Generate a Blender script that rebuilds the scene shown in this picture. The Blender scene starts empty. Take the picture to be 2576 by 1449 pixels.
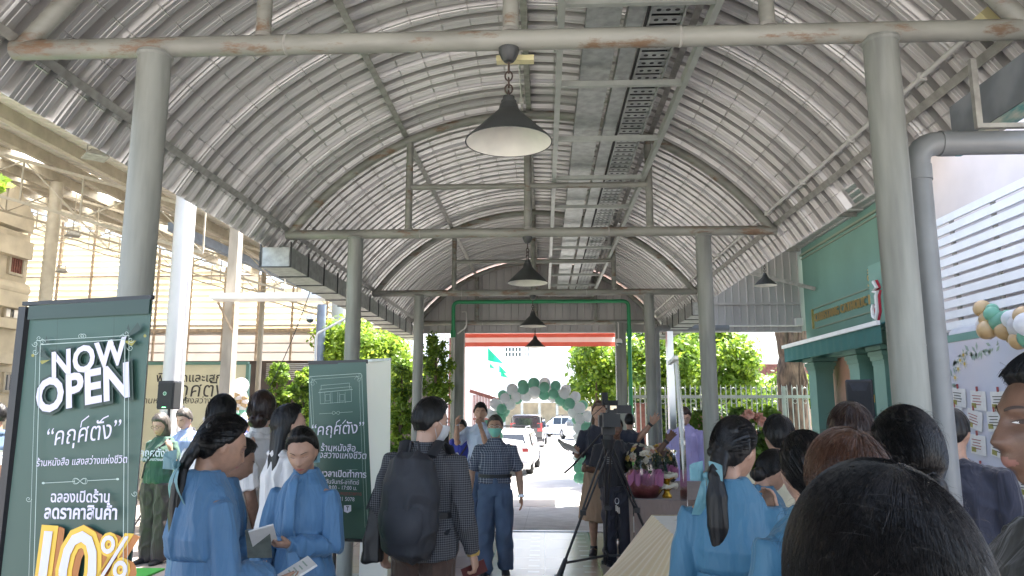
import bpy, bmesh, math, random
import numpy as np
from mathutils import Vector, Matrix, noise
random.seed(7); np.random.seed(7)
R = math.radians
scene = bpy.context.scene
COL = scene.collection
# ------------------------------------------------------------------ camera, sky, sun, exposure
EYE = 1.7
PITCH, YAW = R(9.327), R(2.43)
cam = bpy.data.objects.new('camera', bpy.data.cameras.new('camera'))
COL.objects.link(cam)
cam.location = (0, 0, EYE)
cam.rotation_euler = (R(90) + PITCH, 0, YAW)
cam.data.sensor_width = 36.0
cam.data.lens = 36.0 * 1860 / 2576
cam.data.clip_start = 0.05
cam.data.clip_end = 3000
scene.camera = cam
SUN = Vector((0.34, 0.30, 0.89)).normalized()
world = bpy.data.worlds.new('World'); scene.world = world
world.use_nodes = True
wn = world.node_tree.nodes; wl = world.node_tree.links
sky = wn.new('ShaderNodeTexSky'); sky.sky_type = 'NISHITA'; sky.sun_disc = False
sky.sun_elevation = math.asin(SUN.z); sky.sun_rotation = math.atan2(SUN.x, SUN.y)
sky.dust_density = 3.0; sky.air_density = 1.0
bg = wn['Background']; bg.inputs[1].default_value = 0.15
wl.new(sky.outputs[0], bg.inputs[0])
sl = bpy.data.lights.new('sun', 'SUN'); sl.energy = 5.0; sl.angle = R(0.53); sl.color = (1, 0.95, 0.87)
so = bpy.data.objects.new('sun', sl); COL.objects.link(so)
so.rotation_euler = (-SUN).to_track_quat('-Z', 'Y').to_euler()
scene.view_settings.view_transform = 'Standard'; scene.view_settings.look = 'None'
scene.view_settings.exposure = 2.42; scene.view_settings.gamma = 1
scene.view_settings.use_curve_mapping = False
scene.cycles.use_denoising = True
scene.cycles.max_bounces = 10; scene.cycles.diffuse_bounces = 6; scene.cycles.glossy_bounces = 5
scene.cycles.sample_clamp_indirect = 8

# ------------------------------------------------------------------ measuring helpers (photo pixel + real distance -> point)
def ray(x, y):
    u = (x - 1288) / 1860; v = (724.5 - y) / 1860
    f = math.cos(PITCH) - v * math.sin(PITCH); up = math.sin(PITCH) + v * math.cos(PITCH)
    return Vector((-f * math.sin(YAW) + u * math.cos(YAW), f * math.cos(YAW) + u * math.sin(YAW), up))
def at(x, y, Y):
    r = ray(x, y); t = Y / r.y
    return Vector((r.x * t, Y, EYE + r.z * t))
def atx(x, y, X):
    r = ray(x, y); t = X / r.x
    return Vector((X, r.y * t, EYE + r.z * t))
def ground_z(Y):
    if Y < 10.9: return 0.0
    if Y < 16: return -0.3 * (Y - 10.9) / 5.1
    return -0.3

# ------------------------------------------------------------------ materials
def nt(name):
    m = bpy.data.materials.new(name); m.use_nodes = True
    n = m.node_tree.nodes; return m, n, m.node_tree.links, n['Principled BSDF']
def mat(name, col, rough=0.5, metal=0.0, var=0.0, vscale=6.0, bump=0.0, bscale=60.0, col2=None, spec=0.5,
        stretch=(1, 1, 1), trans=0.0, coat=0.0, sheen=0.0, detail=4.0, lo=0.35, hi=0.65, alpha=1.0):
    m, n, l, b = nt(name)
    b.inputs['Base Color'].default_value = (*col, 1); b.inputs['Roughness'].default_value = rough
    b.inputs['Metallic'].default_value = metal; b.inputs['Specular IOR Level'].default_value = spec
    b.inputs['Coat Weight'].default_value = coat; b.inputs['Sheen Weight'].default_value = sheen
    tc = n.new('ShaderNodeTexCoord'); mp = n.new('ShaderNodeMapping'); mp.inputs['Scale'].default_value = stretch
    l.new(tc.outputs['Object'], mp.inputs[0])
    if var or col2:
        t = n.new('ShaderNodeTexNoise'); t.inputs['Scale'].default_value = vscale; t.inputs['Detail'].default_value = detail
        l.new(mp.outputs[0], t.inputs['Vector'])
        r = n.new('ShaderNodeValToRGB'); l.new(t.outputs[0], r.inputs[0])
        c2 = col2 or tuple(c * (1 - var) for c in col)
        r.color_ramp.elements[0].position = lo; r.color_ramp.elements[1].position = hi
        r.color_ramp.elements[0].color = (*c2, 1); r.color_ramp.elements[1].color = (*col, 1)
        l.new(r.outputs[0], b.inputs['Base Color'])
    if bump:
        t2 = n.new('ShaderNodeTexNoise'); t2.inputs['Scale'].default_value = bscale; t2.inputs['Detail'].default_value = 5
        l.new(mp.outputs[0], t2.inputs['Vector'])
        bp = n.new('ShaderNodeBump'); bp.inputs['Strength'].default_value = bump; bp.inputs['Distance'].default_value = 0.01
        l.new(t2.outputs[0], bp.inputs['Height']); l.new(bp.outputs[0], b.inputs['Normal'])
    if trans:
        tr = n.new('ShaderNodeBsdfTranslucent'); mx = n.new('ShaderNodeMixShader'); mx.inputs[0].default_value = trans
        src = b.inputs['Base Color'].links[0].from_socket if b.inputs['Base Color'].links else None
        if src: l.new(src, tr.inputs[0])
        else: tr.inputs[0].default_value = (*col, 1)
        l.new(b.outputs[0], mx.inputs[1]); l.new(tr.outputs[0], mx.inputs[2])
        l.new(mx.outputs[0], n['Material Output'].inputs[0])
    if alpha < 1: b.inputs['Alpha'].default_value = alpha
    return m
M = {}
M['sheet'] = mat('galvanised_sheet', (0.60, 0.585, 0.56), 0.36, 0.5, var=0.30, vscale=1.0, stretch=(.45, 22, .45), bump=0.02, bscale=25, detail=5)
M['galv'] = mat('galvanised_steel', (0.42, 0.44, 0.42), 0.45, 0.5, var=0.3, vscale=14, bump=0.03, bscale=40)
M['galv_rail'] = mat('painted_rail', (0.40, 0.42, 0.38), 0.45, 0.2, var=0.15, vscale=8)
def rusty(name, col, amount=0.62, streak=(1, 1, 1)):
    m, n, l, b = nt(name)
    tc = n.new('ShaderNodeTexCoord')
    t = n.new('ShaderNodeTexNoise'); t.inputs['Scale'].default_value = 3.5; t.inputs['Detail'].default_value = 9; t.inputs['Roughness'].default_value = 0.72
    mp = n.new('ShaderNodeMapping'); mp.inputs['Scale'].default_value = (0.6, 1.5, 2.2)
    l.new(tc.outputs['Object'], mp.inputs[0]); l.new(mp.outputs[0], t.inputs['Vector'])
    r = n.new('ShaderNodeValToRGB'); l.new(t.outputs[0], r.inputs[0])
    e = r.color_ramp.elements; e[0].position = amount - 0.03; e[0].color = (0, 0, 0, 1); e[1].position = amount + 0.05; e[1].color = (1, 1, 1, 1)
    t2 = n.new('ShaderNodeTexNoise'); t2.inputs['Scale'].default_value = 2.2; t2.inputs['Detail'].default_value = 7
    l.new(tc.outputs['Object'], t2.inputs['Vector'])
    r2 = n.new('ShaderNodeValToRGB'); l.new(t2.outputs[0], r2.inputs[0])
    mp2 = n.new('ShaderNodeMapping'); mp2.inputs['Scale'].default_value = streak; l.new(tc.outputs['Object'], mp2.inputs[0]); l.new(mp2.outputs[0], t2.inputs['Vector'])
    r2.color_ramp.elements[0].position = 0.3; r2.color_ramp.elements[0].color = (*[c * 0.62 for c in col], 1)
    r2.color_ramp.elements[1].position = 0.62; r2.color_ramp.elements[1].color = (*col, 1)
    mx = n.new('ShaderNodeMix'); mx.data_type = 'RGBA'
    l.new(r.outputs[0], mx.inputs[0]); l.new(r2.outputs[0], mx.inputs[6]); mx.inputs[7].default_value = (0.18, 0.115, 0.07, 1)
    l.new(mx.outputs[2], b.inputs['Base Color']); b.inputs['Roughness'].default_value = 0.5
    bp = n.new('ShaderNodeBump'); bp.inputs['Strength'].default_value = 0.25; bp.inputs['Distance'].default_value = 0.004
    l.new(t.outputs[0], bp.inputs['Height']); l.new(bp.outputs[0], b.inputs['Normal'])
    return m
M['pipe'] = rusty('old_painted_pipe', (0.28, 0.28, 0.24), 0.575, (1, 3, 4))
M['column'] = rusty('grey_column_paint', (0.26, 0.27, 0.24), 0.72, (6, 6, .7))
M['purlin'] = mat('purlin_steel', (0.36, 0.35, 0.31), 0.6, 0.0, var=0.35, vscale=12)
M['black_enamel'] = mat('black_enamel', (0.045, 0.048, 0.046), 0.45, var=0.3, vscale=9)
M['lamp_inside'] = mat('cream_enamel', (0.80, 0.78, 0.68), 0.45, var=0.12, vscale=7)
M['chain'] = mat('rusty_chain', (0.07, 0.05, 0.04), 0.6, 0.4)
M['pvc_grey'] = mat('grey_pvc', (0.21, 0.22, 0.22), 0.4, var=0.2, vscale=4)
M['pvc_white'] = mat('white_pvc', (0.72, 0.71, 0.66), 0.4, var=0.12, vscale=5)
M['pvc_green'] = mat('green_pvc', (0.03, 0.28, 0.11), 0.35)
M['yellow_box'] = mat('yellow_junction_box', (0.62, 0.56, 0.30), 0.45)
M['black'] = mat('black_plastic', (0.018, 0.018, 0.02), 0.42, bump=0.05, bscale=200)
M['black_soft'] = mat('black_rubber', (0.02, 0.02, 0.022), 0.7)
M['steel'] = mat('brushed_steel', (0.62, 0.62, 0.64), 0.28, 0.95)
M['chrome'] = mat('chrome', (0.75, 0.76, 0.78), 0.14, 1.0)
M['white'] = mat('white_paint', (0.80, 0.80, 0.78), 0.45, var=0.06, vscale=5)
M['cream_wall'] = mat('cream_render', (0.62, 0.55, 0.42), 0.8, var=0.25, vscale=2.0, bump=0.1, bscale=40)
M['grey_wall'] = mat('pale_grey_render', (0.70, 0.63, 0.60), 0.85, var=0.1, vscale=1.5, bump=0.08, bscale=50)
M['hall_steel'] = mat('cream_painted_steel', (0.44, 0.39, 0.30), 0.5, var=0.2, vscale=6)
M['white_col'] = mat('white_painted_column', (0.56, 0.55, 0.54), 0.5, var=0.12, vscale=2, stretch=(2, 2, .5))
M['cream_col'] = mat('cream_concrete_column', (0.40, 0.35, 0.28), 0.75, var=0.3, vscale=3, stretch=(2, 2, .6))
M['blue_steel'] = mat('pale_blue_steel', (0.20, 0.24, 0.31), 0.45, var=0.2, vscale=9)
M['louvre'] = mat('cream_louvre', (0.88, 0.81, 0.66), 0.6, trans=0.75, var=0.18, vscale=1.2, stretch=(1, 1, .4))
M['louvre_shaded'] = mat('shade_toned_louvre', (0.48, 0.43, 0.39), 0.7, var=0.15, vscale=1.5)  # grey-beige tone stands in for shade on the lower band
M['hall_roof'] = mat('hall_roof_sheet', (0.60, 0.56, 0.49), 0.5, 0.2, var=0.2, vscale=1.0)
M['skylight'] = mat('translucent_sheet', (0.88, 0.86, 0.78), 0.5, trans=0.85)
M['rust_pole'] = mat('rusted_steel', (0.42, 0.32, 0.22), 0.7, var=0.4, vscale=8)
M['green_facade'] = mat('sage_green_render', (0.120, 0.245, 0.200), 0.6, var=0.12, vscale=1.2, bump=0.05, bscale=60)
M['green_trim'] = mat('sage_green_trim', (0.15, 0.30, 0.24), 0.5, var=0.08, vscale=2)
M['awning'] = mat('dark_teal_canvas', (0.03, 0.14, 0.125), 0.75, bump=0.08, bscale=90, trans=0.12)
M['gold'] = mat('gold_letter', (0.72, 0.53, 0.20), 0.28, 0.9)
M['gold_leaf'] = mat('gold_lacquer', (0.78, 0.50, 0.07), 0.22, 0.85)
M['peach'] = mat('peach_poster', (0.60, 0.36, 0.26), 0.4, var=0.2, vscale=3)
M['glass_dark'] = mat('shop_glass', (0.03, 0.05, 0.045), 0.08, spec=0.8)
M['red_awn'] = mat('red_awning', (0.62, 0.16, 0.11), 0.6, trans=0.25)
M['white_awn'] = mat('white_awning', (0.80, 0.72, 0.68), 0.6, trans=0.35)
M['tarmac'] = mat('sunlit_concrete', (0.44, 0.43, 0.41), 0.85, var=0.16, vscale=1.6, bump=0.15, bscale=40)
M['hall_floor'] = mat('hall_floor_concrete', (0.34, 0.30, 0.27), 0.6, var=0.2, vscale=1.5)
M['ramp'] = mat('ribbed_concrete', (0.72, 0.71, 0.71), 0.8, var=0.22, vscale=4, bump=0.2, bscale=50)
M['carpet'] = mat('green_carpet', (0.05, 0.32, 0.05), 0.95, bump=0.3, bscale=300)
M['leaf_a'] = mat('leaf_bright', (0.33, 0.44, 0.045), 0.5, trans=0.5, col2=(0.15, 0.27, 0.03), vscale=2.2)
M['leaf_b'] = mat('leaf_mid', (0.17, 0.28, 0.035), 0.5, trans=0.45, col2=(0.07, 0.14, 0.022), vscale=2.5)
M['leaf_c'] = mat('leaf_dark', (0.05, 0.105, 0.03), 0.5, trans=0.3, col2=(0.02, 0.055, 0.016), vscale=3)
M['bark'] = mat('tree_bark', (0.19, 0.125, 0.085), 0.9, col2=(0.05, 0.034, 0.026), vscale=14, stretch=(1, 1, .28), bump=0.9, bscale=22, detail=8)
M['car_white'] = mat('white_car_paint', (0.80, 0.80, 0.81), 0.25, coat=0.7)
M['car_black'] = mat('black_car_paint', (0.012, 0.012, 0.016), 0.2, coat=0.8)
M['car_blue'] = mat('blue_car_paint', (0.05, 0.10, 0.30), 0.25, coat=0.7)
M['car_glass'] = mat('car_glass', (0.02, 0.025, 0.03), 0.05, spec=0.9)
M['tail_red'] = mat('tail_light', (0.30, 0.05, 0.05), 0.15)
M['tyre'] = mat('tyre', (0.018, 0.018, 0.018), 0.85)
M['brick_red'] = mat('red_brick', (0.24, 0.095, 0.075), 0.85, var=0.35, vscale=12)
M['roof_tile'] = mat('blue_roof_tile', (0.16, 0.17, 0.33), 0.5, var=0.3, vscale=9)
M['b_green'] = mat('green_balloon', (0.32, 0.62, 0.48), 0.3, trans=0.55, spec=0.5)
M['b_white'] = mat('white_balloon', (0.88, 0.88, 0.89), 0.3, trans=0.6, spec=0.5)
M['b_tan'] = mat('tan_balloon', (0.56, 0.39, 0.20), 0.3, trans=0.15, spec=0.5)
M['skin'] = mat('skin', (0.43, 0.25, 0.17), 0.45, var=0.2, vscale=26, bump=0.03, bscale=200)
M['skin_pale'] = mat('fair_skin', (0.57, 0.35, 0.255), 0.48, var=0.1, vscale=14, bump=0.03, bscale=200)
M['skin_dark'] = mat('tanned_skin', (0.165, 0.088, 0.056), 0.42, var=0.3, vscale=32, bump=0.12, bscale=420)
M['lips'] = mat('lips', (0.36, 0.12, 0.10), 0.4)
M['brow'] = mat('brow_hair', (0.045, 0.028, 0.022), 0.6)
M['lips_m'] = mat('lips_male', (0.24, 0.11, 0.085), 0.45)
M['eye_white'] = mat('eye_white', (0.6, 0.57, 0.54), 0.25)
M['hair'] = mat('black_hair', (0.008, 0.007, 0.0065), 0.42, spec=0.35, bump=0.2, bscale=120, stretch=(1, 1, .12))
M['hair_brown'] = mat('brown_hair', (0.060, 0.026, 0.014), 0.36, spec=0.5, bump=0.25, bscale=120, stretch=(1, 1, .12))
M['hair_dbrown'] = mat('dark_brown_hair', (0.026, 0.013, 0.009), 0.36, spec=0.5, bump=0.25, bscale=120, stretch=(1, 1, .12))
M['hair_grey'] = mat('greying_hair', (0.10, 0.085, 0.075), 0.5, col2=(0.03, 0.025, 0.02), vscale=30, stretch=(1, 1, .1))
M['hair_fly'] = mat('flyaway_hair', (0.05, 0.042, 0.036), 0.4)
def cloth(name, col, rough=0.8, weave=900, sheen=0.2, var=0.12):
    m = mat(name, col, rough, var=var, vscale=5, bump=0.06, bscale=weave, sheen=sheen)
    n, l = m.node_tree.nodes, m.node_tree.links; b = n['Principled BSDF']      # soft drapery on top of the weave
    tc = n.new('ShaderNodeTexCoord'); mp = n.new('ShaderNodeMapping'); mp.inputs['Scale'].default_value = (1, 1, .15); mp.inputs['Rotation'].default_value = (.10, .16, 0)
    t = n.new('ShaderNodeTexNoise'); t.inputs['Scale'].default_value = 17; t.inputs['Detail'].default_value = 2.5; t.inputs['Distortion'].default_value = 1.2
    l.new(tc.outputs['Object'], mp.inputs[0]); l.new(mp.outputs[0], t.inputs['Vector'])
    bp = n.new('ShaderNodeBump'); bp.inputs['Strength'].default_value = .5; bp.inputs['Distance'].default_value = .03; l.new(t.outputs[0], bp.inputs['Height'])
    old = b.inputs['Normal'].links[0].from_node; l.new(bp.outputs[0], old.inputs['Normal'])
    return m
M['blue'] = cloth('light_blue_satin', (0.080, 0.195, 0.35), 0.55, sheen=0.1)
M['blue2'] = cloth('teal_blue_satin', (0.050, 0.165, 0.265), 0.55, sheen=0.1)
M['ribbon'] = cloth('aqua_ribbon', (0.14, 0.31, 0.35), 0.4, sheen=0.1)
M['white_c'] = cloth('white_cotton', (0.74, 0.72, 0.70))
M['cream_c'] = cloth('cream_cotton', (0.68, 0.62, 0.45))
M['green_t'] = cloth('dark_green_tshirt', (0.035, 0.095, 0.065))
M['pale_blue_c'] = cloth('pale_blue_cotton', (0.38, 0.46, 0.70))
M['navy_polo'] = cloth('navy_polo', (0.025, 0.04, 0.28))
M['black_c'] = cloth('black_cotton', (0.020, 0.020, 0.026))
M['dark_trouser'] = cloth('dark_trousers', (0.030, 0.030, 0.045))
M['navy_suit'] = cloth('dark_navy_suit', (0.022, 0.024, 0.042))
M['brown_tr'] = cloth('brown_trousers', (0.085, 0.047, 0.033))
M['grey_tr'] = cloth('grey_brown_trousers', (0.07, 0.05, 0.05))
M['tan_c'] = cloth('tan_skirt', (0.36, 0.24, 0.16))
M['jeans'] = mat('blue_denim', (0.085, 0.13, 0.22), 0.85, var=0.35, vscale=4, bump=0.1, bscale=700)
M['jeans_l'] = mat('light_denim', (0.16, 0.23, 0.33), 0.85, var=0.3, vscale=4, bump=0.1, bscale=700)
M['lavender'] = cloth('lavender_cassock', (0.42, 0.38, 0.70))
M['olive_c'] = cloth('dark_olive_jacket', (0.013, 0.0125, 0.009))
M['mask_g'] = cloth('mint_mask', (0.22, 0.58, 0.47), 0.8)
M['mask_w'] = cloth('white_mask', (0.72, 0.72, 0.74), 0.8)
M['nylon'] = mat('black_nylon', (0.030, 0.032, 0.040), 0.6, bump=0.25, bscale=260, var=0.3, vscale=10)
M['leather'] = mat('black_leather', (0.016, 0.016, 0.018), 0.38, bump=0.2, bscale=120)
M['shoe'] = mat('dark_shoe', (0.018, 0.018, 0.022), 0.5)
M['sole'] = mat('white_sole', (0.66, 0.66, 0.68), 0.6)
M['paper'] = mat('paper', (0.74, 0.72, 0.68), 0.7, var=0.08, vscale=20)
M['book_cover'] = mat('green_grey_cover', (0.13, 0.15, 0.13), 0.5, var=0.3, vscale=25)
M['satin_cream'] = mat('cream_satin', (0.66, 0.53, 0.34), 0.33, sheen=0.4, bump=0.05, bscale=400)
M['brown_cloth'] = cloth('taupe_tablecloth', (0.24, 0.18, 0.155))
M['rust_cloth'] = cloth('rust_brown_skirting', (0.16, 0.06, 0.03))
M['banner'] = mat('dark_green_vinyl', (0.042, 0.098, 0.075), 0.42, var=0.1, vscale=1.2, bump=0.04, bscale=5)
M['banner_dk'] = mat('deep_green_print', (0.022, 0.050, 0.038), 0.42)
M['p_white'] = mat('lilac_white_print', (0.70, 0.66, 0.78), 0.45)
M['p_line'] = mat('pale_green_print', (0.46, 0.56, 0.50), 0.45)
M['p_gold'] = mat('yellow_gold_print', (0.80, 0.50, 0.05), 0.4)
M['p_orange'] = mat('orange_print', (0.48, 0.17, 0.04), 0.4)
M['p_olive'] = mat('olive_print', (0.28, 0.26, 0.05), 0.45)
M['p_black'] = mat('dark_ink', (0.04, 0.035, 0.03), 0.5)
M['p_red'] = mat('red_print', (0.30, 0.05, 0.05), 0.45)
M['stage_yel'] = mat('pale_yellow_backdrop', (0.70, 0.66, 0.46), 0.6, var=0.12, vscale=1.2)
M['pink_flower'] = mat('peach_petals', (0.74, 0.42, 0.32), 0.6, trans=0.25, var=0.2, vscale=30)
M['white_flower'] = mat('white_petals', (0.74, 0.70, 0.60), 0.6, trans=0.25)
M['yellow_flower'] = mat('yellow_petals', (0.66, 0.46, 0.10), 0.6, trans=0.2)
M['red_flower'] = mat('red_petals', (0.48, 0.05, 0.06), 0.6, trans=0.2)
M['pink_tulle'] = mat('pink_tulle', (0.50, 0.20, 0.36), 0.6, trans=0.4)
M['pink_wrap'] = mat('pink_wrap', (0.52, 0.17, 0.20), 0.35, var=0.3, vscale=20, col2=(0.34, 0.10, 0.12))
M['flag_green'] = mat('green_flag', (0.02, 0.36, 0.20), 0.7, trans=0.45)
M['sky_print'] = mat('pale_lilac_print', (0.60, 0.56, 0.58), 0.5, col2=(0.52, 0.54, 0.62), vscale=0.9)
M['leaf_print'] = mat('leaf_print', (0.30, 0.38, 0.30), 0.5)
M['sign_wave'] = None
def wave_mat():
    m, n, l, b = nt('grey_marble_board')
    tc = n.new('ShaderNodeTexCoord'); w = n.new('ShaderNodeTexWave'); w.inputs['Scale'].default_value = 2.0
    w.inputs['Distortion'].default_value = 9; w.inputs['Detail'].default_value = 4; w.inputs['Detail Scale'].default_value = 0.8
    l.new(tc.outputs['Object'], w.inputs[0]); r = n.new('ShaderNodeValToRGB'); l.new(w.outputs[0], r.inputs[0])
    r.color_ramp.elements[0].color = (0.17, 0.185, 0.20, 1); r.color_ramp.elements[1].color = (0.26, 0.28, 0.30, 1)
    l.new(r.outputs[0], b.inputs['Base Color']); b.inputs['Roughness'].default_value = 0.9; b.inputs['Specular IOR Level'].default_value = .2; return m
M['sign_wave'] = wave_mat()
def check_mat(name, base, line, fx, fz, wx=0.8, wz=0.8, line2=None, rough=0.85):
    """woven check: thin lines repeating across X+Y and up Z of the garment"""
    m, n, l, b = nt(name)
    tc = n.new('ShaderNodeTexCoord'); sp = n.new('ShaderNodeSeparateXYZ'); l.new(tc.outputs['Object'], sp.inputs[0])
    def band(sock, f, w, ph=0.0):
        a = n.new('ShaderNodeMath'); a.operation = 'MULTIPLY_ADD'; l.new(sock, a.inputs[0]); a.inputs[1].default_value = f; a.inputs[2].default_value = ph
        fr = n.new('ShaderNodeMath'); fr.operation = 'FRACT'; l.new(a.outputs[0], fr.inputs[0])
        g = n.new('ShaderNodeMath'); g.operation = 'GREATER_THAN'; l.new(fr.outputs[0], g.inputs[0]); g.inputs[1].default_value = w
        return g.outputs[0]
    ad = n.new('ShaderNodeMath'); ad.operation = 'MULTIPLY_ADD'; l.new(sp.outputs[1], ad.inputs[0]); ad.inputs[1].default_value = 0.55; l.new(sp.outputs[0], ad.inputs[2])
    bx = band(ad.outputs[0], fx, wx); bz = band(sp.outputs[2], fz, wz)
    sm = n.new('ShaderNodeMath'); sm.operation = 'ADD'; l.new(bx, sm.inputs[0]); l.new(bz, sm.inputs[1])
    ml = n.new('ShaderNodeMath'); ml.operation = 'MULTIPLY'; l.new(sm.outputs[0], ml.inputs[0]); ml.inputs[1].default_value = 0.5
    mx = n.new('ShaderNodeMix'); mx.data_type = 'RGBA'; l.new(ml.outputs[0], mx.inputs[0])
    mx.inputs[6].default_value = (*base, 1); mx.inputs[7].default_value = (*line, 1)
    l.new(mx.outputs[2], b.inputs['Base Color']); b.inputs['Roughness'].default_value = rough
    return m
M['check_old'] = check_mat('blue_grey_check_shirt', (0.045, 0.058, 0.095), (0.42, 0.44, 0.50), 46, 40, 0.82, 0.82)
M['check_light'] = check_mat('light_blue_check_shirt', (0.16, 0.24, 0.40), (0.66, 0.70, 0.76), 70, 70, 0.5, 0.5)
M['tweed'] = check_mat('black_white_tweed', (0.018, 0.019, 0.025), (0.19, 0.19, 0.20), 78, 78, 0.70, 0.70)
def tile_mat():
    m, n, l, b = nt('polished_floor_tile')
    tc = n.new('ShaderNodeTexCoord'); br = n.new('ShaderNodeTexBrick'); br.offset = 0; br.squash = 1
    br.inputs['Scale'].default_value = 1; br.inputs['Brick Width'].default_value = 0.6; br.inputs['Row Height'].default_value = 0.6
    br.inputs['Mortar Size'].default_value = 0.004
    br.inputs['Color1'].default_value = (0.46, 0.385, 0.325, 1); br.inputs['Color2'].default_value = (0.50, 0.42, 0.36, 1); br.inputs['Mortar'].default_value = (0.17, 0.14, 0.12, 1)
    l.new(tc.outputs['Object'], br.inputs[0])
    # small pale inlay rectangles in rows along the tile edges
    b2 = n.new('ShaderNodeTexBrick'); b2.offset = 0.5; b2.inputs['Scale'].default_value = 1; b2.inputs['Brick Width'].default_value = 0.15; b2.inputs['Row Height'].default_value = 0.6
    b2.inputs['Mortar Size'].default_value = 0.03; b2.inputs['Color1'].default_value = (0, 0, 0, 1); b2.inputs['Color2'].default_value = (1, 1, 1, 1); b2.inputs['Mortar'].default_value = (0, 0, 0, 1)
    sp = n.new('ShaderNodeSeparateXYZ'); l.new(tc.outputs['Object'], sp.inputs[0])
    def rng(sock, period, lo, hi):
        a = n.new('ShaderNodeMath'); a.operation = 'MULTIPLY'; l.new(sock, a.inputs[0]); a.inputs[1].default_value = 1 / period
        f = n.new('ShaderNodeMath'); f.operation = 'FRACT'; l.new(a.outputs[0], f.inputs[0])
        g = n.new('ShaderNodeMath'); g.operation = 'COMPARE'; l.new(f.outputs[0], g.inputs[0]); g.inputs[1].default_value = (lo + hi) / 2; g.inputs[2].default_value = (hi - lo) / 2
        return g.outputs[0]
    gx = rng(sp.outputs[0], 0.6, 0.70, 0.90); gy = rng(sp.outputs[1], 0.3, 0.35, 0.60)
    ml = n.new('ShaderNodeMath'); ml.operation = 'MULTIPLY'; l.new(gx, ml.inputs[0]); l.new(gy, ml.inputs[1])
    mx = n.new('ShaderNodeMix'); mx.data_type = 'RGBA'; l.new(ml.outputs[0], mx.inputs[0]); l.new(br.outputs[0], mx.inputs[6]); mx.inputs[7].default_value = (0.62, 0.56, 0.50, 1)
    l.new(mx.outputs[2], b.inputs['Base Color']); b.inputs['Roughness'].default_value = 0.17
    t = n.new('ShaderNodeTexNoise'); t.inputs['Scale'].default_value = 3; l.new(tc.outputs['Object'], t.inputs[0])
    mr = n.new('ShaderNodeMapRange'); b.inputs['Specular IOR Level'].default_value = .8; mr.inputs[3].default_value = 0.07; mr.inputs[4].default_value = 0.2; l.new(t.outputs[0], mr.inputs[0]); l.new(mr.outputs[0], b.inputs['Roughness'])
    return m
M['tile'] = tile_mat()
def film_mat():
    m, n, l, b = nt('clear_cellophane')
    tr = n.new('ShaderNodeBsdfTransparent'); gl = n.new('ShaderNodeBsdfGlossy'); gl.inputs['Roughness'].default_value = 0.06
    fr = n.new('ShaderNodeFresnel'); fr.inputs[0].default_value = 1.8; mx = n.new('ShaderNodeMixShader')
    l.new(fr.outputs[0], mx.inputs[0]); l.new(tr.outputs[0], mx.inputs[1]); l.new(gl.outputs[0], mx.inputs[2]); l.new(mx.outputs[0], n['Material Output'].inputs[0]); return m
M['film'] = film_mat()

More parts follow.
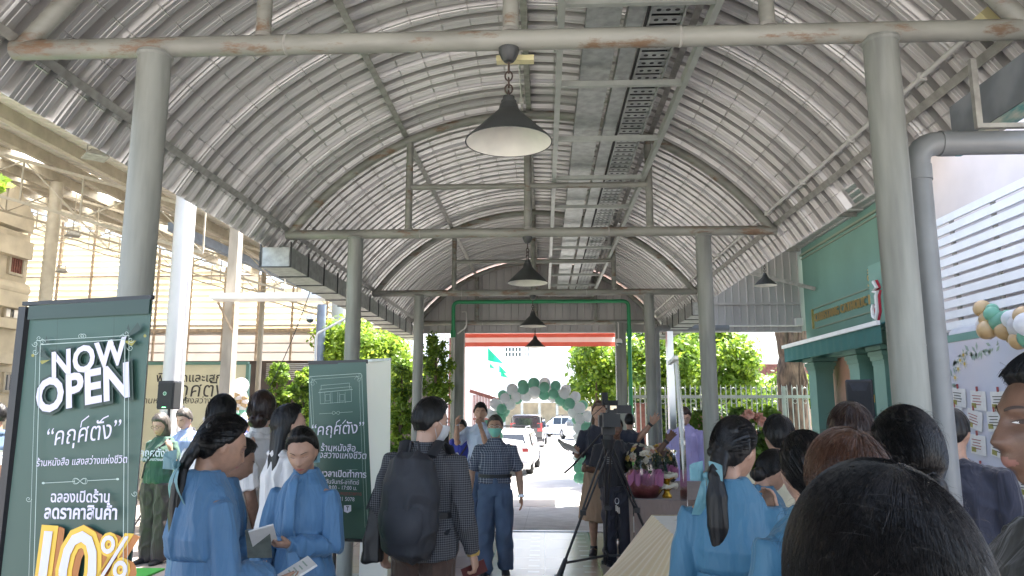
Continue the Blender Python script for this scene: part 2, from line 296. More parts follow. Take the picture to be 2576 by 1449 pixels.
# ------------------------------------------------------------------ mesh builder
class MB:
    def __init__(s): s.v = []; s.f = []; s.m = []; s.cur = 0
    def add(s, vs, fs, mi=None):
        o = len(s.v); s.v.extend([tuple(v) for v in vs]); mi = s.cur if mi is None else mi
        for f in fs: s.f.append(tuple(i + o for i in f)); s.m.append(mi)
    def box(s, c, d, rot=None, mi=None):
        hx, hy, hz = d[0] / 2, d[1] / 2, d[2] / 2
        vs = [Vector((x, y, z)) for x in (-hx, hx) for y in (-hy, hy) for z in (-hz, hz)]
        if rot is not None: vs = [rot @ v for v in vs]
        c = Vector(c); s.add([v + c for v in vs], [(0, 1, 3, 2), (4, 6, 7, 5), (0, 4, 5, 1), (2, 3, 7, 6), (0, 2, 6, 4), (1, 5, 7, 3)], mi)
    def bar(s, p0, p1, w, h, mi=None, up=(0, 0, 1)):
        p0, p1 = Vector(p0), Vector(p1); t = (p1 - p0); L = t.length; t.normalize(); up = Vector(up)
        sd = t.cross(up)
        if sd.length < 1e-4: sd = t.cross(Vector((0, 1, 0)))
        sd.normalize(); u = sd.cross(t)
        vs = [p + sd * a * w / 2 + u * b * h / 2 for p in (p0, p1) for a, b in ((-1, -1), (1, -1), (1, 1), (-1, 1))]
        s.add(vs, [(0, 3, 2, 1), (4, 5, 6, 7), (0, 1, 5, 4), (1, 2, 6, 5), (2, 3, 7, 6), (3, 0, 4, 7)], mi)
    def tube(s, pts, rad, seg=12, side=None, caps=True, mi=None, closed=False):
        pts = [Vector(p) for p in pts]; n = len(pts)
        if not isinstance(rad, (list, tuple)): rad = [rad] * n
        rings = []; prev = Vector(side) if side is not None else None
        for i, p in enumerate(pts):
            a = pts[i - 1] if (i > 0 or closed) else p; b = pts[(i + 1) % n] if (i < n - 1 or closed) else p
            t = (b - a); t = t.normalized() if t.length > 1e-9 else Vector((0, 0, 1))
            ref = Vector(side) if side is not None else (prev if prev is not None else (Vector((1, 0, 0)) if abs(t.x) < 0.8 else Vector((0, 1, 0))))
            u = ref - t * ref.dot(t)
            if u.length < 1e-5: u = t.orthogonal()
            u.normalize(); w = t.cross(u)
            if side is None: prev = u
            r = rad[i]; ra, rb = r if isinstance(r, (list, tuple)) else (r, r)
            rings.append([p + u * math.cos(2 * math.pi * k / seg) * ra + w * math.sin(2 * math.pi * k / seg) * rb for k in range(seg)])
        vs = [v for r_ in rings for v in r_]; fs = []
        for i in range(n if closed else n - 1):
            a = i * seg; b = ((i + 1) % n) * seg
            for k in range(seg):
                k2 = (k + 1) % seg; fs.append((a + k, a + k2, b + k2, b + k))
        if caps and not closed:
            fs.append(tuple(range(seg - 1, -1, -1))); fs.append(tuple((n - 1) * seg + k for k in range(seg)))
        s.add(vs, fs, mi)
    def sphere(s, c, r, seg=16, ring=10, mi=None, sc=(1, 1, 1), rot=None):
        c = Vector(c); vs = []; fs = []
        for i in range(ring + 1):
            th = math.pi * i / ring
            for k in range(seg):
                ph = 2 * math.pi * k / seg
                v = Vector((math.sin(th) * math.cos(ph) * sc[0], math.sin(th) * math.sin(ph) * sc[1], math.cos(th) * sc[2])) * r
                vs.append(c + (rot @ v if rot is not None else v))
        for i in range(ring):
            for k in range(seg):
                k2 = (k + 1) % seg; fs.append((i * seg + k, (i + 1) * seg + k, (i + 1) * seg + k2, i * seg + k2))
        s.add(vs, fs, mi)
    def lathe(s, prof, c=(0, 0, 0), seg=32, mi=None, axis=None):
        c = Vector(c); vs = []; fs = []
        for (r, z) in prof:
            for k in range(seg):
                a = 2 * math.pi * k / seg; v = Vector((r * math.cos(a), r * math.sin(a), z))
                vs.append(c + (axis @ v if axis is not None else v))
        for i in range(len(prof) - 1):
            for k in range(seg):
                k2 = (k + 1) % seg; fs.append((i * seg + k, i * seg + k2, (i + 1) * seg + k2, (i + 1) * seg + k))
        s.add(vs, fs, mi)
    def poly(s, pts, d=None, mi=None):
        """flat polygon, thickened along d"""
        pts = [Vector(p) for p in pts]; n = len(pts)
        if d is None: s.add(pts, [tuple(range(n))], mi); return
        d = Vector(d); s.add(pts + [p + d for p in pts], [tuple(range(n)), tuple(range(2 * n - 1, n - 1, -1))] + [(i, i + n, (i + 1) % n + n, (i + 1) % n) for i in range(n)], mi)
    def grid(s, fn, nu, nv, mi=None):
        s.add([fn(i / nu, j / nv) for i in range(nu + 1) for j in range(nv + 1)],
              [(i * (nv + 1) + j, (i + 1) * (nv + 1) + j, (i + 1) * (nv + 1) + j + 1, i * (nv + 1) + j + 1) for i in range(nu) for j in range(nv)], mi)
    def mesh(s, name):
        me = bpy.data.meshes.new(name); me.from_pydata(s.v, [], s.f)
        if s.m: me.polygons.foreach_set('material_index', s.m)
        me.update(); return me
    def build(s, name, mats, parent=None, smooth=None, loc=None, rz=0.0, fix=True):
        me = s.mesh(name)
        if fix:
            bm = bmesh.new(); bm.from_mesh(me); bmesh.ops.recalc_face_normals(bm, faces=bm.faces); bm.to_mesh(me); bm.free()
        if not isinstance(mats, (list, tuple)): mats = [mats]
        for m_ in mats: me.materials.append(m_)
        if smooth is not None:
            me.shade_smooth(); me.set_sharp_from_angle(angle=R(smooth))
        o = bpy.data.objects.new(name, me); COL.objects.link(o)
        if parent is not None: o.parent = parent
        if loc is not None: o.location = loc
        o.rotation_euler.z = rz
        return o
def tag(o, label=None, cat=None, group=None, kind=None):
    if label: o['label'] = label
    if cat: o['category'] = cat
    if group: o['group'] = group
    if kind: o['kind'] = kind
    return o
def empty(name, label, cat, loc=(0, 0, 0), rz=0.0, group=None):
    o = bpy.data.objects.new(name, None); o.empty_display_size = 0.1; COL.objects.link(o); o.location = loc; o.rotation_euler.z = rz
    return tag(o, label, cat, group)
def copy_tree(o, parent=None):
    c = o.copy(); COL.objects.link(c)
    if parent is not None: c.parent = parent
    for ch in o.children: copy_tree(ch, c)
    return c
def arc_pts(a, corner, b, r, n=6):
    """corner of a pipe run rounded with radius r"""
    a, corner, b = Vector(a), Vector(corner), Vector(b)
    d1 = (a - corner).normalized(); d2 = (b - corner).normalized()
    out = []
    p0 = corner + d1 * r; p1 = corner + d2 * r
    for i in range(n + 1):
        t = i / n; out.append(p0 * (1 - t) ** 2 + corner * 2 * t * (1 - t) + p1 * t ** 2)
    return out
def pipe_run(pts, r=0.1, n=6):
    out = [Vector(pts[0])]
    for i in range(1, len(pts) - 1): out += arc_pts(pts[i - 1], pts[i], pts[i + 1], r, n)
    out.append(Vector(pts[-1])); return out
def text_into(mb, s, size, origin, ux, uy, mi, bold=0.0, align='CENTER', shear=0.0, thick=0.0008, spacing=1.0, wscale=1.0):
    """lay lettering on a plane: origin + ux*x + uy*y (unit vectors)"""
    cu = bpy.data.curves.new('lettering', 'FONT'); cu.body = s; cu.size = size; cu.align_x = align; cu.align_y = 'CENTER'
    cu.offset = bold * size; cu.shear = shear; cu.space_character = spacing; cu.resolution_u = 3
    o = bpy.data.objects.new('lettering', cu); COL.objects.link(o)
    dg = bpy.context.evaluated_depsgraph_get(); ev = o.evaluated_get(dg); me = ev.to_mesh()
    ux, uy = Vector(ux), Vector(uy); nz = ux.cross(uy).normalized(); origin = Vector(origin)
    vs = [origin + ux * v.co.x * wscale + uy * v.co.y + nz * thick for v in me.vertices]; fs = [tuple(p.vertices) for p in me.polygons]
    mb.add(vs, fs, mi); ev.to_mesh_clear(); bpy.data.objects.remove(o); bpy.data.curves.remove(cu)
# ================================================================== THE SETTING
def slab(name, x0, x1, y0, y1, z, th, m, label=None):
    mb = MB(); mb.box(((x0 + x1) / 2, (y0 + y1) / 2, z - th / 2), (x1 - x0, y1 - y0, th))
    return tag(mb.build(name, m), kind='structure')
mb = MB(); mb.poly([(-600, -300, -.34), (600, -300, -.34), (600, 1500, -.34), (-600, 1500, -.34)])
tag(mb.build('ground', M['tarmac']), kind='structure')
slab('parking_ground', -30, 60, 16, 120, -0.3, 0.03, M['tarmac'])
slab('tiled_floor', -2.75, 2.45, -5, 10.9, 0, 0.3, M['tile'])
slab('hall_floor', -30, -2.754, -6, 24.2, -0.012, 0.3, M['hall_floor'])
slab('forecourt', 2.454, 9.0, -6, 10.9, -0.012, 0.3, M['hall_floor'])
mb = MB()
n = 64
for i in range(n):   # ribbed ramp: shallow raised bands
    ya = 10.904 + (16 - 10.904) * i / n; yb = 10.904 + (16 - 10.904) * (i + .55) / n; yc = 10.904 + (16 - 10.904) * (i + 1) / n
    for a, b, dz in ((ya, yb, 0.0), (yb, yc, -0.006)):
        for xa, xb in ((-2.75, -0.303), (-0.297, 2.2), (2.206, 5.7)):
            mb.poly([(xa, a, ground_z(a) - .004 + dz), (xb, a, ground_z(a) - .004 + dz), (xb, b, ground_z(b) - .004 + dz), (xa, b, ground_z(b) - .004 + dz)])
tag(mb.build('ramp', M['ramp']), kind='structure')
mb = MB(); mb.box((-0.15, 10.86, 0.004), (5.2, 0.05, 0.016)); tag(mb.build('floor_edge_trim', M['steel']), kind='structure')
mb = MB(); mb.box((-5.6, 6.4, 0.0), (3.0, 3.6, 0.02)); tag(mb.build('carpet', M['carpet']), 'bright green artificial turf carpet on the hall floor by the book table', 'carpet')

# ------------------------------------------------------------------ barrel-roofed walkway canopy
XC, ZC, RA, RS = -0.16, 1.73, 3.24, 3.35
BY = [-0.65, 3.61, 7.89, 12.10, 16.38]
def arc(th, r): return (XC + r * math.sin(th), ZC + r * math.cos(th))
canopy = empty('walkway_canopy', 'long barrel-vaulted corrugated metal canopy on grey steel columns over the walkway', 'canopy')
# sheeting: trapezoidal ribs run over the vault, crimped every quarter metre
def sheeting():
    mb = MB(); per = 0.190
    prof = [(0, 0), (.034, 0), (.037, .004), (.040, 0), (.070, 0), (.073, .004), (.076, 0), (.114, 0), (.121, .055), (.183, .055)]
    tmax = R(59.0); step = 0.25 / RS; ths = []
    k = -tmax
    while k < tmax:
        ths += [(k, 0), (k + step * .92, 0), (k + step * .945, 1), (k + step * .97, 0)]; k += step
    ths = [t for t in ths if t[0] < tmax] + [(tmax, 0)]
    y = -2.6; j = 0
    while y < 16.45:
        dr = random.uniform(0, .010); rows = []
        npd = 4
        for q in range(npd):
            for (py, pr) in prof: rows.append((y + q * per + py, pr))
        rows += [(y + npd * per + .02, 0), (y + npd * per + .024, -.010)]
        vs = []; fs = []; nt_ = len(ths)
        sh = random.uniform(-.5, .5) * step
        for (yy, pr) in rows:
            for (t, c) in ths:
                rr = RS + dr + pr - (0.007 if (c and pr < .02) else 0) ; x, z = arc(t + (sh if 0 else 0), rr); vs.append((x, yy, z))
        for a in range(len(rows) - 1):
            ym = (rows[a][0] + rows[a + 1][0]) / 2
            for b in range(nt_ - 1):
                if ths[b][0] > R(55.5) and 6.15 < ym < 6.48: continue      # piece torn out of the right-hand eave
                fs.append((a * nt_ + b, a * nt_ + b + 1, (a + 1) * nt_ + b + 1, (a + 1) * nt_ + b))
        mb.add(vs, fs); y += npd * per; j += 1
    o = mb.build('roof_sheet', M['sheet'], canopy, fix=False)
    return o
sheeting()
def member(name, pts, rad, m, parent, seg=14, **k):
    mb = MB(); mb.tube(pts, rad, seg, **k); return mb.build(name, m, parent, smooth=40)
for i, y in enumerate(BY):
    tr = member('truss', [(XC - 2.68, y, 3.61), (XC + 2.68, y, 3.61)], .053, M['pipe'], canopy, 18)
    ths = [R(-55 + 110 * k / 40) for k in range(41)]
    member('arch_pipe', [(arc(t, RA)[0], y, arc(t, RA)[1]) for t in ths], .05, M['pipe'], tr)
    for x in (-1.35, .72): member('weld_seam', [(x - .008, y, 3.61), (x, y, 3.61), (x + .008, y, 3.61)], [.0525, .0565, .0525], M['purlin'], tr, 18)
    for x in (-1.48, -0.16, 1.17): member('weld_seam', [(x, y, 3.645), (x, y, 3.66), (x, y, 3.672)], [.056, .052, .043], M['purlin'], tr)
    for x in (-1.48, -0.16, 1.17):
        zt = ZC + math.sqrt(RA ** 2 - (x - XC) ** 2)
        member('post', [(x, y, 3.61), (x, y, zt)], .04 if abs(x + .16) > .1 else .043, M['pipe'], tr)
    member('collar_tie', [(-1.48, y, 4.14), (1.17, y, 4.14)], .032, M['pipe'], tr)
    if i == 0: continue
    for x in ((-2.06, 1.735) if i < 4 else ()):
        mb = MB(); z0 = ground_z(y) - .02; mb.tube([(x, y, z0), (x, y, 2.0), (x, y, 3.575)], .083, 28)
        mb.tube([(x, y, 3.545), (x, y, 3.556), (x, y, 3.572)], [.084, .092, .088], 28); mb.tube([(x, y, 1.996), (x, y, 2.004)], .0845, 28); mb.box((x, y, z0 + .02), (.26, .26, .024))
        mb.build('column', M['column'], canopy, smooth=40)
for x in (-1.86, 1.70):
    mb = MB(); mb.box((x, 16.38, 1.65), (.22, .22, 3.95)); mb.box((x, 16.38, 3.60), (.28, .28, .03)); mb.build('gate_column', M['column'], canopy)
for th in (-54, -24.5, 0.2, 24.5, 54):
    x, z = arc(R(th), RS - .032); mb = MB(); rot = Matrix.Rotation(R(th), 3, 'Y')
    mb.box((x, 6.9, z), (.055, 19.1, .05), rot); mb.build('purlin', M['purlin'], canopy)
# cable ladder and trays hung inside the vault
lad = MB()
for x in (0.13, 1.10): lad.box((x, 9.0, 4.205), (.045, 14.6, .07))
k = 5.45 - 1.18 * 3
while k < 16.2: lad.box((.615, k, 4.20), (.925, .04, .042)); k += 1.18
lo = lad.build('support_ladder', M['galv_rail'], canopy)
tray = MB(); tray.cur = 0
for x0, x1 in ((.30, .53), (.57, .685)):
    yy = 1.8
    while yy < 16.1:
        L = min(2.4, 16.1 - yy); tray.box(((x0 + x1) / 2, yy + L / 2 - .003, 4.30), (x1 - x0, L - .006, .07)); yy += 2.4
t1 = tray.build('cable_duct', M['galv'], canopy)
pt = MB(); yy = 1.8
for x in (.715, .935): pt.box((x, 9, 4.29), (.012, 14.5, .10), mi=0)
while yy < 16.1:
    pt.box((.825, yy + .055, 4.262), (.206, .092, .004), mi=0)
    for x in (.765, .825, .885): pt.lathe([(.0001, 0), (.017, 0)], (x, yy + .055, 4.2585), 10, 1)
    yy += .125
pt.box((.825, 9, 4.315), (.20, 14.4, .03), mi=1)
pt.build('perforated_tray', [M['galv'], M['black_soft']], canopy)
member('cable', [(.70 + .004 * math.sin(q), 1.8 + 14.2 * q / 30, 4.262 + .006 * math.sin(q * 1.7)) for q in range(31)], .011, M['black_soft'], canopy, 6)
# conduit on the right purlin, conduit beside the centre purlin
for th, mname, y0, rr in ((51.4, 'pvc_white', 3.9, .016), (-1.0, 'pvc_white', 3.7, .009)):
    x, z = arc(R(th), RS - .07)
    mb = MB(); mb.tube([(x, y0, z), (x, 16.3, z)], rr, 10)
    yy = y0 + .6
    while yy < 16: mb.box((x, yy, z), (.05, .018, .05)); yy += 1.1
    mb.build('conduit', M[mname], canopy, smooth=40)
x, z = arc(R(51.4), RS - .08); mb = MB(); mb.box((x, 3.83, z), (.10, .14, .055), Matrix.Rotation(R(51), 3, 'Y')); mb.lathe([(.0001, -.032), (.022, -.032), (.022, -.02)], (x - .01, 3.80, z), 12); mb.build('junction_box', M['yellow_box'], canopy)
mb = MB(); mb.box((XC + .02, 3.70, 3.545), (.20, .05, .03)); mb.build('junction_box', M['yellow_box'], canopy)
# gutters in jointed lengths with straps
for x0, x1, y0 in ((-3.07, -2.75, 7.78), (2.46, 2.79, 12.2)):
    mb = MB(); y = y0; xc = (x0 + x1) / 2; w = x1 - x0
    while y < 16.3:
        L = .62
        for c, d in (((x0, 0, 0), (.006, L, .22)), ((x1, 0, 0), (.006, L, .22)), ((xc, 0, -.107), (w - .008, L, .006))):
            mb.box((c[0], y + L / 2, 3.345 + c[2]), (d[0], d[1] - .012, d[2]), mi=0)
        for xx in (x0 - .008, x1 + .008): mb.box((xx, y, 3.365), (.012, .022, .28), mi=1)
        mb.box((xc, y, 3.229), (w + .03, .022, .012), mi=1); y += L
    mb.box((xc, y0 + .01, 3.345), (w - .02, .008, .21), mi=0)
    mb.build('gutter', [M['galv'], M['black_enamel']], canopy)
# gable siding closing the far end, running on to the shop
def siding():
    mb = MB(); x = -3.02; w = .165
    def top(xx):
        if xx > 2.72: return 5.24
        d = abs(xx - XC); return ZC + math.sqrt(max(RS ** 2 - d * d, 0)) - .03 if d < RS else 3.45
    while x < 5.74:
        xs = [(x, 0), (x + .125, 0), (x + .135, -.025), (x + .155, -.025), (x + w, 0)]
        for (xa, ya), (xb, yb) in zip(xs[:-1], xs[1:]):
            if top(xa) < 3.45 and top(xb) < 3.45: continue
            mb.poly([(xa, 16.52 + ya, 3.41), (xb, 16.52 + yb, 3.41), (xb, 16.52 + yb, top(xb)), (xa, 16.52 + ya, top(xa))])
        x += w
    mb.box((1.4, 16.50, 3.40), (8.6, .07, .03)); mb.box((4.2, 16.47, 4.02), (3.0, .05, .05))
    return mb.build('gable_siding', mat('gable_siding_sheet', (0.46, 0.44, 0.42), 0.5, 0.25, var=0.15, vscale=3, stretch=(1, 1, .3)), canopy, fix=False)
siding()
mb = MB(); mb.tube([(2.9, 16.44, 3.52), (5.6, 16.44, 3.52)], .018, 8); mb.box((5.62, 16.42, 3.60), (.16, .1, .16)); mb.build('wall_conduit', M['pvc_white'], canopy, smooth=40)
mb = MB(); mb.bar((4.3, 15.9, 4.66), (5.72, 15.6, 4.20), .07, .07); mb.build('brace', M['purlin'], canopy)
# green water pipe looped along the gable, white below on the left
mb = MB()
L0, R0 = at(1141, 760, 16.24), at(1581, 760, 16.24)
mb.tube(pipe_run([(L0.x, 16.24, 3.34), (L0.x, 16.24, L0.z), (R0.x, 16.24, L0.z), (R0.x, 16.24, 1.45)], .13), .042, 14, mi=0)
mb.tube([(L0.x, 16.24, -.3), (L0.x, 16.24, 3.34)], .045, 14, mi=1)
for x, z in ((L0.x, 3.36), (R0.x, 3.36)): mb.tube([(x, 16.24, z - .09), (x, 16.24, z + .07)], .058, 14, mi=0)
tag(mb.build('water_pipe', [M['pvc_green'], M['pvc_white']], smooth=40), 'green water pipe looped along the gable end and down both gate columns', 'pipe')
# grey PVC drain pipes
def drain(pts, r, label, rad=.12):
    mb = MB(); run = pipe_run(pts, rad); mb.tube(run, r, 20)
    for i in (1, -2):
        c = Vector(pts[1] if i == 1 else pts[-2]); d = (Vector(pts[0 if i == 1 else -1]) - c).normalized()
        mb.tube([c + d * (rad + .0), c + d * (rad + .08)], r * 1.09, 20)
    tag(mb.build('drain_pipe', M['pvc_grey'], smooth=40), label, 'pipe')
z1 = at(2450, 360, 3.75).z
drain([(3.6, 3.75, z1), (1.935, 3.75, z1), (1.935, 3.75, -.01)], .061, 'thick grey drain pipe elbowed down beside the large right column')
zz = at(1700, 826, 14.5).z
drain([(at(1755, 826, 14.5).x + .6, 14.5, zz), (at(1650, 826, 14.5).x, 14.5, zz), (at(1650, 826, 14.5).x, 14.5, -.25)], .062, 'slim grey drain pipe bending down beside the farther right column')

# ------------------------------------------------------------------ pendant lamps
def make_lamp():
    root = empty('pendant_lamp', '', 'lamp', group='cone pendant lamps under the canopy')
    mb = MB(); mb.lathe([(.0001, 0), (.055, 0), (.053, -.02), (.038, -.055), (.026, -.07), (.0001, -.075)], (0, 0, 0), 20); mb.build('ceiling_rose', M['black_enamel'], root, smooth=40)
    mb = MB()
    def link(z, h, w, flip):
        pts = []
        for k in range(14):
            a = 2 * math.pi * k / 14; u = math.cos(a) * w; v = math.sin(a) * h
            pts.append((u, 0, z + v) if flip else (0, u, z + v))
        mb.tube(pts, .0048, 6, closed=True)
    mb.tube([(0, 0, -.07), (0, 0, -.135)], .006, 6)
    zc = -.15
    for i in range(4): link(zc, .026, .019, i % 2 == 0); zc -= .036
    mb.build('chain', M['chain'], root, smooth=60)
    mb = MB(); mb.lathe([(.0001, -.262), (.030, -.264), (.032, -.285), (.040, -.288), (.040, -.30), (.047, -.312), (.052, -.335), (.060, -.345), (.222, -.505), (.224, -.512), (.219, -.512), (.060, -.352), (.0001, -.35)], (0, 0, 0), 48, 0)
    sh = mb.build('lamp_shade', M['black_enamel'], root, smooth=30)
    mb = MB(); mb.lathe([(.217, -.5105), (.06, -.3565), (.0001, -.354)], (0, 0, 0), 48); mb.sphere((0, 0, -.40), .032, 14, 10)
    mb.build('shade_lining', M['lamp_inside'], root, smooth=40)
    return root
lamp0 = make_lamp()
for i, (x, y, z, lab) in enumerate([
    (-.17, 3.61, 3.56, 'largest black cone pendant lamp on the nearest roof beam'), (-.165, 7.89, 3.56, 'black cone pendant lamp hanging from the second roof beam'),
    (-.17, 12.1, 3.56, 'black cone pendant lamp hanging from the third roof beam'), (-.18, 16.2, 3.56, 'smallest black cone pendant lamp, in front of the red striped awning'),
    (4.33, 14.4, at(1924, 660, 14.4).z + .05, 'black cone pendant lamp hanging alone beside the green shop front')]):
    o = lamp0 if i == 0 else copy_tree(lamp0)
    o.location = (x, y, z); o['label'] = lab; o.rotation_euler.z = i * .7
mb = MB(); mb.tube([(4.33, 14.4, at(1924, 660, 14.4).z + .04), (4.33, 14.4, 5.23)], .006, 6); tag(mb.build('lamp_wire', M['black_soft']), 'thin wire carrying the lone lamp beside the shop', 'wire')

# ------------------------------------------------------------------ side roof between canopy and shop
side = empty('side_roof', 'flat ribbed side roof between the barrel canopy and the green shop', 'roof')
mb = MB(); x = 2.66; 
while x < 5.76:
    for xa, xb, za, zb in ((x, x + .12, 0, 0), (x + .12, x + .135, 0, .03), (x + .135, x + .175, .03, .03), (x + .175, x + .19, .03, 0)):
        mb.poly([(xa, 9.4, 5.24 + za), (xb, 9.4, 5.24 + zb), (xb, 16.5, 5.24 + zb), (xa, 16.5, 5.24 + za)])
    x += .19
mb.build('roof_sheet', M['sheet'], side, fix=False)
mb = MB()
for y in (10.25, 13.3, 16.3): mb.bar((2.7, y, 5.20), (5.7, y, 5.20), .06, .08)
mb.build('rafter', M['purlin'], side)
for y, x0, x1 in ((13.0, 4.6, 5.7), (15.0, 3.7, 5.0)):
    mb = MB(); mb.tube([(x0, y, 5.21), (x1, y, 5.21)], .018, 8); mb.build('tube_light', M['pvc_white'], side, smooth=40)

# ------------------------------------------------------------------ left market hall
hall = empty('open_hall', 'tall open-sided hall with cream steel roof trusses and louvred end wall', 'hall')
def hz(x): return 5.12 + .285 * (-5.4 - x)
mb = MB(); HX0 = -22.0
y = 1.0; k = 0
while y < 24.1:
    sky_strip = (k % 9 in (3, 4)); w = .29
    for (ya, yb, za, zb) in ((y, y + .20, 0, 0), (y + .20, y + .22, 0, .035), (y + .22, y + .27, .035, .035), (y + .27, y + w, .035, 0)):
        segs = [(-5.4, -8.2), (-8.2, -10.4), (-10.4, -14.0), (-14.0, -16.4), (-16.4, HX0)]
        for si, (xa, xb) in enumerate(segs):
            mi = 1 if (sky_strip and si in (1, 3)) or (k % 9 == 7 and si == 2) else 0
            mb.poly([(xa, ya, hz(xa) + za), (xb, ya, hz(xb) + za), (xb, yb, hz(xb) + zb), (xa, yb, hz(xa) + zb)], mi=mi)
    y += w; k += 1
mb.build('roof_sheet', [M['hall_roof'], M['skylight']], hall, fix=False)
x = -5.5
while x > HX0:
    mb = MB(); mb.box((x, 12.5, hz(x) - .11), (.09, 23, .18)); mb.build('purlin', M['hall_steel'], hall); x -= 1.35
for y in (11.5, 15.3, 19.2, 23.2):
    mb = MB(); xs = [-5.5 - 1.05 * i for i in range(15)]
    tp = [Vector((x, y, hz(x) - .24)) for x in xs]; bt = [Vector((x, y, hz(x) - .95)) for x in xs]
    mb.bar(tp[0], tp[-1], .05, .05); mb.bar(bt[0], bt[-1], .045, .045)
    for i in range(len(xs)):
        mb.bar(tp[i], bt[i], .024, .024)
        if i + 1 < len(xs): mb.bar((tp if i % 2 else bt)[i], (bt if i % 2 else tp)[i + 1], .02, .02)
    mb.build('roof_truss', M['hall_steel'], hall)
# end wall: upper louvres glow with sun from outside, lower ones are darker and opaque, painting in the shade
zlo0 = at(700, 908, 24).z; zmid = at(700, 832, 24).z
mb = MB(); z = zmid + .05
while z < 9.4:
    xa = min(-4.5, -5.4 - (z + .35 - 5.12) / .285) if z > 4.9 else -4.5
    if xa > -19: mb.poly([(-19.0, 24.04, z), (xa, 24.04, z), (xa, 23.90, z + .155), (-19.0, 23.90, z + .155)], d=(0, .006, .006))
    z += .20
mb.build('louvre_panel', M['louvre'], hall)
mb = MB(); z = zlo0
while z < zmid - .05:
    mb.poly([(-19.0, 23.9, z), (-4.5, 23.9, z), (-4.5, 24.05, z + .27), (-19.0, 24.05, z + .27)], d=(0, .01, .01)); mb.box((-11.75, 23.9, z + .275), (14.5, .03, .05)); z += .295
mb.build('louvre_panel', M['louvre_shaded'], hall)
x = -4.8
while x > -19:
    xm = 5.2 if x > -5.6 else hz(x) - .2
    mb = MB(); mb.box((x, 23.82, (xm + zlo0) / 2), (.06, .06, xm - zlo0)); mb.build('mullion', M['rust_pole'], hall); x -= 1.15
mb = MB(); mb.box((-11.8, 23.84, zmid + .0), (14.8, .1, .09))
mb.box((-11.8, 23.85, 6.1), (14.8, .04, .05)); mb.build('wall_rail', M['rust_pole'], hall)
mb = MB(); mb.box((-11.5, 24.5, 1.6), (16, .3, zlo0 + .1 + .3)); mb.build('lower_wall', mat('dark_shopfront', (0.10, 0.075, 0.06), 0.7, var=.4, vscale=2), hall)
mb = MB()
for k in range(9): mb.box((at(740, 930, 23.6).x, 23.7, at(740, 915 + k * 5, 23.6).z), (1.9, .03, .025))
mb.build('window_grille', M['steel'], hall)
mb = MB(); mb.bar(at(430, 570, 12.9) , at(836, 750, 21.4), .13, .17); mb.build('eave_beam', M['blue_steel'], hall)
def hcol(px, py0, Y, r, m, z1, name='column', sq=False):
    mb = MB(); x = at(px, py0, Y).x
    if sq: mb.tube([(x, Y, -.1), (x, Y, z1)], [(r, r * .8), (r * .8, r * .6)], 4, side=(1, 1, 0))
    else: mb.tube([(x, Y, -.1), (x, Y, z1)], r, 20)
    return mb.build(name, M[m], hall, smooth=40), x
hcol(441, 800, 10.6, .115, 'white_col', 5.4); hcol(465, 800, 10.75, .05, 'white_col', 5.4, 'downpipe')
hcol(130, 600, 13.6, .115, 'hall_steel', hz(-9.5) - .2); hcol(658, 800, 19.5, .07, 'cream_col', 5.4); hcol(807, 830, 17.5, .11, 'blue_steel', 4.2)
hcol(852, 850, 18.4, .20, 'white_col', 4.6)
o, xp = hcol(583, 780, 12.6, .15, 'cream_col', 5.2, 'concrete_post', True)
hp = empty('hanging_hall', '', 'x'); bpy.data.objects.remove(hp)
lampsH = [(183, 585, 15.0, 'grey floodlight hanging on a rod, upper of two under the hall roof'), (153, 676, 19.0, 'grey floodlight hanging on a long rod, lower of two under the hall roof'), (240, 388, 9.0, 'grey floodlight fixed right under the hall roof near a skylight')]
fl0 = None
for px, py, Y, lab in lampsH:
    if fl0 is None:
        fl0 = empty('floodlight', '', 'lamp', group='floodlights under the hall roof')
        mb = MB(); mb.lathe([(.10, .09), (.12, .07), (.20, 0), (.19, -.01), (.0001, -.012)], (0, 0, 0), 4); mb.build('housing', M['purlin'], fl0)
        mb = MB(); mb.tube([(-.12, 0, .03), (-.12, 0, .17), (.12, 0, .17), (.12, 0, .03)], .012, 6); mb.build('bracket', M['purlin'], fl0)
        mb = MB(); mb.tube([(0, 0, .17), (0, 0, 1.6)], .012, 6); mb.build('rod', M['hall_steel'], fl0)
        o = fl0
    else: o = copy_tree(fl0)
    o.location = at(px, py + 8, Y); o['label'] = lab
    if Y < 10:
        for c in list(o.children):
            if c.name.startswith('rod'): bpy.data.objects.remove(c)
# cable platform on a bracket, its conduit and a dome camera
pl = empty('cable_platform', 'white cable tray on a bracket beside the concrete post', 'cable tray')
a, b = at(538, 752, 12.2), at(862, 752, 12.2)
mb = MB(); mb.box(((a.x + b.x) / 2, 12.2, a.z), (b.x - a.x, .34, .05)); mb.box(((a.x + b.x) / 2, 12.03, a.z + .03), (b.x - a.x, .02, .09)); mb.build('tray', M['white'], pl)
mb = MB(); p = at(548, 760, 12.2); q = at(583, 830, 12.4); mb.bar(p, q, .03, .03); mb.bar((q.x, 12.42, q.z - .05), (q.x, 12.42, p.z), .04, .03); mb.build('bracket', M['rust_pole'], pl)
mb = MB(); rnd = random.Random(3)
for k in range(5):
    s0 = at(rnd.uniform(640, 760), 745, 12.1); mb.tube([s0 + Vector((t * rnd.uniform(.1, .16), 0, .02 + .02 * math.sin(t * 2 + k))) for t in range(8)], .008, 5)
mb.build('loose_wires', M['black_soft'], pl, smooth=40)
mb = MB(); pts = [at(915, 762, 12.2), at(872, 800, 12.2), at(800, 838, 12.2), at(795, 850, 12.2), at(790, 1000, 12.2)]; mb.tube(pts, .022, 8)
tag(mb.build('conduit', M['pvc_white'], smooth=50), 'bent white conduit dropping in front of the bright bush', 'conduit')
